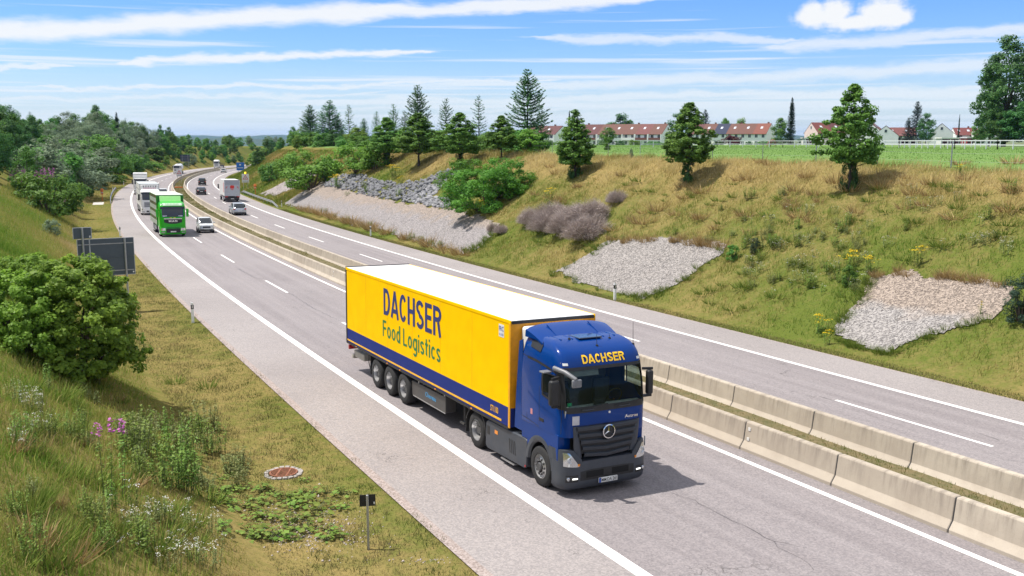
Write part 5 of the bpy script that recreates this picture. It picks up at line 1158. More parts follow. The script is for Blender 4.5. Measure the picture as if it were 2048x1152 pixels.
def board_sign(M, label, w, h, z0, mat, marks, name='direction_sign'):
    T = empty(name, M, label, 'road sign')
    for y in (-w * .3, w * .3): MB().tube([(0, y, -.3), (0, y, z0 + h)], .08, 8).build('post', galv, T)
    pn = MB().box(.08, .12, -w / 2, w / 2, z0, z0 + h).build('panel', mat, T, .01)
    if marks:
        MB().box(.121, .126, -w / 2 + .06, w / 2 - .06, z0 + .06, z0 + h - .06).build('inner_field', mat, pn)
        MB().prism([(-.35, z0 + h * .62), (.2, z0 + h * .62), (.35, z0 + h * .86), (.0, z0 + h * .76), (-.3, z0 + h * .84)], 'x', .127, .132).build('pictogram', sign_white, pn)
        for k in range(6): MB().box(.127, .132, -w * .36 + k * w * .125, -w * .36 + k * w * .125 + w * .09, z0 + h * .28, z0 + h * .38).build('lettering', sign_white, pn)
    else:
        for z in (.25, .5, .75): MB().box(.04, .08, -w / 2, w / 2, z0 + h * z - .03, z0 + h * z + .03).build('cross_rail', galv, pn)
board_sign(face_road(372.0, 21.6, True), 'blue rest area sign with white symbol beside the opposite carriageway', 2.9, 3.0, 1.0, sign_blue, True)
board_sign(face_road(430.0, -7.5, False), 'dark back of a direction sign before the wooded far bank', 4.0, 2.9, 2.6, plain('sign_back_slate', (.06, .075, .13), .5), False)
# orange marker lying across the median
mk = MB(); mk.box(-.12, .12, -.85, .85, 0, .22); mo = mk.build('median_marker', orange, None, .04); mo.matrix_world = road_matrix(214, 8.95, False, 0, .15); tag(mo, 'orange red marker block lying on the grass between the barriers', 'marker')
# small reflector plates fixed to the near barriers
for (s, lab) in ((4.0, 'pair of small white reflector plates on the barrier beside the lorry cab'), (45.5, 'pair of small white reflector plates on the barrier behind the trailer')):
    T = empty('reflector_pair', road_matrix(s, 7.665, False), lab, 'reflector')
    for z, y in ((.62, .128), (.34, .168)): MB().box(-.045, .045, y - .0, y + .018, z - .045, z + .045).build('reflector_plate', plate_w, T)
    T.matrix_world = road_matrix(s, 7.665, True) if False else T.matrix_world
    for c in T.children: c.rotation_euler = (0, 0, 0)
# drain grate ringed with setts
def drain():
    p = at(567, 948); T = empty('drain_cover', p, 'rusty round drain grate ringed with pale granite setts in the grass', 'drain cover')
    n = Vector((0, 0, 1)); rust = plain('rust', (.26, .10, .055), .85, nscale=12, var=.35); sett = plain('granite_sett', (.34, .315, .295), .85, nscale=14, var=.25)
    MB().lathe([(.44, -.1), (.44, .035), (.50, .035), (.50, -.1)], 'z', 32, cap=False).build('rim', rust, T); MB().lathe([(.44, -.16), (.01, -.16)], 'z', 24).build('shaft', black_p, T)
    for k in range(11):
        y = -.40 + k * .08; hw = math.sqrt(max(.44 ** 2 - y * y, .01)); MB().box(-hw, hw, y - .018, y + .018, -.03, .025).build('grate_bar', rust, T)
    for x in (-.18, .18): hw = math.sqrt(.44 ** 2 - x * x); MB().box(x - .03, x + .03, -hw, hw, -.035, .032).build('grate_bar', rust, T)
    for k in range(20):
        a = 2 * math.pi * k / 20; r_ = random.uniform(.52, .54); w_ = .075; c, s_ = math.cos(a), math.sin(a); L_ = random.uniform(.14, .2); z = random.uniform(.0, .03)
        pts = [(r_, -w_), (r_ + L_, -w_ * 1.15), (r_ + L_, w_ * 1.15), (r_, w_)]; MB().prism([(x * c - y * s_, x * s_ + y * c) for x, y in pts], 'z', -.1, z + .01).build('sett', sett, T, .012)
    nrm = Vector((0, 0, 1)); e = .6; zx = (float(height(p.x + e, p.y)[0]) - float(height(p.x - e, p.y)[0])) / (2 * e); zy = (float(height(p.x, p.y + e)[0]) - float(height(p.x, p.y - e)[0])) / (2 * e); T.rotation_euler = (math.atan(zy), -math.atan(zx), 0); T.location.z += .03; T.scale = (.74, .74, .8)
drain()
# patches of bare stone in the near verge etc. are with the gravel below
# ------------------------------------------------------------------ houses beyond the field
roofc = {n: plain('roof_' + n, c, .8, nscale=3, var=.2) for n, c in dict(maroon=(.10, .032, .032), brown=(.13, .055, .04), red=(.15, .040, .036), rose=(.15, .050, .046), orange=(.19, .058, .038), slate=(.018, .026, .06)).items()}
wallc = {n: plain('wall_' + n, c, .85, nscale=2, var=.06) for n, c in dict(white=(.82, .82, .81), cream=(.80, .78, .70), pink=(.70, .54, .52), grey=(.70, .70, .72), ochre=(.55, .25, .12)).items()}
pane = plain('window_pane', (.03, .04, .055), .1, coat=.3); wframe = plain('window_frame', (.7, .7, .7), .5); brick_c = plain('chimney_brick', (.16, .075, .06), .9)
def house(px, D, wid, dep, rot, label, wall='white', roof='maroon', eave=5.2, ridge=8.2, group=None, wins=2, storeys=2, balcony=False, skylights=1, chim=True, name='house', off=(0, 0), sunk=0., gwin=True):
    """local: x along the ridge, -y faces the road; origin at ground, middle of the front"""
    x = px_x(px, D); y = D; z = float(height(x, y)[0]) - .3 - sunk
    M = Matrix.Translation((x, y, z)) @ Matrix.Rotation(rot, 4, 'Z') @ Matrix.Translation((off[0], off[1], 0)); T = empty(name, M, label, 'house', group)
    h = wid / 2; mid = dep / 2
    wl_ = MB(); wl_.add([(-h, 0, 0), (h, 0, 0), (h, 0, eave), (-h, 0, eave), (-h, dep, 0), (h, dep, 0), (h, dep, eave), (-h, dep, eave), (-h, mid, ridge - .12), (h, mid, ridge - .12)],
        [(0, 1, 2, 3), (5, 4, 7, 6), (1, 5, 6, 9, 2), (4, 0, 3, 8, 7)]); wo_ = wl_.build('wall', wallc[wall], T)
    for sg in (0, 1):
        y0, y1 = (-.55, mid) if sg == 0 else (dep + .55, mid); sl_ = (ridge - eave) / mid; z0 = eave - .55 * sl_
        mb = MB(); mb.add([(-h - .02, y0, z0), (h + .02, y0, z0), (h + .02, y1, ridge), (-h - .02, y1, ridge), (-h - .02, y0, z0 + .16), (h + .02, y0, z0 + .16), (h + .02, y1, ridge + .16), (-h - .02, y1, ridge + .16)], [(0, 1, 2, 3), (7, 6, 5, 4), (0, 4, 5, 1), (1, 5, 6, 2), (2, 6, 7, 3), (3, 7, 4, 0)])
        rf = mb.build('roof', roofc[roof], T)
        if sg == 0:
            for k in range(skylights):
                xs = -h + wid * (k + .5) / max(skylights, 1) * .9; ys = mid * .55; zs = eave + ys * sl_ + .19
                mb = MB(); mb.add([(xs - .45, ys - .5, zs - .5 * sl_), (xs + .45, ys - .5, zs - .5 * sl_), (xs + .45, ys + .5, zs + .5 * sl_), (xs - .45, ys + .5, zs + .5 * sl_)], [(0, 1, 2, 3)]); mb.build('skylight', plain('skylight_glass', (.6, .65, .72), .1, coat=.5), rf)
            if chim: MB().box(h * .5 - .3, h * .5 + .3, mid + .1, mid + .7, ridge - .3, ridge + .7).build('chimney', brick_c, rf)
    for st in range(storeys):
        for k in range(wins):
            xw = -h + wid * (k + .5) / wins; zw = .9 + st * 2.55
            w_ = MB().box(xw - .62, xw + .62, -.05, -.005, zw, zw + 1.35).build('window', wframe, T); MB().box(xw - .52, xw - .04, -.06, -.052, zw + .1, zw + 1.25).build('pane', pane, w_); MB().box(xw + .04, xw + .52, -.06, -.052, zw + .1, zw + 1.25).build('pane', pane, w_)
    if gwin:
        for sg in (-1, 1):
            for (yw, zw) in ((mid, ridge - 2.4), ) :
                xg = sg * (h + .005); w_ = MB().box(*sorted((xg, xg + sg * .04)), yw - .5, yw + .5, zw, zw + 1.2).build('window', wframe, T); MB().box(*sorted((xg + sg * .041, xg + sg * .05)), yw - .4, yw + .4, zw + .1, zw + 1.1).build('pane', pane, w_)
    if balcony:
        MB().box(-h + .3, h - .3, -1.1, -.02, 2.55, 2.7).build('balcony_floor', wallc['grey'], T); MB().box(-h + .3, h - .3, -1.12, -1.05, 2.7, 3.6).build('balcony_front', plain('balcony_' + balcony, {'red': (.35, .03, .04), 'white': (.7, .7, .7), 'brown': (.16, .06, .05)}[balcony], .7), T)
        for xs in (-h + .05, h - .25): MB().box(xs, xs + .2, -1.1, 0, 0, eave - .2).build('party_wall', wallc['white'], T)
    return T
def terrace(px_corner, D, rot, wid, dep, units, where, eave=5.2, ridge=8.9):
    """units listed from the near right corner leftwards: (roof, wall, balcony)"""
    for k, (rf, wl_, bal, extra) in enumerate(units):
        house(px_corner, D, wid, dep, rot, extra, wl_, rf, eave, ridge, where, 2, 2, bal, 1, k % 2 == 0, 'terraced_house', (-wid * (k + .5), 0))
TA = 'terraced houses with balconies behind the hedge'; TB = 'terraced houses behind the horse paddock'; TC = 'terraced houses behind the tall dark spruce'
terrace(1321, 386, R(-36), 5.9, 9.5, [('brown', 'white', 'brown', 'end terraced house with white gable and maroon balcony, behind the hedge'), ('rose', 'white', 'brown', 'terraced house under the one light red roof of the balcony row'), ('brown', 'cream', 'white', 'terraced house with pale balcony next to the light red roofed one'), ('brown', 'white', False, 'terraced house with a dark creeper covered front in the balcony row'), ('brown', 'white', 'white', 'terraced house with plain white balcony between creeper house and green tree'), ('maroon', 'white', 'brown', 'terraced house with maroon balcony half behind a round green tree'), ('maroon', 'grey', False, 'last terraced house of the balcony row, screened by a round green tree')], TA)
terrace(1527, 384, R(-36), 5.6, 9.5, [('orange', 'white', False, 'end terraced house with bright orange red roof and white gable'), ('brown', 'white', False, 'brown roofed terraced house next to the orange red roofed end house'), ('brown', 'cream', False, 'brown roofed cream terraced house next to the solar roof'), ('slate', 'white', False, 'terraced house with dark blue solar panelled roof'), ('brown', 'cream', False, 'brown roofed terraced house on the far side of the solar roof'), ('maroon', 'white', False, 'maroon roofed terraced house at the far end of the paddock row')], TB)
terrace(1745, 380, R(14), 6.4, 9.5, [('maroon', 'white', False, 'brown roofed white terraced house hidden behind the roadside linden'), ('brown', 'white', False, 'maroon roofed terraced house just showing beside the roadside linden'), ('maroon', 'white', False, 'maroon roofed white terraced house with two upper windows by the dark spruce'), ('red', 'pink', False, 'pink walled end terraced house with red roof beside the dark spruce')], TC)
house(1110, 392, 16, 10, R(-38), 'white gabled house with long maroon roof half hidden behind the tall larch', 'white', 'maroon', 5.2, 8.4, None, 4, 2, 'white', 2, True, 'house', (-8, 0))
house(1192, 420, 11, 9, R(-36), 'house with ochre wall and maroon roof between linden and balcony row', 'ochre', 'maroon', 4.4, 7.2, None, 3, 2, False, 1, True, 'house', (-5.5, 0))
house(1757, 372, 9, 9, R(62), 'white gabled house with small attic window behind the grey gabled house', 'white', 'brown', 5.4, 8.8, None, 2)
house(1776, 352, 9, 8.5, R(68), 'pale grey gabled house with two narrow upper windows behind the white fence', 'grey', 'brown', 3.6, 7.0, None, 2, 1, False, 1, False, 'house', (0, -2))
house(1792, 400, 12, 9, R(-20), 'red roofed house with skylight beside the dark blue spruce', 'white', 'rose', 4.6, 7.6, None, 3, 2, False, 2)
house(1884, 372, 9, 8, R(66), 'broad grey white gable house with one attic window above the garage', 'grey', 'brown', 4.8, 8.2, None, 2, 1, False, 0, False, 'house', (0, -2))
house(1921, 392, 8, 8, R(-8), 'white house with red roof, pale dormer and red balcony', 'white', 'red', 4.6, 7.2, None, 2, 2, 'red', 2, True)
house(1962, 384, 8, 8, R(-12), 'small white house with balcony glimpsed under the big poplar', 'white', 'maroon', 4.4, 6.6, None, 2, 2, 'white', 0)
def garage(px0, px1, D, h, label, wallm, roofm):
    x0, x1 = px_x(px0, D), px_x(px1, D); z = float(height((x0 + x1) / 2, D)[0]); T = empty('garage', Vector(((x0 + x1) / 2, D, z)), label, 'garage'); w = (x1 - x0) / 2
    MB().box(-w, w, 0, 5, -.3, h).build('wall', wallm, T); MB().box(-w - .3, w + .3, -.4, 5.4, h, h + .35).build('roof', roofm, T)
    n = max(2, int(w * 2 / 2.6))
    for k in range(n): MB().box(-w + .2 + k * (2 * w / n), -w + 2 * w / n * (k + 1) - .2, -.06, -.01, 0, h - .25).build('door', plain('garage_maroon', (.07, .012, .03), .6), T)
garage(1874, 1908, 352, 2.3, 'flat roofed garage with dark maroon doors below the grey white gable', wallc['grey'], wallc['white']); garage(1793, 1822, 350, 2.2, 'dark maroon garage row beside the grey gabled house', wallc['grey'], plain('flat_roof', (.25, .25, .27), .8)); garage(1924, 1937, 350, 2.4, 'small red shed under the big poplar', plain('shed_red', (.3, .03, .04), .7), wallc['grey'])
gw = garage(1604, 1640, 360, 2.4, 'white flat garage in front of the red roofed terrace', wallc['white'], wallc['grey'])

# ------------------------------------------------------------------ fences in the field
fence_w = plain('fence_white', (.66, .66, .68), .6, dirt=.1); wire_m = plain('fence_wire', (.30, .31, .33), .5, .4)
def paddock_fence():
    """white post and rail fence: far run parallel to the houses, near run coming towards the right"""
    runs = [[(1278, 196), (1430, 200), (1560, 192), (1680, 182), (1790, 172)], [(1790, 172), (1900, 150), (1985, 140), (2048, 134), (2180, 126)], [(1590, 235), (1745, 225), (1880, 205), (1990, 190)]]
    labs = ['white post and rail paddock fence in front of the terraced houses', 'white post and rail fence run towards the big poplar', 'second white paddock fence line behind the first, before the garages']
    for pts, lab in zip(runs, labs):
        P = [Vector((px_x(a, D), D, float(height(px_x(a, D), D)[0]))) for a, D in pts]; base = P[0]; T = empty('paddock_fence', base, lab, 'fence')
        for a, b_ in zip(P[:-1], P[1:]):
            n = max(1, int((b_ - a).length / 2.4))
            for k in range(n + 1):
                q = a + (b_ - a) * (k / n) - base; MB().box(q.x - .06, q.x + .06, q.y - .06, q.y + .06, q.z - .2, q.z + 1.35).build('post', fence_w, T)
            for h in (.62, 1.25): MB().bar(a - base + Vector((0, -.07, h)), b_ - base + Vector((0, -.07, h)), .045, .12).build('rail', fence_w, T)
paddock_fence()
def wire_fence():
    pxs = [(1102, 1), (1217, 1), (1278, 2), (1425, 1), (1519, 1), (1623, 3), (1746, 2), (1891, 3), (2060, 2), (940, 1), (1010, 1)]; pxs.sort(); T = None; tops = []
    for px, hv in pxs:
        # stands just behind the crest of the cutting
        best = None
        for s in np.arange(2, 190, .5):
            co = float(crest_o(s)) + 1.1; x, y = line_xy(s, co); e = abs(x / y * F_PX + 1024 - px)
            if best is None or e < best[0]: best = (e, s, co)
        p = on_so(best[1], best[2]); base = p if T is None else base
        if T is None: T = empty('wire_fence', p, 'thin grey wire fence on posts along the top of the cutting', 'fence')
        q = p - base; h = 1.5 if hv == 3 else 1.25; r_ = .035 if hv == 3 else .025; MB().tube([q + Vector((0, 0, -.2)), q + Vector((0, 0, h))], r_, 7).build('post', galv if hv > 1 else plain('post_dull', (.22, .23, .22), .7), T); tops.append(q)
    for h in (.35, .8, 1.2): MB().tube([q + Vector((0, 0, h)) for q in tops], .004, 4).build('wire', wire_m, T)
wire_fence()
# ------------------------------------------------------------------ grazing horse behind the paddock fence
def horse():
    D = 214; x = px_x(1539, D); T = empty('horse', Matrix.Translation((x, D, float(height(x, D)[0]))) @ Matrix.Rotation(R(200), 4, 'Z'), 'chestnut brown horse grazing behind the white paddock fence', 'horse')
    bm_v = [(0, 0, 1.28), (-.42, 0, 1.30), (-.78, 0, 1.28), (.42, 0, 1.25), (.66, 0, 1.22), (.95, 0, .98), (1.18, 0, .62), (1.34, 0, .26), (1.42, 0, .10)]
    rad = [.33, .33, .30, .33, .25, .17, .13, .10, .06]; ed = [(0, 1), (1, 2), (0, 3), (3, 4), (4, 5), (5, 6), (6, 7), (7, 8)]
    def leg(root, pts):
        i0 = root
        for p, r_ in pts: bm_v.append(p); rad.append(r_); ed.append((i0, len(bm_v) - 1)); i0 = len(bm_v) - 1
    for sg in (-1, 1):
        leg(3, [((.46, sg * .17, .92), .12), ((.47, sg * .17, .52), .065), ((.48 + .05 * sg, sg * .17, .10), .045), ((.53 + .05 * sg, sg * .17, .02), .06)])
        leg(2, [((-.76, sg * .17, .98), .17), ((-.62, sg * .17, .80), .10), ((-.86, sg * .17, .50), .065), ((-.82 - .05 * sg, sg * .17, .10), .045), ((-.78 - .05 * sg, sg * .17, .02), .06)])
    me = bpy.data.meshes.new('body'); me.from_pydata(bm_v, ed, []); o = link('body', me, T); sk = o.modifiers.new('skin', 'SKIN'); o.modifiers.new('sub', 'SUBSURF').levels = 1; o.modifiers['sub'].render_levels = 1
    for i, r_ in enumerate(rad): me.skin_vertices[0].data[i].radius = (r_, r_)
    me.skin_vertices[0].data[0].use_root = True
    me.materials.append(plain('horse_coat', (.22, .075, .03), .6))
    mane = plain('horse_mane', (.06, .025, .015), .8); MB().tube([(-1.02, 0, 1.36), (-1.16, 0, 1.15), (-1.18, 0, .62)], [.05, .09, .03], 7).build('tail', mane, T); MB().tube([(.62, 0, 1.46), (.9, 0, 1.2), (1.12, 0, .85), (1.26, 0, .52)], [.03, .05, .05, .02], 6).build('mane', mane, T)
    for sg in (-1, 1): MB().tube([(1.20, sg * .07, .66), (1.17, sg * .10, .80)], [.04, .005], 5).build('ear', MATS['horse_coat'], T)
horse()
# ------------------------------------------------------------------ vegetation prototypes
bark = plain('bark', (.12, .095, .075), .95, nscale=14, var=.4); bark_d = plain('bark_dark', (.06, .048, .042), .95, nscale=14, var=.4)
def unit(n, g):
    v = g.normal(size=(n, 3)); return v / np.linalg.norm(v, axis=1, keepdims=True)
def leaf_mesh(name, P, N, size, aspect, g, mat, tint, fold=.0, taper=.45):
    """one small pointed leaf (two triangles) per position"""
    n = len(P); a = unit(n, g); t = np.cross(N, a); t /= np.linalg.norm(t, axis=1, keepdims=True) + 1e-9; b_ = np.cross(N, t)
    sz = (size * g.uniform(.6, 1.25, n))[:, None]; t = t * sz; b_ = b_ * sz * aspect
    V = np.stack([P - t * .5, P + b_ * .5 + t * .05 + N * sz * fold, P + t * .5, P - b_ * .5 + t * .05 + N * sz * fold], 1).reshape(-1, 3)
    F_ = np.arange(4 * n).reshape(n, 4); return mesh_np(name, V, F_, np.repeat(np.clip(tint, 0, 1), 4), mat)
def crown_points(g, H0, H1, prof, nclump, per, rc, flat=1.0, squash=.8, inner=.15):
    """leaf clumps spread through an envelope; prof(t) = radius at height fraction t"""
    cs = []; lb = g.uniform(0, 6.28, 3)
    while len(cs) < nclump:
        t = g.uniform(0, 1); r_ = prof(t)
        if g.uniform(0, 1) > r_ / (max(prof(x) for x in (0, .2, .4, .6, .8, 1)) + 1e-6) + .1: continue
        a = g.uniform(0, 2 * math.pi); rad = r_ * (inner + (1 - inner) * math.sqrt(g.uniform(0, 1))) * .92 * (1 + .16 * math.sin(2 * a + lb[0]) + .12 * math.sin(3 * a + lb[1] + 4 * t) + .10 * math.sin(5 * a + lb[2] - 6 * t)); cs.append((rad * math.cos(a), rad * math.sin(a), H0 + t * (H1 - H0)))
    cs = np.array(cs); k = per; d = unit(nclump * k, g); d[:, 2] = d[:, 2] * .9 + .12; c = np.repeat(cs, k, 0); rr = np.repeat(rc * g.uniform(.55, 1.25, nclump), k)
    P = c + d * (rr * g.uniform(.35, 1.0, len(d)) ** .6)[:, None] * np.array([1, 1, squash]); out = c.copy(); out[:, 2] = (out[:, 2] - (H0 + H1) / 2) * .5; out /= np.linalg.norm(out, axis=1, keepdims=True) + 1e-6
    N = d * .7 + out * .4 + np.array([0, 0, .62]) + g.normal(size=d.shape) * .45; N /= np.linalg.norm(N, axis=1, keepdims=True)
    ct = np.repeat(g.uniform(0, 1, nclump), k); tint = .55 * g.uniform(0, 1, len(d)) + .45 * ct; return P, N, tint, cs
def trunk_mesh(name, g, H, r0, cs, nl, mat, lean=.02, base_h=.25):
    mb = MB(); pts = [Vector((lean * H * math.sin(k * 1.7) * k / 6, lean * H * math.cos(k * 2.1) * k / 6, H * k / 6 - (.3 if k == 0 else 0))) for k in range(7)]
    mb.tube(pts, [r0 * (1.25 if k == 0 else 1 - .82 * k / 6) for k in range(7)], 7)
    idx = g.choice(len(cs), min(nl, len(cs)), replace=False)
    for i in idx:
        e = Vector(cs[i]); f_ = min(max(e.z / H * .55 + g.uniform(-.1, .1), base_h), .9); k = f_ * 6; i0 = int(k); p = pts[i0].lerp(pts[min(i0 + 1, 6)], k - i0); m_ = p.lerp(e, .5) + Vector((0, 0, -.06 * H * .3)); r_ = r0 * (1 - .8 * f_) * .5
        mb.tube([p, m_, e], [r_, r_ * .6, r_ * .2], 5)
    return mb.mesh(name, mat, 60)
def broadleaf(seed, H, r, mat, H0=.25, nclump=60, per=90, rc=.9, leaf=.26, prof=None, trunk_r=None, bk=bark, nl=14, inner=.15, aspect=.7):
    g = np.random.default_rng(seed); prof = prof or (lambda t: r * math.sin(math.pi * min(1, (t * .86 + .12))) ** .75)
    P, N, t, cs = crown_points(g, H * H0, H, prof, nclump, per, rc, inner=inner); return leaf_mesh('crown', P, N, leaf, aspect, g, mat, t), trunk_mesh('trunk', g, H * .86, trunk_r or H * .016, cs, nl, bk)
def conifer(seed, H, r, mat, gap=.42, dens=26, twig=.34, droop=.25, sparse=.0, bk=bark_d, base=.06, per=7):
    g = np.random.default_rng(seed); mb = MB(); mb.tube([Vector((0, 0, -.3)), Vector((0, 0, H * .5)), Vector((0, 0, H))], [H * .016, H * .009, .012], 7); P, N, T_ = [], [], []
    z = H * base
    while z < H * .985:
        t = z / H; Lb = r * (1 - t) ** .62 * (1 if t > .18 else .6 + t * 2.2) + .06; nb = per if t < .85 else 4; a0 = g.uniform(0, 6.28)
        for k in range(nb):
            if g.uniform() < sparse: continue
            a = a0 + 2 * math.pi * k / nb + g.normal() * .18; L2 = Lb * g.uniform(.62, 1.12); up = .35 * (t ** 1.2) - droop * (1 - t); n = max(4, int(L2 * dens)); u = g.uniform(.10, 1, n) ** .85
            zz = z + L2 * (up * u + .30 * u * u); lat = g.normal(size=n) * .11 * L2 * (1.1 - u); c, s_ = math.cos(a), math.sin(a)
            x = c * L2 * u - s_ * lat; y = s_ * L2 * u + c * lat; P.append(np.stack([x, y, zz + g.normal(size=n) * .05 - np.abs(lat) * .25], 1)); N.append(np.stack([g.normal(size=n) * .4, g.normal(size=n) * .4, np.full(n, 1.0)], 1)); T_.append(np.clip(g.uniform(0, .7, n) + .3 * u, 0, 1))
            e = Vector((c * L2, s_ * L2, z + L2 * (up + .30))); m_ = Vector((c * L2 * .5, s_ * L2 * .5, z + L2 * (up * .5 + .075))); mb.tube([(0, 0, z), m_, e], [H * .0042 * (1 - t) + .008, .010, .004], 4, False)
        z += gap * g.uniform(.7, 1.25) * (1 - .45 * t)
    P, N, T_ = np.concatenate(P), np.concatenate(N), np.concatenate(T_); N /= np.linalg.norm(N, axis=1, keepdims=True); return leaf_mesh('crown', P, N, twig, .42, g, mat, T_), mb.mesh('trunk', bk, 60)
def shrub(seed, H, r, mat, nclump=40, per=90, rc=.5, leaf=.16, aspect=.65, H0=.02, inner=.2):
    g = np.random.default_rng(seed); P, N, t, cs = crown_points(g, H * H0, H * .95, lambda q: r * (1 - .75 * max(0, q - .25) ** 1.6) * (.82 + .18 * min(1, q * 5)), nclump, per, rc, inner=inner)
    P[:, 2] = np.maximum(P[:, 2], .03); mb = MB()
    for i in g.choice(len(cs), min(16, len(cs)), replace=False):
        e = Vector(cs[i]); mb.tube([(e.x * .1, e.y * .1, -.15), (e.x * .5, e.y * .5, e.z * .6), e], [.035 * H / 2, .022 * H / 2, .008], 4)
    return leaf_mesh('foliage', P, N, leaf, aspect, g, mat, t), mb.mesh('stems', bark, 60)
f_dark = foliage('leaf_dark', (.036, .105, .030), (.105, .245, .065), .4); f_mid = foliage('leaf_mid', (.060, .165, .030), (.165, .36, .065), .4); f_light = foliage('leaf_light', (.085, .19, .022), (.22, .40, .055), .38)
f_willow = foliage('leaf_willow', (.12, .18, .105), (.27, .35, .22), .35, .7, .02); f_grey = foliage('leaf_grey_green', (.11, .165, .095), (.26, .34, .21), .3, .7, .02); f_linden = foliage('leaf_linden', (.048, .14, .024), (.22, .39, .07), .4, .55, .012); f_larch = foliage('needle_larch', (.060, .145, .062), (.145, .29, .125), .38, .7); f_spruce = foliage('needle_spruce', (.014, .034, .020), (.045, .085, .045), .1, .7); f_blue = foliage('needle_blue', (.022, .045, .038), (.07, .12, .10), .1, .7)
f_bush = foliage('leaf_near_bush', (.095, .21, .028), (.29, .50, .068), .5, .5); f_robin = foliage('leaf_feathery', (.048, .14, .018), (.17, .35, .042), .42); f_red = foliage('leaf_copper', (.05, .01, .012), (.14, .03, .03), .2)
PR = {}
PR['willow'] = [broadleaf(1, 8, 3.2, f_willow, .05, 95, 100, .85, .24, inner=.3, aspect=.5), broadleaf(2, 8, 2.8, f_willow, .05, 90, 100, .8, .24, inner=.3, aspect=.5)]
PR['dark'] = [broadleaf(3, 9, 3.0, f_dark, .12, 80, 100, .9, .28), broadleaf(4, 9, 2.6, f_dark, .08, 75, 100, .9, .28)]
PR['mid'] = [broadleaf(5, 7, 2.7, f_mid, .08, 75, 100, .8, .26), broadleaf(6, 7, 2.3, f_mid, .08, 70, 100, .75, .26)]
PR['light'] = [broadleaf(7, 5, 2.2, f_light, .05, 60, 95, .65, .24), broadleaf(8, 5, 1.9, f_light, .05, 55, 95, .6, .24)]
lp = lambda R_: (lambda t: R_ * ((.7 + .3 * t / .25) if t < .25 else (1 - (t - .25) / .75) ** .85 + .03))
PR['linden'] = [broadleaf(11, 6, 1.45, f_linden, .27, 250, 62, .27, .16, lp(1.9), .075, bark_d, 30), broadleaf(12, 6, 1.35, f_linden, .27, 240, 62, .27, .16, lp(1.8), .075, bark_d, 30), broadleaf(13, 6, 1.2, f_linden, .2, 220, 62, .27, .16, lp(1.5), .07, bark_d, 26)]
PR['larch'] = [conifer(21, 10, 3.6, f_larch, .50, 30, .34, .20, .10, per=8, base=.03), conifer(22, 10, 3.3, f_larch, .58, 25, .32, .18, .18, per=7), conifer(23, 10, 3.0, f_larch, .66, 20, .30, .16, .25, base=.15, per=7)]
PR['spruce'] = [conifer(25, 11, 3.0, f_spruce, .36, 30, .34, .30, .0, base=.02, per=9), conifer(26, 12, 1.5, f_spruce, .30, 34, .32, .42, .0, base=.02, per=9), conifer(27, 11, 2.7, f_blue, .45, 24, .36, .2, .05, base=.04, per=8)]
PR['poplar'] = [broadleaf(31, 20, 5.6, f_dark, .10, 210, 95, 1.15, .40, lambda t: 5.4 * math.sin(math.pi * min(1, t * .82 + .16)) ** .7, .36, bark_d, 46, .25), broadleaf(32, 20, 5.0, f_dark, .10, 190, 95, 1.1, .40, lambda t: 4.8 * math.sin(math.pi * min(1, t * .8 + .18)) ** .7, .34, bark_d, 42, .25)]
PR['s_light'] = [shrub(41, 2.4, 2.0, f_light, 42, 90, .5, .19), shrub(42, 2.2, 1.7, f_light, 38, 90, .45, .19)]
PR['s_mid'] = [shrub(43, 2.4, 1.9, f_mid, 42, 90, .5, .2), shrub(44, 2.6, 1.6, f_mid, 40, 90, .45, .2)]
PR['s_dark'] = [shrub(45, 2.6, 1.9, f_dark, 42, 90, .5, .21)]
PR['s_grey'] = [shrub(46, 2.6, 2.0, f_grey, 44, 90, .5, .2, .45), shrub(47, 2.4, 1.6, f_grey, 40, 90, .45, .2, .45)]
PR['robin'] = [shrub(51, 3.2, 2.5, f_robin, 120, 120, .46, .15, .5), shrub(52, 3.0, 2.2, f_robin, 105, 120, .42, .15, .5)]
PR['near'] = [shrub(53, 3.5, 2.3, f_bush, 420, 85, .25, .125, .75), shrub(54, 2.6, 1.85, f_bush, 240, 75, .25, .12, .75)]
PR['pine'] = [shrub(55, 2.4, 1.1, f_spruce, 60, 120, .30, .16, .2)]
PR['red'] = [shrub(56, 2.6, 2.6, f_red, 40, 80, .6, .3)]
HT = dict(willow=8, dark=9, mid=7, light=5, linden=6, larch=10, spruce=11, poplar=20, s_light=2.4, s_mid=2.4, s_dark=2.6, s_grey=2.6, robin=3.2, near=3.5, pine=2.4, red=2.6)
def plant(kind, p, H=None, label='', cat='tree', group=None, var=None, wide=1.0, name=None, rz=None):
    vs = PR[kind]; v = random.randrange(len(vs)) if var is None else var; k = (H or HT[kind]) / HT[kind]
    is_tree = kind in ('willow', 'dark', 'mid', 'light', 'linden', 'larch', 'spruce', 'poplar')
    nm = name or {'willow': 'willow_tree', 'linden': 'linden_tree', 'larch': 'larch_tree', 'spruce': 'spruce_tree', 'poplar': 'poplar_tree'}.get(kind, 'broadleaf_tree' if is_tree else 'shrub')
    T = empty(nm, Vector(p), label, cat, group); T.rotation_euler = (0, 0, random.uniform(0, 6.28) if rz is None else rz); T.scale = (k * wide, k * wide, k)
    for me in vs[v]:
        c = link(me.name.split('.')[0], me, T)
        if me.name.startswith(('flowers', 'leaves')): c['kind'] = 'stuff'
    return T
def ground_pt(px, D): x = px_x(px, D); return Vector((x, D, float(height(x, D)[0])))
def z_at(py, D): return CAM_H + (276.0 - py) / F_PX * D
def dist_on(px, o, smax=690):
    sv = np.arange(5, smax, 1.0); x, y = line_xy(sv, o); q = np.where(y > 5, x / np.maximum(y, 1) * F_PX + 1024, -1e6); i = np.abs(q - px).argmin(); return float(x[i]), float(y[i]), float(sv[i])
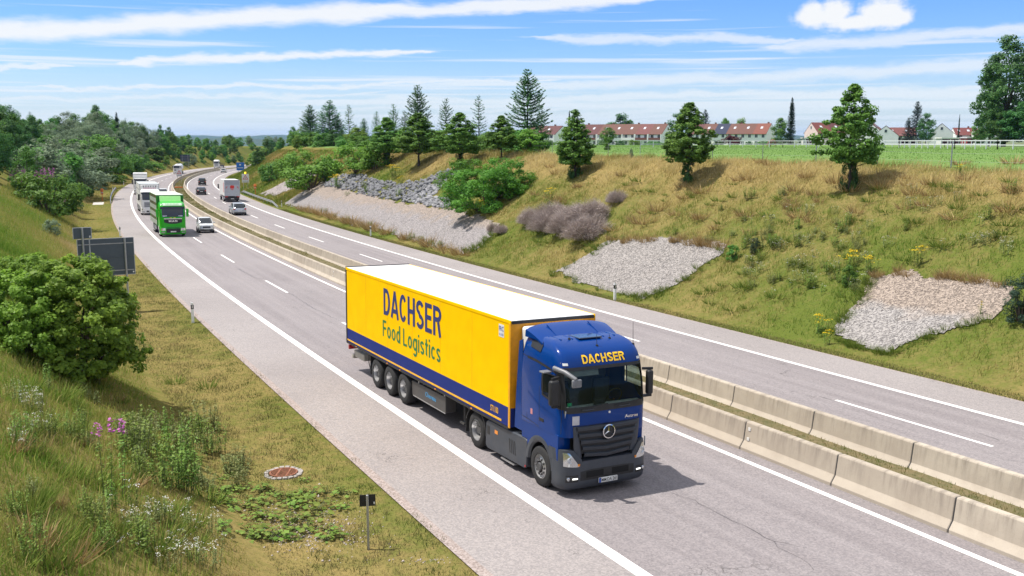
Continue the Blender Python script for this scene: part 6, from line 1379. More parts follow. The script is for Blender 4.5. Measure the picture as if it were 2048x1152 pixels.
def by_skyline(kind, px, top, o, label, group, cat='tree', wide=1.0, var=None, hmin=1.5):
    x, y, s = dist_on(px, o); p = on_so(s, o, -.1); H = max(hmin, z_at(top, p.y) - p.z); return plant(kind, p, H, label, cat, group, var, wide)
# ---- lindens along the top of the slope below the field
GL = 'young lindens planted along the slope below the field'
for (px, by, ty, v, wd, lab) in ((1698, 380, 178, 0, 1.05, 'tallest young linden on the slope, its top yellow green, before the red roofed terrace'), (1376, 364, 214, 1, 1.4, 'broad young linden with bare lower stem, between the two terraced rows'), (1150, 354, 226, 2, 1.45, 'young linden with bushy foot, before the ochre house'), (1003, 318, 236, 1, 1.6, 'dark dense young linden beside the tallest larch'), (920, 335, 230, 0, 1.5, 'young linden rising behind the big feathery bush'), (838, 332, 232, 1, 1.85, 'round crowned young linden on a short clear stem above the boulders'), (774, 330, 240, 1, 1.6, 'young linden with yellow green top behind the light shrubs')):
    p = at(px, by); H = (by - ty) / F_PX * p.y * 1.02; plant('linden', p, H, lab, 'tree', GL, v, wd)
    if px in (1698, 1376, 1150, 920, 774): 
        t = plant('s_dark', p + Vector((.02, .02, -.1)), H * (.34 if px != 1150 else .42), {1698: 'leafy shoots round the foot of the tallest young linden', 1376: 'leafy shoots round the stem of the broad linden', 1150: 'dense dark shoots at the foot of the linden before the ochre house', 920: 'dark leafy shoots below the linden behind the feathery bush', 774: 'leafy shoots below the linden behind the light shrubs'}[px], 'shrub', 'basal shoots under the lindens', 0, .42)
# ---- conifers behind the crest
GC = 'larches and spruces along the field edge'
def behind_crest(kind, px, top, back, label, var=None, wide=1.0, group=GC, cat='tree'):
    best = None
    for s in np.arange(20, 420, 1.0):
        co = float(crest_o(s)) + back; x, y = line_xy(s, co); e = abs(x / y * F_PX + 1024 - px)
        if best is None or e < best[0]: best = (e, s, co)
    p = on_so(best[1], best[2], -.1); return plant(kind, p, z_at(top, p.y) - p.z, label, cat, group, var, wide)
for (px, ty, bk_, k, v, wd, lab) in ((1056, 146, 4, 'larch', 0, 1.05, 'tallest larch, wide and drooping, standing by the white gabled house'), (958, 194, 6, 'larch', 2, .95, 'thin open larch between two lindens'), (892, 200, 5, 'larch', 1, .9, 'open larch with sparse top, next to the thin one'), (838, 176, 6, 'larch', 0, .9, 'second tallest larch, behind the round crowned linden'), (790, 211, 7, 'larch', 1, .8, 'slender larch behind the yellow green topped linden'), (757, 226, 8, 'larch', 1, .75, 'small slender larch at the edge of the group'), (732, 240, 7, 'larch', 0, .9, 'low dense larch next to the bare stemmed one'), (702, 212, 6, 'larch', 2, .9, 'bare stemmed larch with few branches'), (665, 205, 6, 'larch', 0, 1.25, 'dense larch with pointed top among the others'), (688, 262, 4, 'larch', 0, 1.3, 'low green larch filling the foot of the conifer group'), (640, 262, 5, 'larch', 0, 1.3, 'broad low larch at the near side of the full ones'), (626, 214, 8, 'larch', 0, 1.2, 'full larch next to the leaning one'), (606, 232, 9, 'larch', 0, 1.0, 'leaning feathery larch at the outer end of the conifers'), (588, 262, 7, 'larch', 0, 1.0, 'small larch outside the leaning one'), (650, 240, 4, 'larch', 1, 1.1, 'feathery larch before the two full ones'), (680, 236, 8, 'larch', 0, 1.1, 'green larch between the pointed and the bare stemmed one'), (716, 252, 5, 'larch', 1, 1.1, 'soft green larch beside the bare stem'), (812, 226, 9, 'larch', 1, 1.0, 'larch half hidden by the round crowned linden'), (1080, 214, 8, 'larch', 1, .9, 'larch standing just behind the tallest one')):
    behind_crest(k, px, ty, bk_, lab, v, wd)
for (px, ty, bk_, k, wd, lab) in ((540, 256, 6, 'willow', 1.2, 'silvery willow beyond the conifers'), (522, 268, 3, 'willow', 1.1, 'second silvery willow beside the bend'), (572, 268, 2, 'light', .9, 'yellow green tree between willow and conifers'), (598, 272, -1, 'light', .9, 'second yellow green tree below the leaning larch'), (560, 285, -2, 'mid', 1.0, 'mid green tree on the slope below the willows'), (585, 278, 5, 'mid', .9, 'mid green tree at the foot of the leaning larch'), (500, 290, 1, 'dark', .9, 'dark tree where the cutting meets the bend'), (512, 300, -4, 'dark', .8, 'dark tree above the blue sign'), (535, 296, -5, 'dark', .9, 'dark rounded tree on the slope by the bend'), (488, 300, -1, 'mid', .9, 'green tree just behind the blue sign'), (1020, 270, 2, 'mid', 1.4, 'mid green tree at the foot of the tallest larch'), (1085, 268, 5, 'mid', 1.4, 'leafy tree under the drooping larch branches'), (870, 264, 5, 'mid', 1.9, 'green tree filling the gap behind the open larch'), (940, 270, 5, 'mid', 1.9, 'green tree behind the thin open larch'), (800, 266, 6, 'mid', 2.0, 'green tree behind the slender larch'), (720, 268, 4, 'mid', 2.0, 'green tree at the foot of the bare stemmed larch')):
    behind_crest(k, px, ty, bk_, lab, None, wd, 'trees at the edge of the slope below the field')
# ---- bushes on the slope below the field
GB = 'bushes on the slope below the field'
for (px, by, k, H, wd, v, lab) in ((968, 420, 'robin', 4.0, 1.25, 0, 'large feathery green bush beside the boulders'), (935, 385, 'robin', 3.6, 1.2, 1, 'upper part of the feathery thicket, under the linden'), (1008, 392, 'robin', 3.8, 1.15, 1, 'feathery bush at the back of the thicket, up the slope'), (715, 345, 's_light', 4.4, 1.15, 0, 'light green shrub mass below the slender larch'), (750, 338, 's_light', 4.2, 1.0, 1, 'light green shrub next to the linden foot'), (625, 376, 's_light', 4.2, 1.5, 0, 'dense green bush overhanging the gravel slope'), (655, 358, 's_light', 4.2, 1.0, 1, 'light bush behind the one overhanging the gravel'), (596, 345, 's_light', 4.6, 1.0, 0, 'light green bush on the slope below the conifers'), (570, 352, 's_light', 4.2, .9, 1, 'yellow green bush above the far gravel strips'), (2042, 640, 'pine', 2.0, 1.0, 0, 'dark young pine beside the tan gravel patch'), (1465, 520, 's_mid', .85, .8, 1, 'small rounded green bush at the corner of the middle gravel patch'), (1698, 570, 's_mid', .95, .7, 1, 'small upright green bush with yellow flowers near it'), (1510, 505, 'pine', .9, .9, 0, 'small dark juniper on the dry slope'), (545, 362, 's_mid', 4.0, .9, 0, 'green bush where the gravel strips end'), (1213, 300, 's_mid', 1.6, .5, 1, 'small bush by the wire fence before the ochre house') , (1262, 316, 's_grey', .9, .4, 1, 'small grey green sapling at the wire fence'), (1452, 268, 's_mid', .8, .8, 0, '')):
    if not lab: continue
    plant(k, at(px, by) - Vector((0, 0, .05)), H, lab, 'bush', GB, v, wd)
# ---- big bush beside the sign
plant('near', at(160, 742), 3.55, 'big leafy green bush on the grassy bank, in front of the grey sign', 'bush', None, 0, 1.06, 'bush', 1.0)
plant('near', at(40, 700) , 3.2, 'leafy bush at the far side of the big bush, half up the bank', 'bush', None, 1, 1.0, 'bush', 2.2)
plant('near', at(70, 612), 2.9, 'loose leafy bush behind the big bush, reaching to the grey sign', 'bush', None, 1, 1.1, 'bush', 4.0)
# ---- wooded left bank
GW = 'trees of the wood beside the hard shoulder'
LW = {'willow': 'grey green willow in the wood beside the hard shoulder', 'dark': 'dark broadleaved tree in the wood beside the hard shoulder', 'mid': 'mid green broadleaved tree in the wood beside the hard shoulder', 'light': 'light green young tree at the foot of the wood beside the hard shoulder', 's_grey': 'grey green willow shrub at the edge of the wood beside the hard shoulder', 's_mid': 'green shrub at the edge of the wood beside the hard shoulder', 's_light': 'light green shrub at the edge of the wood beside the hard shoulder', 's_dark': 'dark shrub at the edge of the wood beside the hard shoulder', 'spruce': 'dark spruce top rising out of the wood beside the hard shoulder', 'larch': 'feathery larch rising out of the wood beside the hard shoulder'}
sky_px = [(-40, 205), (0, 210), (20, 212), (40, 219), (60, 238), (75, 229), (95, 246), (120, 240), (150, 230), (180, 232), (205, 219), (230, 238), (250, 236), (275, 248), (300, 250), (325, 255), (350, 260), (375, 281), (400, 286), (430, 284), (455, 288), (480, 295)]
sx, sy = [a for a, b_ in sky_px], [b_ for a, b_ in sky_px]
G3 = random.Random(5)
rows = [(-23, 0, 16, ('dark', 'mid', 'willow', 'mid', 'dark')), (-19, 12, 17, ('willow', 'dark', 'willow', 'mid')), (-15.5, 38, 18, ('willow', 'mid', 's_grey', 'dark')), (-12.5, 62, 18, ('mid', 's_grey', 's_mid', 'light', 's_mid')), (-10.0, 88, 20, ('s_mid', 's_grey', 's_light', 's_mid'))]
for o_, dy, step, kinds in rows:
    px = -20 if o_ < -14 else (60 if o_ < -11 else 150)
    while px < (470 if o_ < -14 else 440):
        k = G3.choice(kinds)
        if 100 < px < 330 and o_ in (-19, -15.5) and G3.random() < .6: k = 'willow'
        if px < 60 and o_ <= -15: k = G3.choice(('dark', 'mid'))
        if px > 340: k = G3.choice(('mid', 'dark', 'light', 's_mid')) if o_ > -18 else G3.choice(('mid', 'dark'))
        fade = 1.0 if px < 330 else max(.30, 1 - (px - 330) / 130)
        top = np.interp(px, sx, sy) + dy * fade * .8 + G3.uniform(-5, 9)
        ox = o_ + G3.uniform(-1.2, 1.2)
        by_skyline(k, px, top, ox, LW[k], GW, 'tree' if not k.startswith('s_') else 'bush', G3.uniform(.8, 1.15) * (1.35 if k.startswith('s_') else 1.0), None, 1.2)
        px += step * G3.uniform(.7, 1.3) * (1 if px < 340 else .8)
for (px, ty, k, wd) in ((35, 214, 'larch', .8), (75, 226, 'larch', .8), (8, 208, 'spruce', .9), (205, 217, 'dark', .6), (245, 233, 'spruce', .9), (262, 238, 'larch', .7), (330, 254, 'dark', .6), (347, 258, 'dark', .6)): by_skyline(k, px, ty, -20.5, LW[k], GW, 'tree', wd)
for (px, by, k, H, wd, lab) in ((100, 428, 's_mid', 4.6, 1.0, 'round green bush standing forward of the wood beside the hard shoulder'), (125, 418, 's_dark', 3.8, .9, 'dark bush beside the round green one, forward of the wood'), (105, 470, 's_grey', 1.5, .9, 'low grey green bush in the grass above the grey sign'), (172, 392, 's_mid', 3.4, .8, 'bush at the edge of the rusty grass strip'), (205, 372, 's_light', 3.4, .9, 'bright green shrub near the emergency telephone'), (232, 366, 's_light', 2.6, 1.2, 'bright green low shrub beside the wet ditch'), (150, 370, 's_mid', 4.0, 1.0, 'green bush between rosebay flowers and the ditch'), (310, 343, 's_light', 4.0, 1.6, 'bright green low thicket by the outer verge'), (270, 352, 's_mid', 3.5, 1.0, 'green bush behind the white lorries')):
    plant(k, at(px, by) - Vector((0, 0, .1)), H, lab, 'bush', None, None, wd)
G4 = random.Random(9)
for i in range(95):
    s_ = G4.uniform(330, 690); o_ = -G4.uniform(7.5, 42) if s_ > 420 else -G4.uniform(10, 40); k = G4.choice(('mid', 'dark', 'light', 's_mid', 'mid', 'willow')); p = on_so(s_, o_, -.1)
    plant(k, p, {'s_mid': 3.0}.get(k, G4.uniform(4.5, 7.5)) * (1 if o_ < -12 else .7), 'green tree of the distant wood along the outside of the bend' if not k.startswith('s_') else 'shrub of the distant wood along the outside of the bend', 'tree' if not k.startswith('s_') else 'bush', 'trees along the outside of the far bend', None, G4.uniform(.9, 1.3))
for i in range(46):
    s_ = G4.uniform(265, 560); o_ = G4.uniform(24, 33) if i % 2 else G4.uniform(33, 62); k = G4.choice(('mid', 'dark', 'light', 's_mid')); p = on_so(s_, o_, -.1)
    if p.x / p.y * F_PX + 1024 < 500 + 4200 / p.y and p.y < 385: continue
    plant(k, p, {'s_mid': 3.4}.get(k, G4.uniform(4.0, 6.5)) * (.75 if o_ < 28 else 1), 'green tree on the inside of the far bend' if not k.startswith('s_') else 'green shrub on the inside of the far bend', 'tree' if not k.startswith('s_') else 'bush', 'trees along the inside of the far bend', None, G4.uniform(.9, 1.3))
for i, px in enumerate(range(600, 1060, 17)):
    k = ('mid', 's_mid', 'light', 's_mid', 'dark')[i % 5]; behind_crest(k, px + G4.uniform(-5, 5), G4.uniform(258, 278), G4.uniform(1.5, 5), 'green shrubby tree filling the belt under the conifers' if not k.startswith('s_') else 'green shrub filling the belt under the conifers', None, 1.5 if k.startswith('s_') else 1.7, 'undergrowth below the conifer belt', 'tree' if not k.startswith('s_') else 'bush')
# ---- far wood beyond the bend: reads as one mass
def far_wood():
    g = np.random.default_rng(77); P, N, T_ = [], [], []
    for i in range(260):
        px = g.uniform(340, 620); D = g.uniform(640, 1500); x = px_x(px, D); z = -9 - (D - 640) * .02; H = g.uniform(7, 12); r_ = g.uniform(3, 6)
        d = unit(160, g); d[:, 2] = np.abs(d[:, 2]); P.append(np.array([x, D, z]) + d * np.array([r_, r_, H])); N.append(d * .6 + g.normal(size=d.shape) * .4); T_.append(np.full(160, g.uniform(0, 1)) * .6 + g.uniform(0, .4, 160))
    P, N = np.concatenate(P), np.concatenate(N); N /= np.linalg.norm(N, axis=1, keepdims=True); tag(link('far_wood', leaf_mesh('far_wood', P, N, 1.7, .8, g, f_mid, np.concatenate(T_))), 'distant green wood in the valley beyond the bend', 'wood', None, 'stuff')
far_wood()
# ---- trees and hedges round the houses
GT = 'garden trees among the houses'
for (px, D, k, ty, wd, v, lab) in ((1575, 362, 'spruce', 206, .9, 1, 'tall narrow dark spruce beside the red roofed terrace'), (1822, 352, 'spruce', 206, 1.0, 2, 'bluish spruce with pointed top beside the grey gabled house'), (1806, 350, 'spruce', 238, 1.1, 2, 'lower bluish spruce leaning on the taller one'), (1842, 345, 'dark', 232, 1.0, 0, 'rounded dark green tree before the broad gable'), (1238, 425, 'dark', 231, 1.4, 1, 'dark rounded tree rising behind the balcony row'), (1352, 430, 'dark', 232, 1.2, 0, 'dark tree behind the gable of the balcony row'), (1405, 430, 'spruce', 222, 1.0, 2, 'dark spruce behind the paddock terrace'), (1213, 368, 'mid', 258, 1.5, 1, 'round green tree screening the balcony row'), (1556, 366, 'mid', 240, 1.1, 1, 'soft green tree against the tall narrow spruce'), (1137, 430, 'spruce', 230, .6, 1, 'thin dark spruce behind the linden by the ochre house'), (1906, 380, 'spruce', 236, .35, 1, 'thin bare topped spruce by the red roofed house'), (1945, 350, 'mid', 246, 1.0, 0, 'bright green tree under the edge of the big poplar'), (1443, 432, 'mid', 240, .8, 0, 'tree top behind the maroon roofed house'), (1476, 432, 'light', 238, .8, 1, 'light tree top behind the solar roof'), (1160, 366, 'dark', 262, 1.0, 1, 'dark garden tree beside the ochre house')):
    p = ground_pt(px, D); plant(k, p, z_at(ty, D) - p.z, lab, 'tree', GT, v, wd)
GP = 'big poplars at the field edge'
for (px, D, k, ty, wd, v, lab) in ((1996, 215, 'poplar', 84, 1.1, 0, 'huge dark poplar with open branches behind the white fence'), (2085, 222, 'poplar', 88, 1.05, 1, 'second huge poplar crowding the first'), (1968, 232, 'poplar', 132, .85, 1, 'lower poplar leaning out towards the white house'), (2040, 205, 'dark', 210, 1.6, 0, 'dark undergrowth tree below the poplars'), (1990, 208, 'dark', 228, 1.4, 1, 'dark undergrowth tree beside the fence'), (2075, 200, 'dark', 215, 1.6, 1, 'dark undergrowth tree at the far side of the poplars')):
    p = ground_pt(px, D); plant(k, p, z_at(ty, D) - p.z, lab, 'tree', GP, v, wd)
hedges = [(1190, 1215, 366), (1222, 1250, 366), (1252, 1280, 368), (1282, 1322, 368), (1418, 1445, 372), (1458, 1475, 370), (1500, 1548, 370), (1585, 1606, 366), (1660, 1700, 362), (1322, 1345, 376), (1482, 1502, 372), (1085, 1112, 368)]
for i, (a, b_, D) in enumerate(hedges):
    p = ground_pt((a + b_) / 2, D); W_ = px_x(b_, D) - px_x(a, D); t = plant(('s_mid', 's_dark', 's_light')[i % 3], p, 1.5 + (i * 37 % 5) * .2, 'clipped garden hedge section along the back of the houses', 'hedge', 'garden hedges behind the houses', 0, 1.0, 'garden_hedge'); t.rotation_euler = (0, 0, 0); t.scale = (W_ / 3.6, .8, t.scale[2])
p = ground_pt(1460, 366); plant('red', p, 3.6, 'copper red bush in front of the solar roofed house', 'bush', None, 0, 1.0)
# ------------------------------------------------------------------ gravel and boulders on the slope below the field
def inside(poly, x, y):
    x = np.asarray(x); y = np.asarray(y); r_ = np.zeros(x.shape, bool); n = len(poly); j = n - 1
    for i in range(n):
        xi, yi = poly[i]; xj, yj = poly[j]; c = ((yi > y) != (yj > y)) & (x < (xj - xi) * (y - yi) / (yj - yi + 1e-12) + xi); r_ ^= c; j = i
    return r_
def px_poly(pts):
    P = [at(*p) for p in pts]; s, o = to_so([p.x for p in P], [p.y for p in P]); return list(zip(s, o))
def mat_gravel(name, low, high):
    m, nt, b = new_mat(name)
    tcn = node(nt, 'ShaderNodeTexCoord'); v = node(nt, 'ShaderNodeTexVoronoi'); v.inputs['Scale'].default_value = 15; lk(nt, tcn.outputs['Object'], v.inputs['Vector']); sc_ = node(nt, 'ShaderNodeSeparateColor'); lk(nt, v.outputs['Color'], sc_.inputs[0])
    up = node(nt, 'ShaderNodeAttribute', attribute_name='upper').outputs['Fac']; n = noise(nt, .7, 4)
    base = mixc(nt, ramp(nt, math_(nt, 'ADD', up, math_(nt, 'MULTIPLY', math_(nt, 'SUBTRACT', n, .5), .5)), .42, .58), low, high)
    c = mixc(nt, 1.0, base, mixc(nt, sc_.outputs[0], (.45, .45, .46), (1.45, 1.43, 1.42)), 'MULTIPLY'); lk(nt, c, b.inputs['Base Color']); b.inputs['Roughness'].default_value = .92; b.inputs['Specular IOR Level'].default_value = .2
    bump(nt, b, v.outputs['Distance'], .8, .06); return m
GRAV = []
def gravel(name, pts, low, high, cell=.22, nst=9000, size=.07, lab=None):
    poly = px_poly(pts); s0, s1 = min(p[0] for p in poly), max(p[0] for p in poly); o0, o1 = min(p[1] for p in poly), max(p[1] for p in poly)
    ns, no = int((s1 - s0) / cell) + 2, int((o1 - o0) / cell) + 2; S_, O_ = np.meshgrid(s0 + np.arange(ns + 1) * cell, o0 + np.arange(no + 1) * cell, indexing='ij')
    wob = lambda a, b_: (fbm(a, b_, 1.6, 51, 3) - .5) * 1.1
    cs, co = (S_[:-1, :-1] + cell / 2), (O_[:-1, :-1] + cell / 2); ins = inside(poly, cs + wob(cs, co), co + wob(cs + 40, co))
    idx = np.arange(S_.size).reshape(S_.shape); F_ = np.stack([idx[:-1, :-1], idx[:-1, 1:], idx[1:, 1:], idx[1:, :-1]], -1)[ins]
    used_, inv = np.unique(F_, return_inverse=True); s, o = S_.ravel()[used_], O_.ravel()[used_]; x, y = line_xy(s, o); z = terrain_so(s, o) + .05 + .03 * vnoise(s, o, .5, 3)
    m = mat_gravel(name + '_stones', low, high); me = mesh_np(name, np.stack([x, y, z], 1), inv.reshape(-1, 4), None, m, True); a = me.attributes.new('upper', 'FLOAT', 'POINT'); up = (o - o0) / (o1 - o0); a.data.foreach_set('value', up.astype(np.float32)); ob = link(name, me); tag(ob, kind='structure')
    # loose stones on top
    rs, ro = rng.uniform(s0, s1, nst * 3), rng.uniform(o0, o1, nst * 3); k = inside(poly, rs + wob(rs, ro), ro + wob(rs + 40, ro)); rs, ro = rs[k][:nst], ro[k][:nst]
    x, y = line_xy(rs, ro); z = terrain_so(rs, ro) + .06; stones(name + '_loose_stones', np.stack([x, y, z], 1), size, m, (ro - o0) / (o1 - o0)); GRAV.append((poly, wob))
    return poly
def stones(name, P, size, m, up=None, parent=None):
    n = len(P); base = np.array([(1, 0, 0), (-1, 0, 0), (0, 1, 0), (0, -1, 0), (0, 0, .8), (0, 0, -.5)]); f = np.array([(0, 2, 4), (2, 1, 4), (1, 3, 4), (3, 0, 4), (2, 0, 5), (1, 2, 5), (3, 1, 5), (0, 3, 5)])
    sz = size * rng.uniform(.4, 1.3, n) * rng.choice([1, 1, 1, 1.6], n); V = base[None] * rng.uniform(.6, 1.3, (n, 6, 1)); a = rng.uniform(0, 6.28, n); c, s = np.cos(a)[:, None], np.sin(a)[:, None]; tz = rng.normal(0, .4, n)[:, None]
    X, Y, Z = V[..., 0], V[..., 1], V[..., 2]; Z = Z + X * tz; V = np.stack([X * c - Y * s, X * s + Y * c, Z], -1) * sz[:, None, None] + P[:, None]
    F_ = (f[None] + 6 * np.arange(n)[:, None, None]).reshape(-1, 3); me = mesh_np(name, V.reshape(-1, 3), F_, None, m)
    if up is not None: at2 = me.attributes.new('upper', 'FLOAT', 'POINT'); at2.data.foreach_set('value', np.repeat(up, 6).astype(np.float32))
    o = link(name, me, parent); tag(o, None, None, None, 'stuff'); return o
grey_lo, tan_hi = (.36, .36, .375), (.42, .365, .32)
def glab(o_name, lab): 
    o = bpy.data.objects[o_name]; tag(o, lab, 'stones')
gravel('gravel_slope', [(1105, 548), (1180, 508), (1215, 484), (1300, 478), (1400, 485), (1440, 497), (1447, 512), (1400, 540), (1335, 578), (1285, 597), (1240, 589), (1160, 563)], (.27, .252, .24), (.275, .257, .243), .13, 3500, .022)
gravel('gravel_patch', [(1668, 672), (1690, 640), (1728, 590), (1745, 556), (1800, 546), (1880, 553), (1960, 566), (2018, 575), (2000, 610), (1985, 640), (1900, 660), (1820, 690), (1775, 708), (1720, 695)], (.29, .275, .265), (.30, .25, .21), .12, 3500, .02)
gravel('long_gravel_slope', [(568, 408), (600, 388), (640, 366), (662, 362), (700, 380), (760, 396), (830, 410), (900, 420), (960, 435), (998, 447), (990, 470), (960, 495), (925, 509), (880, 498), (820, 482), (780, 467), (700, 444), (640, 426)], (.265, .247, .245), (.29, .245, .21), .25, 4000, .03)
gravel('far_gravel_strip', [(520, 388), (575, 362), (640, 325), (672, 320), (645, 342), (600, 372), (552, 391)], (.30, .27, .26), (.31, .28, .26), .5, 500, .08)
for nm, lab in (('gravel_slope_loose_stones', 'loose grey stones of the middle gravel patch below the dry shrubs'), ('gravel_patch_loose_stones', 'loose grey and tan stones of the gravel patch by the young pine'), ('long_gravel_slope_loose_stones', 'loose stones of the long gravel slope under the boulders'), ('far_gravel_strip_loose_stones', 'loose stones on the far pale strip by the bend')): glab(nm, lab)
# boulders: the largest ones singly, the rest as one mass
def boulders():
    pts = [(645, 372), (672, 352), (720, 350), (760, 362), (800, 370), (835, 364), (870, 350), (908, 334), (918, 345), (885, 372), (866, 392), (905, 398), (925, 412), (890, 416), (800, 404), (740, 393), (700, 381)]
    poly = px_poly(pts); s0, s1 = min(p[0] for p in poly), max(p[0] for p in poly); o0, o1 = min(p[1] for p in poly), max(p[1] for p in poly)
    m, nt, b = new_mat('boulder_stone'); oi = node(nt, 'ShaderNodeObjectInfo'); n1 = noise(nt, 3, 5, .65); c = mixc(nt, oi.outputs['Random'], (.17, .175, .19), (.34, .34, .355)); c = mixc(nt, ramp(nt, n1, .4, .7, 0, .6), c, (.12, .115, .115)); lk(nt, c, b.inputs['Base Color']); b.inputs['Roughness'].default_value = .9; bump(nt, b, n1, .5, .05)
    protos = []
    for k in range(6):
        bm = bmesh.new(); bmesh.ops.create_icosphere(bm, subdivisions=1, radius=1); g = random.Random(k)
        for v in bm.verts: v.co = Vector((v.co.x * 1.25, v.co.y * .9, v.co.z * .75)) * g.uniform(.72, 1.15)
        me = bpy.data.meshes.new('boulder'); bm.to_mesh(me); bm.free(); me.materials.append(m); protos.append(me)
    n = 4200; rs, ro = rng.uniform(s0, s1, n), rng.uniform(o0, o1, n); k = inside(poly, rs, ro); rs, ro = rs[k], ro[k]
    x, y = line_xy(rs, ro); z = terrain_so(rs, ro); T = empty('boulder_slope', Vector((float(np.mean(x)), float(np.mean(y)), float(np.mean(z)))), 'band of grey boulders across the slope above the long gravel', 'boulders'); base = T.location.copy()
    # ground bed under the boulders so that no grass shows
    order = np.argsort(y); pick = order[:300]
    for i in pick:
        o = link('boulder', protos[random.randrange(6)], T); sc_ = random.uniform(.17, .36); o.location = Vector((float(x[i]), float(y[i]), float(z[i]) + .04)) - base; o.scale = (sc_, sc_, sc_); o.rotation_euler = (random.uniform(-.5, .5), random.uniform(-.5, .5), random.uniform(0, 6.28))
    rest = order[300:2600]; so = stones('rubble', np.stack([x[rest], y[rest], z[rest] + .04], 1) - np.array(base), .24, m, None, T); GRAV.append((poly, lambda a, b_: 0 * a))
boulders()

# ------------------------------------------------------------------ grass
def in_gravel(s, o):
    r_ = np.zeros(len(s), bool)
    for poly, wob in GRAV: r_ |= inside(poly, s + wob(s, o) + (fbm(s, o, .7, 131, 2) - .5) * 1.1, o + wob(s + 40, o) + (fbm(s, o, .7, 137, 2) - .5) * 1.1)
    return r_
def blades(name, s, o, h, w, lean, tint, mat, label, seg2=False, zf=None, wind=.25):
    """grass blades: thin triangles (or two-step bent ones)"""
    n = len(s); x, y = line_xy(s, o); z = (zf or terrain_so)(s, o) - .02; a = rng.uniform(0, 6.28, n); ux, uy = np.cos(a), np.sin(a); b_ = rng.uniform(0, 6.28, n); lx, ly = np.cos(b_) * lean * h + wind * h * .35, np.sin(b_) * lean * h + wind * h * .1
    wx, wy = ux * w / 2, uy * w / 2; Pa = np.stack([x - wx, y - wy, z], 1); Pb = np.stack([x + wx, y + wy, z], 1); tip = np.stack([x + lx, y + ly, z + h * np.sqrt(np.clip(1 - lean ** 2 * .6, .2, 1))], 1)
    if not seg2:
        V = np.stack([Pa, Pb, tip], 1).reshape(-1, 3); F_ = np.arange(3 * n).reshape(n, 3); t = np.repeat(tint, 3)
    else:
        mx_, my_, mz_ = x + lx * .35, y + ly * .35, z + h * .6; Pc = np.stack([mx_ - wx * .8, my_ - wy * .8, mz_], 1); Pd = np.stack([mx_ + wx * .8, my_ + wy * .8, mz_], 1)
        V = np.stack([Pa, Pb, Pc, Pd, tip], 1).reshape(-1, 3); f = np.array([(0, 1, 2), (1, 3, 2), (2, 3, 4)]); F_ = (f[None] + 5 * np.arange(n)[:, None, None]).reshape(-1, 3); t = np.repeat(tint, 5)
    o_ = link(name, mesh_np(name, V, F_, np.clip(t, 0, 1), mat)); tag(o_, label, 'grass', None, 'stuff'); return o_
g_mix = grass_mat('grass_mixed', [(.095, .21, .025), (.175, .285, .042), (.28, .31, .07), (.38, .31, .12), (.52, .41, .21)]); g_mown = grass_mat('grass_mown', [(.078, .118, .026), (.122, .132, .042), (.168, .14, .068), (.24, .195, .11)]); g_slope = grass_mat('grass_slope', [(.080, .165, .018), (.13, .20, .028), (.20, .205, .046), (.29, .22, .072), (.54, .43, .20)]); g_crop = grass_mat('crop_green', [(.08, .18, .03), (.13, .25, .05), (.19, .33, .085)])
def scatter(n, s0, s1, o0, o1, pw=1.0):
    return s0 + (s1 - s0) * rng.uniform(0, 1, n) ** pw, rng.uniform(o0, o1, n)
# near bank, left: lush tall grass
s, o = scatter(150000, -9, 48, -17.5, O_P - 3.2, 1.35); d = O_P - o; keep = rng.uniform(0, 1, len(s)) < np.clip((d - 3.0) / 2.2, .12, 1); s, o = s[keep], o[keep]; d = O_P - o
ht = (.08 + .14 * np.clip((d - 3.5) / 3.5, 0, 1)) * rng.uniform(.5, 1.35, len(s)) * (.55 + .9 * fbm(s, o, 2.3, 61, 2)); dr = dryness(s, o)
tn = np.clip(dr * .8 + rng.normal(0, .13, len(s)) + .42 * (fbm(s, o, 1.1, 71, 2) - .5) + np.where(rng.uniform(0, 1, len(s)) < .10, .35, 0), 0, 1)
blades('meadow_grass', s, o, ht, rng.uniform(.009, .02, len(s)), rng.uniform(.05, .75, len(s)), tn, g_mix, 'lush tall grass on the bank beside the drain cover', True)
# mown strip next to the hard shoulder
s, o = scatter(95000, -9, 60, O_P - 4.0, O_P - .12, 1.3); edge = O_P + .12 - .62 * fbm(s, s * 0, .7, 81, 3); k = o < edge; s, o = s[k], o[k]
tn = np.clip(.15 + .75 * fbm(s, o, 1.3, 83, 3) + rng.normal(0, .16, len(s)) - .35 * np.exp(-((O_P - .7 - o) / .55) ** 2), 0, 1); blades('mown_grass', s, o, rng.uniform(.03, .10, len(s)) * (1 + .8 * (fbm(s, o, .6, 85, 2) > .55)), rng.uniform(.01, .024, len(s)), rng.uniform(.2, .9, len(s)), tn, g_mown, 'short dry mown grass along the hard shoulder')
# left bank farther on
s, o = scatter(70000, 44, 240, -14, O_P - .1, 1.4); d = O_P - o; rust = np.exp(-((d - 4.6) / 1.3) ** 2); tn = np.clip(dryness(s, o) * .7 + .12 + .45 * rust * fbm(s, o, 6, 91, 2) + rng.normal(0, .12, len(s)), 0, 1); sc_ = np.clip(s / 70, 1, 3)
blades('bank_grass', s, o, (.10 + .35 * np.clip((d - 3) / 2, 0, 1)) * rng.uniform(.5, 1.4, len(s)), .022 * sc_, rng.uniform(.1, .7, len(s)), tn, g_mix, 'grass along the foot of the bank beside the hard shoulder farther down the road')
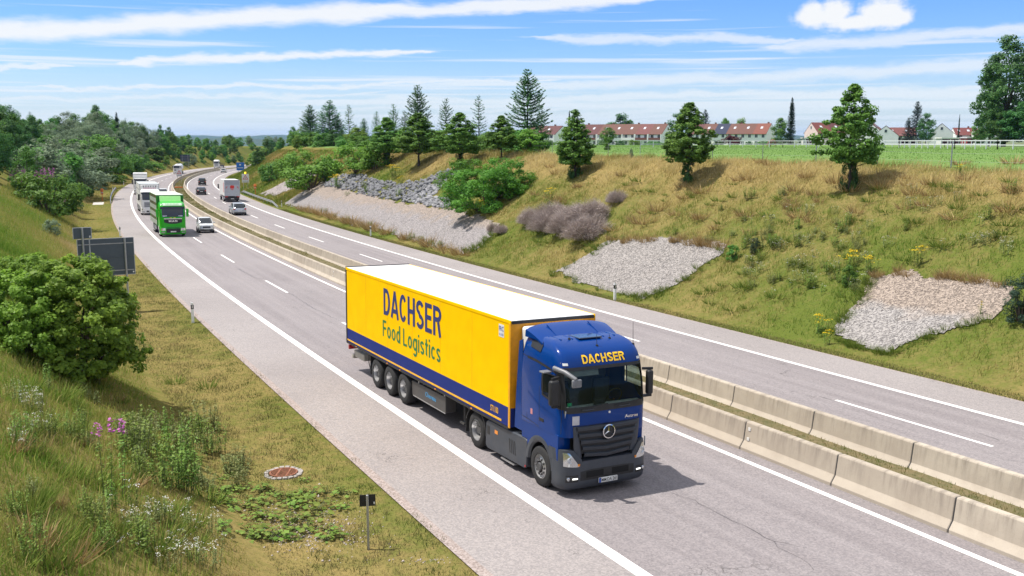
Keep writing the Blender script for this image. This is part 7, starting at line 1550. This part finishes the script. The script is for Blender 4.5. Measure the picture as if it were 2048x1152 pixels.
# right slope
s, o = scatter(260000, -16, 150, O_P2 + 1.0, 37.5, 1.25); k = ~in_gravel(s, o) & (o < crest_o(s) + 1.2); s, o = s[k], o[k]; cr = np.exp(-((o - crest_o(s) + .5) / 1.7) ** 2); dr = dryness(s, o)
tn = np.clip(dr * .72 + .10 + .50 * cr + rng.normal(0, .15, len(s)) + .8 * (fbm(s, o, 1.8, 95, 3) - .5) + .7 * (fbm(s, o, .8, 99, 2) - .5), 0, 1); low = np.clip((o - O_P2 - .9) / 2.0, .25, 1)
blades('slope_grass', s, o, (.20 + .22 * cr + .16 * fbm(s, o, 2.5, 97, 2)) * rng.uniform(.45, 1.4, len(s)) * low * (.35 + 2.4 * np.clip(fbm(s, o, .7, 99, 2) - .28, 0, .6)), (.020 + .00012 * np.maximum(s, 0)) * rng.uniform(.7, 1.4, len(s)), rng.uniform(.1, .8, len(s)), tn, g_slope, 'dry and green rough grass covering the slope below the field', False, None, .5)
s, o = scatter(50000, 140, 330, O_P2 + .8, 37, 1.2); k = ~in_gravel(s, o); s, o = s[k], o[k]; blades('far_slope_grass', s, o, .45 * rng.uniform(.5, 1.4, len(s)), rng.uniform(.04, .09, len(s)), rng.uniform(.1, .7, len(s)), np.clip(dryness(s, o) * .7 + .1 + rng.normal(0, .15, len(s)), 0, 1), g_slope, 'rough grass on the slope below the field towards the bend')
# mown verge of the far carriageway: light strip
s, o = scatter(42000, -14, 130, O_P2 + .08, O_P2 + 1.35, 1.25); tn = np.clip(.12 + .6 * fbm(s, o, 1.6, 101, 3) + rng.normal(0, .12, len(s)), 0, 1); blades('verge_grass', s, o, rng.uniform(.05, .14, len(s)), rng.uniform(.016, .034, len(s)), rng.uniform(.2, .9, len(s)), tn, g_mown, 'pale mown grass verge along the opposite carriageway')
# between the barriers
med_z = lambda s, o: np.interp(s, SS, CZ) + CF * np.asarray(o) + .12
s, o = scatter(52000, -12, 300, 7.95, 10.02, 1.6); tn = np.clip(.05 + .85 * fbm(s, o, 2.1, 105, 3) + rng.normal(0, .12, len(s)), 0, 1); tall = fbm(s, o, 3.5, 107, 2); blades('median_grass', s, o, rng.uniform(.04, .13, len(s)) * (1 + 1.6 * np.clip(tall - .58, 0, 1) * 4), rng.uniform(.012, .028, len(s)) * np.clip(s / 60, 1, 2.5), rng.uniform(.2, .9, len(s)), tn, grass_mat('grass_median', [(.06, .10, .015), (.12, .15, .03), (.22, .18, .07), (.32, .25, .12)]), 'grass growing between the two barrier rows', False, med_z)
# crop field
s, o = scatter(90000, -5, 260, 34, 150, 1.1); k = o > crest_o(s) + .9; s, o = s[k], o[k]; blades('field_crop', s, o, rng.uniform(.06, .15, len(s)), rng.uniform(.04, .09, len(s)), rng.uniform(.2, .8, len(s)), np.clip(rng.uniform(0, 1, len(s)) * .6 + .4 * fbm(s, o, 8, 111, 2), 0, 1), g_crop, 'bright green low crop in the field behind the slope')
# ------------------------------------------------------------------ dry shrubs, weeds, flowers
def dry_mesh(seed, H, r, n=9000):
    g = np.random.default_rng(seed); d = unit(n, g); d[:, 2] = np.abs(d[:, 2]) * .95 + .08; d /= np.linalg.norm(d, axis=1, keepdims=True); lob = 1 + .14 * np.sin(3 * np.arctan2(d[:, 1], d[:, 0]) + seed) + .10 * np.sin(7 * d[:, 0] + 5 * d[:, 1] + seed)
    L_ = g.uniform(.45, 1.0, n) ** .5 * lob; tip = d * np.array([r, r, H]) * L_[:, None] + g.normal(size=(n, 3)) * .05; root = tip * g.uniform(.55, .86, n)[:, None] + g.normal(size=(n, 3)) * .09; a = unit(n, g) * .0065
    V = np.stack([root - a, root + a, tip], 1).reshape(-1, 3); V[:, 2] = np.maximum(V[:, 2], 0); m = grass_mat('dry_twigs', [(.26, .205, .185), (.40, .33, .30), (.54, .47, .43)], .1); tw = mesh_np('twigs', V, np.arange(3 * n).reshape(n, 3), np.repeat(g.uniform(0, 1, n), 3), m)
    mb = MB()
    for k in range(14):
        e = tip[k * 7 % n] * .7; mb.tube([(0, 0, -.1), tuple(e * .5 + np.array([0, 0, .1])), tuple(e)], [.025, .016, .006], 4)
    return tw, mb.mesh('stems', bark, 60)
PR['dry'] = [dry_mesh(1, 1.15, 1.15), dry_mesh(2, 1.1, 1.1)]; HT['dry'] = 1.15
GD = 'dry leafless shrubs on the slope'
for (px, by, H, wd, lab) in ((1175, 478, 1.9, 1.15, 'largest bare grey brown shrub of the dry clump'), (1128, 466, 1.6, 1.05, 'bare grey shrub in the middle of the dry clump'), (1092, 462, 1.6, 1.0, 'bare grey shrub in the dry clump next to its outer one'), (1065, 448, 1.4, 1.1, 'outer bare grey shrub of the dry clump towards the feathery bush'), (1110, 440, 1.5, 1.3, 'bare grey shrub at the back of the dry clump'), (1185, 438, 1.6, 1.3, 'bare grey shrub high at the back of the dry clump'), (1150, 445, 1.5, 1.3, 'bare brown shrub behind the middle of the dry clump'), (1232, 405, 1.0, 1.0, 'separate bare grey shrub farther up the slope'), (1003, 466, .8, 1.0, 'small bare shrub at the tip of the long gravel slope'), (985, 462, .7, .9, 'smallest bare shrub beside the long gravel slope')):
    plant('dry', at(px, by), H, lab, 'shrub', GD, None, wd, 'dry_shrub')
def weed_mesh(seed, H, n_st, r, leaf, mat, flower=None, fl=0, spread=.25):
    g = np.random.default_rng(seed); mb = MB(); P, N, T_, FP = [], [], [], []
    for k in range(n_st):
        a = g.uniform(0, 6.28); b_ = r * math.sqrt(g.uniform()); x, y = b_ * math.cos(a), b_ * math.sin(a); h = H * g.uniform(.6, 1.1); tx, ty = x * (1 + spread) + g.normal() * .05, y * (1 + spread) + g.normal() * .05
        mb.tube([(x, y, -.05), ((x + tx) / 2, (y + ty) / 2, h * .5), (tx, ty, h)], [.008, .006, .003], 4, False); n = int(h / leaf * 3.4); u = g.uniform(.12, .95, n); ang = g.uniform(0, 6.28, n); q = leaf * .55
        P.append(np.stack([x + (tx - x) * u + np.cos(ang) * q, y + (ty - y) * u + np.sin(ang) * q, h * u], 1)); N.append(np.stack([np.cos(ang) * .5, np.sin(ang) * .5, np.full(n, .8)], 1)); T_.append(g.uniform(0, 1, n))
        FP.append((tx, ty, h))
    P, N = np.concatenate(P), np.concatenate(N); N /= np.linalg.norm(N, axis=1, keepdims=True); out = [leaf_mesh('leaves', P, N, leaf, .42, g, mat, np.concatenate(T_)), mb.mesh('stems', plain('weed_stem', (.10, .13, .05), .8), None)]
    if flower:
        V = []
        for (x, y, h) in FP:
            if flower == 'spike':
                for j in range(26): V.append((x + g.normal() * .035, y + g.normal() * .035, h - .02 + .26 * j / 26))
            else:
                for j in range(fl): V.append((x + g.normal() * .05, y + g.normal() * .05, h + g.normal() * .015))
        V = np.array(V); N = np.tile((0, 0, 1.0), (len(V), 1)) + g.normal(size=(len(V), 3)) * .4; N /= np.linalg.norm(N, axis=1, keepdims=True)
        col = {'spike': ((.35, .08, .30), (.55, .20, .48)), 'white': ((.62, .62, .58), (.8, .8, .76)), 'yellow': ((.62, .42, .01), (.85, .65, .03))}[flower]; out.append(leaf_mesh('flowers', V, N, {'yellow': .05, 'spike': .055}.get(flower, .032), .9, g, foliage('petal_' + flower, col[0], col[1], .2, .7, 0), g.uniform(0, 1, len(V))))
    return tuple(out)
w_green = foliage('weed_green', (.11, .20, .03), (.25, .36, .07), .4); w_pale = foliage('weed_pale', (.15, .20, .06), (.31, .34, .13), .4)
PR['w_tall'] = [weed_mesh(1, 1.0, 16, .35, .09, w_green), weed_mesh(2, .8, 14, .35, .09, w_pale), weed_mesh(3, 1.1, 10, .25, .10, w_green)]; HT['w_tall'] = 1.0
PR['w_white'] = [weed_mesh(4, .75, 9, .35, .07, w_pale, 'white', 9), weed_mesh(5, .6, 5, .3, .06, w_green, 'white', 8)]; HT['w_white'] = .75
PR['w_yellow'] = [weed_mesh(6, .8, 10, .35, .08, w_green, 'yellow', 14)]; HT['w_yellow'] = .8
PR['w_pink'] = [weed_mesh(7, 1.1, 2, .12, .09, w_green, 'spike'), weed_mesh(8, 1.2, 60, 1.1, .10, w_green, 'spike')]; HT['w_pink'] = 1.1
def rosette(seed):
    g = np.random.default_rng(seed); n = 16; a = g.uniform(0, 6.28, n); r_ = g.uniform(.05, .28, n); P = np.stack([np.cos(a) * r_, np.sin(a) * r_, g.uniform(.05, .2, n)], 1); N = np.stack([np.cos(a) * .3, np.sin(a) * .3, np.ones(n)], 1); N /= np.linalg.norm(N, axis=1, keepdims=True)
    mb = MB()
    for p in P: mb.tube([(0, 0, -.03), tuple(p)], [.006, .004], 3, False)
    return leaf_mesh('leaves', P, N, .13, .9, g, w_green, g.uniform(0, 1, n)), mb.mesh('stems', plain('weed_stem', (.10, .13, .05), .8), None)
PR['w_leafy'] = [rosette(11), rosette(12), rosette(13)]; HT['w_leafy'] = .25
def weeds(kind, n, box, H, label, group, wd=1.0, var=None):
    x0, y0, x1, y1 = box
    for _ in range(n):
        p = at(random.uniform(x0, x1), random.uniform(y0, y1)); plant(kind, p, H * random.uniform(.75, 1.25), label, 'plant' if not kind.startswith('tuft') else 'grass tuft', group, var, wd * random.uniform(.8, 1.2), {'w_white': 'yarrow_plant', 'w_pink': 'rosebay_plant', 'w_yellow': 'ragwort_plant', 'w_leafy': 'butterbur_plant', 'tuft_green': 'grass_tuft', 'tuft_dry': 'grass_tuft'}.get(kind, 'tall_weed'))
weeds('w_tall', 26, (240, 850, 440, 985), .95, 'tall leafy weed in the thicket beside the drain cover', 'tall weeds beside the drain cover'); weeds('w_tall', 8, (400, 920, 500, 985), .6, 'pale feathery weed between thicket and drain cover', 'pale weeds beside the drain cover', 1.2, 1)
weeds('w_tall', 16, (10, 760, 250, 900), .6, 'green weed in the meadow below the big bush', 'weeds in the meadow below the big bush'); weeds('w_tall', 14, (20, 950, 330, 1140), .55, 'low green weed in the corner of the meadow below the big bush', 'low weeds in the meadow below the big bush')
weeds('w_white', 9, (240, 1010, 420, 1130), .5, 'white flowering yarrow in the meadow below the big bush', 'white yarrow in the meadow below the big bush'); weeds('w_white', 4, (330, 1130, 420, 1150), .6, 'white yarrow at the foot of the meadow', 'white yarrow at the meadow foot'); weeds('w_white', 6, (20, 800, 120, 910), .45, 'small white flowers below the big bush', 'white flowers below the big bush'); weeds('w_white', 4, (20, 700, 180, 745), .5, 'white flower heads right under the big bush', 'white flowers under the big bush')
for (px, py, lab) in ((216, 1000, 'single pink rosebay spike in the meadow below the big bush'), (245, 992, 'taller pink rosebay spike beside the single one')): plant('w_pink', at(px, py), 1.25, lab, 'plant', 'rosebay in the meadow below the big bush', 0, 1.0, 'rosebay_plant')
plant('w_pink', at(66, 398), 2.6, 'large pink rosebay patch at the edge of the wood beside the hard shoulder', 'plant', None, 1, .8, 'rosebay_patch'); plant('w_pink', at(112, 345), 1.8, 'small pink rosebay patch among the bushes of the wood beside the hard shoulder', 'plant', None, 1, .9, 'rosebay_patch')
weeds('w_leafy', 46, (430, 985, 690, 1085), .24, 'broad leaved weed on the stony ground by the small sign', 'broad leaved weeds by the small sign', 1.0); weeds('w_leafy', 14, (400, 950, 620, 1000), .2, 'broad leaved weed near the drain cover', 'broad leaved weeds near the drain cover')
# right slope plants
weeds('w_white', 34, (1480, 420, 1760, 600), .55, 'white flowering weed on the slope between the two gravel patches', 'white flowering weeds between the gravel patches', 1.2); weeds('w_tall', 20, (1480, 450, 1720, 580), .6, 'tall green weed on the slope between the two gravel patches', 'tall weeds between the gravel patches', 1.3); weeds('w_white', 18, (1640, 380, 2040, 520), .5, 'scattered white flowers high on the dry slope', 'white flowers high on the slope', 1.1); weeds('w_tall', 16, (1240, 380, 2040, 500), .6, 'green weed high on the dry slope', 'green weeds high on the slope', 1.5)
for (px, py, H, wd, lab) in ((1690, 545, 1.1, 1.3, 'yellow ragwort clump behind the small upright bush'), (1745, 545, .8, 1.2, 'low yellow ragwort beside the tan gravel corner'), (1833, 530, .9, 1.0, 'yellow ragwort above the tan gravel patch'), (1635, 670, .9, 1.2, 'yellow ragwort clump at the lower tip of the gravel patch'), (1655, 690, .7, .8, 'smaller yellow ragwort by the gravel tip'), (1958, 632, .6, .5, 'thin yellow flower beside the young pine'), (965, 428, 1.2, 1.2, 'yellow ragwort under the feathery bush'), (793, 356, 1.6, 1.4, 'yellow flowers on the grass above the boulders'), (680, 375, 1.8, 1.6, 'orange yellow ragwort in front of the boulders'), (1098, 405, 1.2, 1.0, 'yellow flowers above the dry shrubs'), (1925, 352, .6, 1.3, 'yellow flowers near the crest of the slope'), (800, 372, 1.2, 1.0, 'second patch of yellow flowers above the boulders')):
    plant('w_yellow', at(px, py), H, lab, 'plant', 'yellow ragwort on the slope', 0, wd, 'ragwort_plant')

for k in range(16):
    px = random.uniform(640, 900); py = np.interp(px, [640, 700, 780, 820, 880, 925], [424, 442, 465, 480, 496, 507]) + random.uniform(-5, 2); weeds('w_tall', 1, (px, py, px + 1, py + 1), .7, 'dry weed along the lower edge of the long gravel slope', 'weeds along the long gravel edge', 1.2, 1)
pass; weeds('w_tall', 6, (690, 360, 880, 400), 1.0, 'weed growing between the boulders', 'weeds between the boulders', 1.5)
# tufts creeping over the gravel edges
def tuft_mesh(seed, mat, H=.45, n=90, r=.22):
    g = np.random.default_rng(seed); a = g.uniform(0, 6.28, n); b_ = r * np.sqrt(g.uniform(0, 1, n)); x, y = b_ * np.cos(a), b_ * np.sin(a); h = H * g.uniform(.5, 1.2, n); k = g.uniform(.2, .8, n); w = unit(n, g) * .012; w[:, 2] = 0; P0 = np.stack([x, y, np.full(n, -.03)], 1); tip = np.stack([x + np.cos(a) * h * k, y + np.sin(a) * h * k, h * (1.05 - .4 * k)], 1)
    return (mesh_np('leaves', np.stack([P0 - w, P0 + w, tip], 1).reshape(-1, 3), np.arange(3 * n).reshape(n, 3), np.repeat(g.uniform(0, 1, n), 3), mat),)
PR['tuft_dry'] = [tuft_mesh(1, grass_mat('tuft_straw', [(.26, .17, .07), (.36, .25, .11), (.5, .38, .2)])), tuft_mesh(2, MATS['tuft_straw'], .55)]; PR['tuft_green'] = [tuft_mesh(3, grass_mat('tuft_fresh', [(.09, .16, .025), (.16, .23, .04), (.26, .27, .08)])), tuft_mesh(4, MATS['tuft_fresh'], .35)]; HT['tuft_dry'] = HT['tuft_green'] = .5
def tuft_mass(kind, pix, H, label, wd):
    """many small grass tufts, joined: too small to pick apart"""
    Vs, Fs, Ts, n0 = [], [], [], 0
    for px, py in pix:
        me = random.choice(PR[kind])[0]; n = len(me.vertices); v = np.empty(n * 3, np.float32); me.vertices.foreach_get('co', v); v = v.reshape(-1, 3); t = np.empty(n, np.float32); me.attributes['tint'].data.foreach_get('value', t)
        k = H / .5 * random.uniform(.7, 1.3); w_ = k * wd * random.uniform(.9, 1.5); a_ = random.uniform(0, 6.28); c, s_ = math.cos(a_), math.sin(a_); p = at(px, py); qs, qo = to_so(p.x, p.y)
        if O_P - .9 < qo[0] < O_P2 + 1.3 or (kind == 'tuft_green' and len(pix) > 100 and in_gravel(qs, qo)[0]): continue
        Vs.append(np.stack([(v[:, 0] * c - v[:, 1] * s_) * w_ + p.x, (v[:, 0] * s_ + v[:, 1] * c) * w_ + p.y, v[:, 2] * k + p.z], 1)); Fs.append(np.arange(n).reshape(-1, 3) + n0); Ts.append(t); n0 += n
    tag(link('grass_tufts', mesh_np('grass_tufts', np.concatenate(Vs), np.concatenate(Fs), np.concatenate(Ts), PR[kind][0][0].materials[0])), label, 'grass', None, 'stuff')
def edge_tufts(kind, pts, n, H, label, group, jit=6, wd=1.0):
    pix = []
    for _ in range(n):
        t = random.uniform(0, len(pts) - 1.001); i = int(t); f_ = t - i; pix.append((pts[i][0] * (1 - f_) + pts[i + 1][0] * f_ + random.gauss(0, jit), pts[i][1] * (1 - f_) + pts[i + 1][1] * f_ + random.gauss(0, jit * .45)))
    tuft_mass(kind, pix, H, label.replace('tuft ', 'tufts ').replace('tussock ', 'tussocks '), wd)
def box_tufts(kind, n, box, H, label, group, wd=1.0): tuft_mass(kind, [(random.uniform(box[0], box[2]), random.uniform(box[1], box[3])) for _ in range(n)], H, label.replace('tuft ', 'tufts ').replace('tussock ', 'tussocks '), wd)
edge_tufts('tuft_dry', [(1215, 484), (1300, 479), (1400, 486), (1442, 498)], 34, .55, 'straw coloured grass tuft on the upper edge of the middle gravel patch', 'straw tufts above the middle gravel patch'); edge_tufts('tuft_green', [(1105, 548), (1180, 508), (1215, 486)], 16, .45, 'green grass tuft on the shoulder of the middle gravel patch', 'green tufts beside the middle gravel patch'); edge_tufts('tuft_green', [(1130, 555), (1240, 590), (1285, 597), (1335, 580), (1445, 514)], 40, .4, 'grass tuft on the lower edge of the middle gravel patch', 'tufts below the middle gravel patch')
edge_tufts('tuft_dry', [(1745, 555), (1800, 547), (1880, 553), (1960, 566), (2015, 575)], 26, .4, 'dry grass tuft on the upper edge of the tan gravel patch', 'dry tufts above the tan gravel patch'); edge_tufts('tuft_green', [(1668, 672), (1690, 640), (1728, 590), (1745, 556)], 22, .4, 'grass tuft on the side of the tan gravel patch', 'tufts beside the tan gravel patch', 4); edge_tufts('tuft_green', [(1672, 680), (1720, 696), (1775, 708), (1820, 690), (1900, 660), (1985, 640)], 44, .35, 'grass tuft on the lower edge of the tan gravel patch', 'tufts below the tan gravel patch', 4)
edge_tufts('tuft_dry', [(590, 415), (640, 427), (700, 445), (780, 468), (880, 498), (925, 509)], 60, .8, 'dry grass tuft along the foot of the long gravel slope', 'dry tufts below the long gravel slope', 4, 1.4); edge_tufts('tuft_green', [(925, 509), (960, 495), (990, 470), (998, 447)], 20, .6, 'green tuft at the tip of the long gravel slope', 'green tufts at the gravel tip', 4, 1.2)
box_tufts('tuft_green', 110, (1060, 360, 2040, 640), .45, 'fresh green grass tuft among the dry grass of the slope below the field', 'green tufts scattered on the slope below the field', 1.7); box_tufts('tuft_dry', 60, (1060, 325, 2040, 470), .6, 'straw coloured tussock high on the slope below the field', 'straw tussocks on the upper slope below the field', 1.6); weeds('w_tall', 24, (1490, 440, 1740, 590), .5, 'pale upright weed on the slope between the two gravel patches', 'pale weeds between the gravel patches', 1.3, 1); box_tufts('tuft_green', 70, (10, 760, 420, 1140), .4, 'bright green grass tuft in the meadow below the big bush', 'bright tufts in the meadow below the big bush', 1.2); box_tufts('tuft_dry', 10, (10, 800, 300, 1140), .35, 'brownish dry tussock in the meadow below the big bush', 'dry tussocks in the meadow below the big bush', 1.2)
# stray stones in the near verge
P = []
while len(P) < 900:
    p = at(random.gauss(610, 60), random.gauss(1052, 26)); P.append(p)
P += [at(random.gauss(870, 60), 1121 + random.gauss(0, 3)) for _ in range(60)]
so_ = stones('verge_stones', np.array([tuple(p) for p in P]), .022, plain('verge_stone', (.45, .39, .37), .9, var=.3, nscale=30)); tag(so_, 'scatter of small pale stones among weeds by the small sign', 'stones')
# ------------------------------------------------------------------ air
def haze():
    me = MB().box(-11500, 11500, -9500, 11500, -60, 75).mesh('haze', None); m = bpy.data.materials.new('haze_air'); m.use_nodes = True; nt = m.node_tree; nt.nodes.clear()
    v = nt.nodes.new('ShaderNodeVolumePrincipled'); v.inputs['Color'].default_value = (.32, .56, 1.0, 1); v.inputs['Density'].default_value = 4.2e-5; v.inputs['Anisotropy'].default_value = .2
    out = nt.nodes.new('ShaderNodeOutputMaterial'); nt.links.new(v.outputs[0], out.inputs['Volume']); me.materials.append(m); o = link('haze', me); tag(o, 'thin blue haze over the far valley', 'haze', None, 'stuff')
haze()
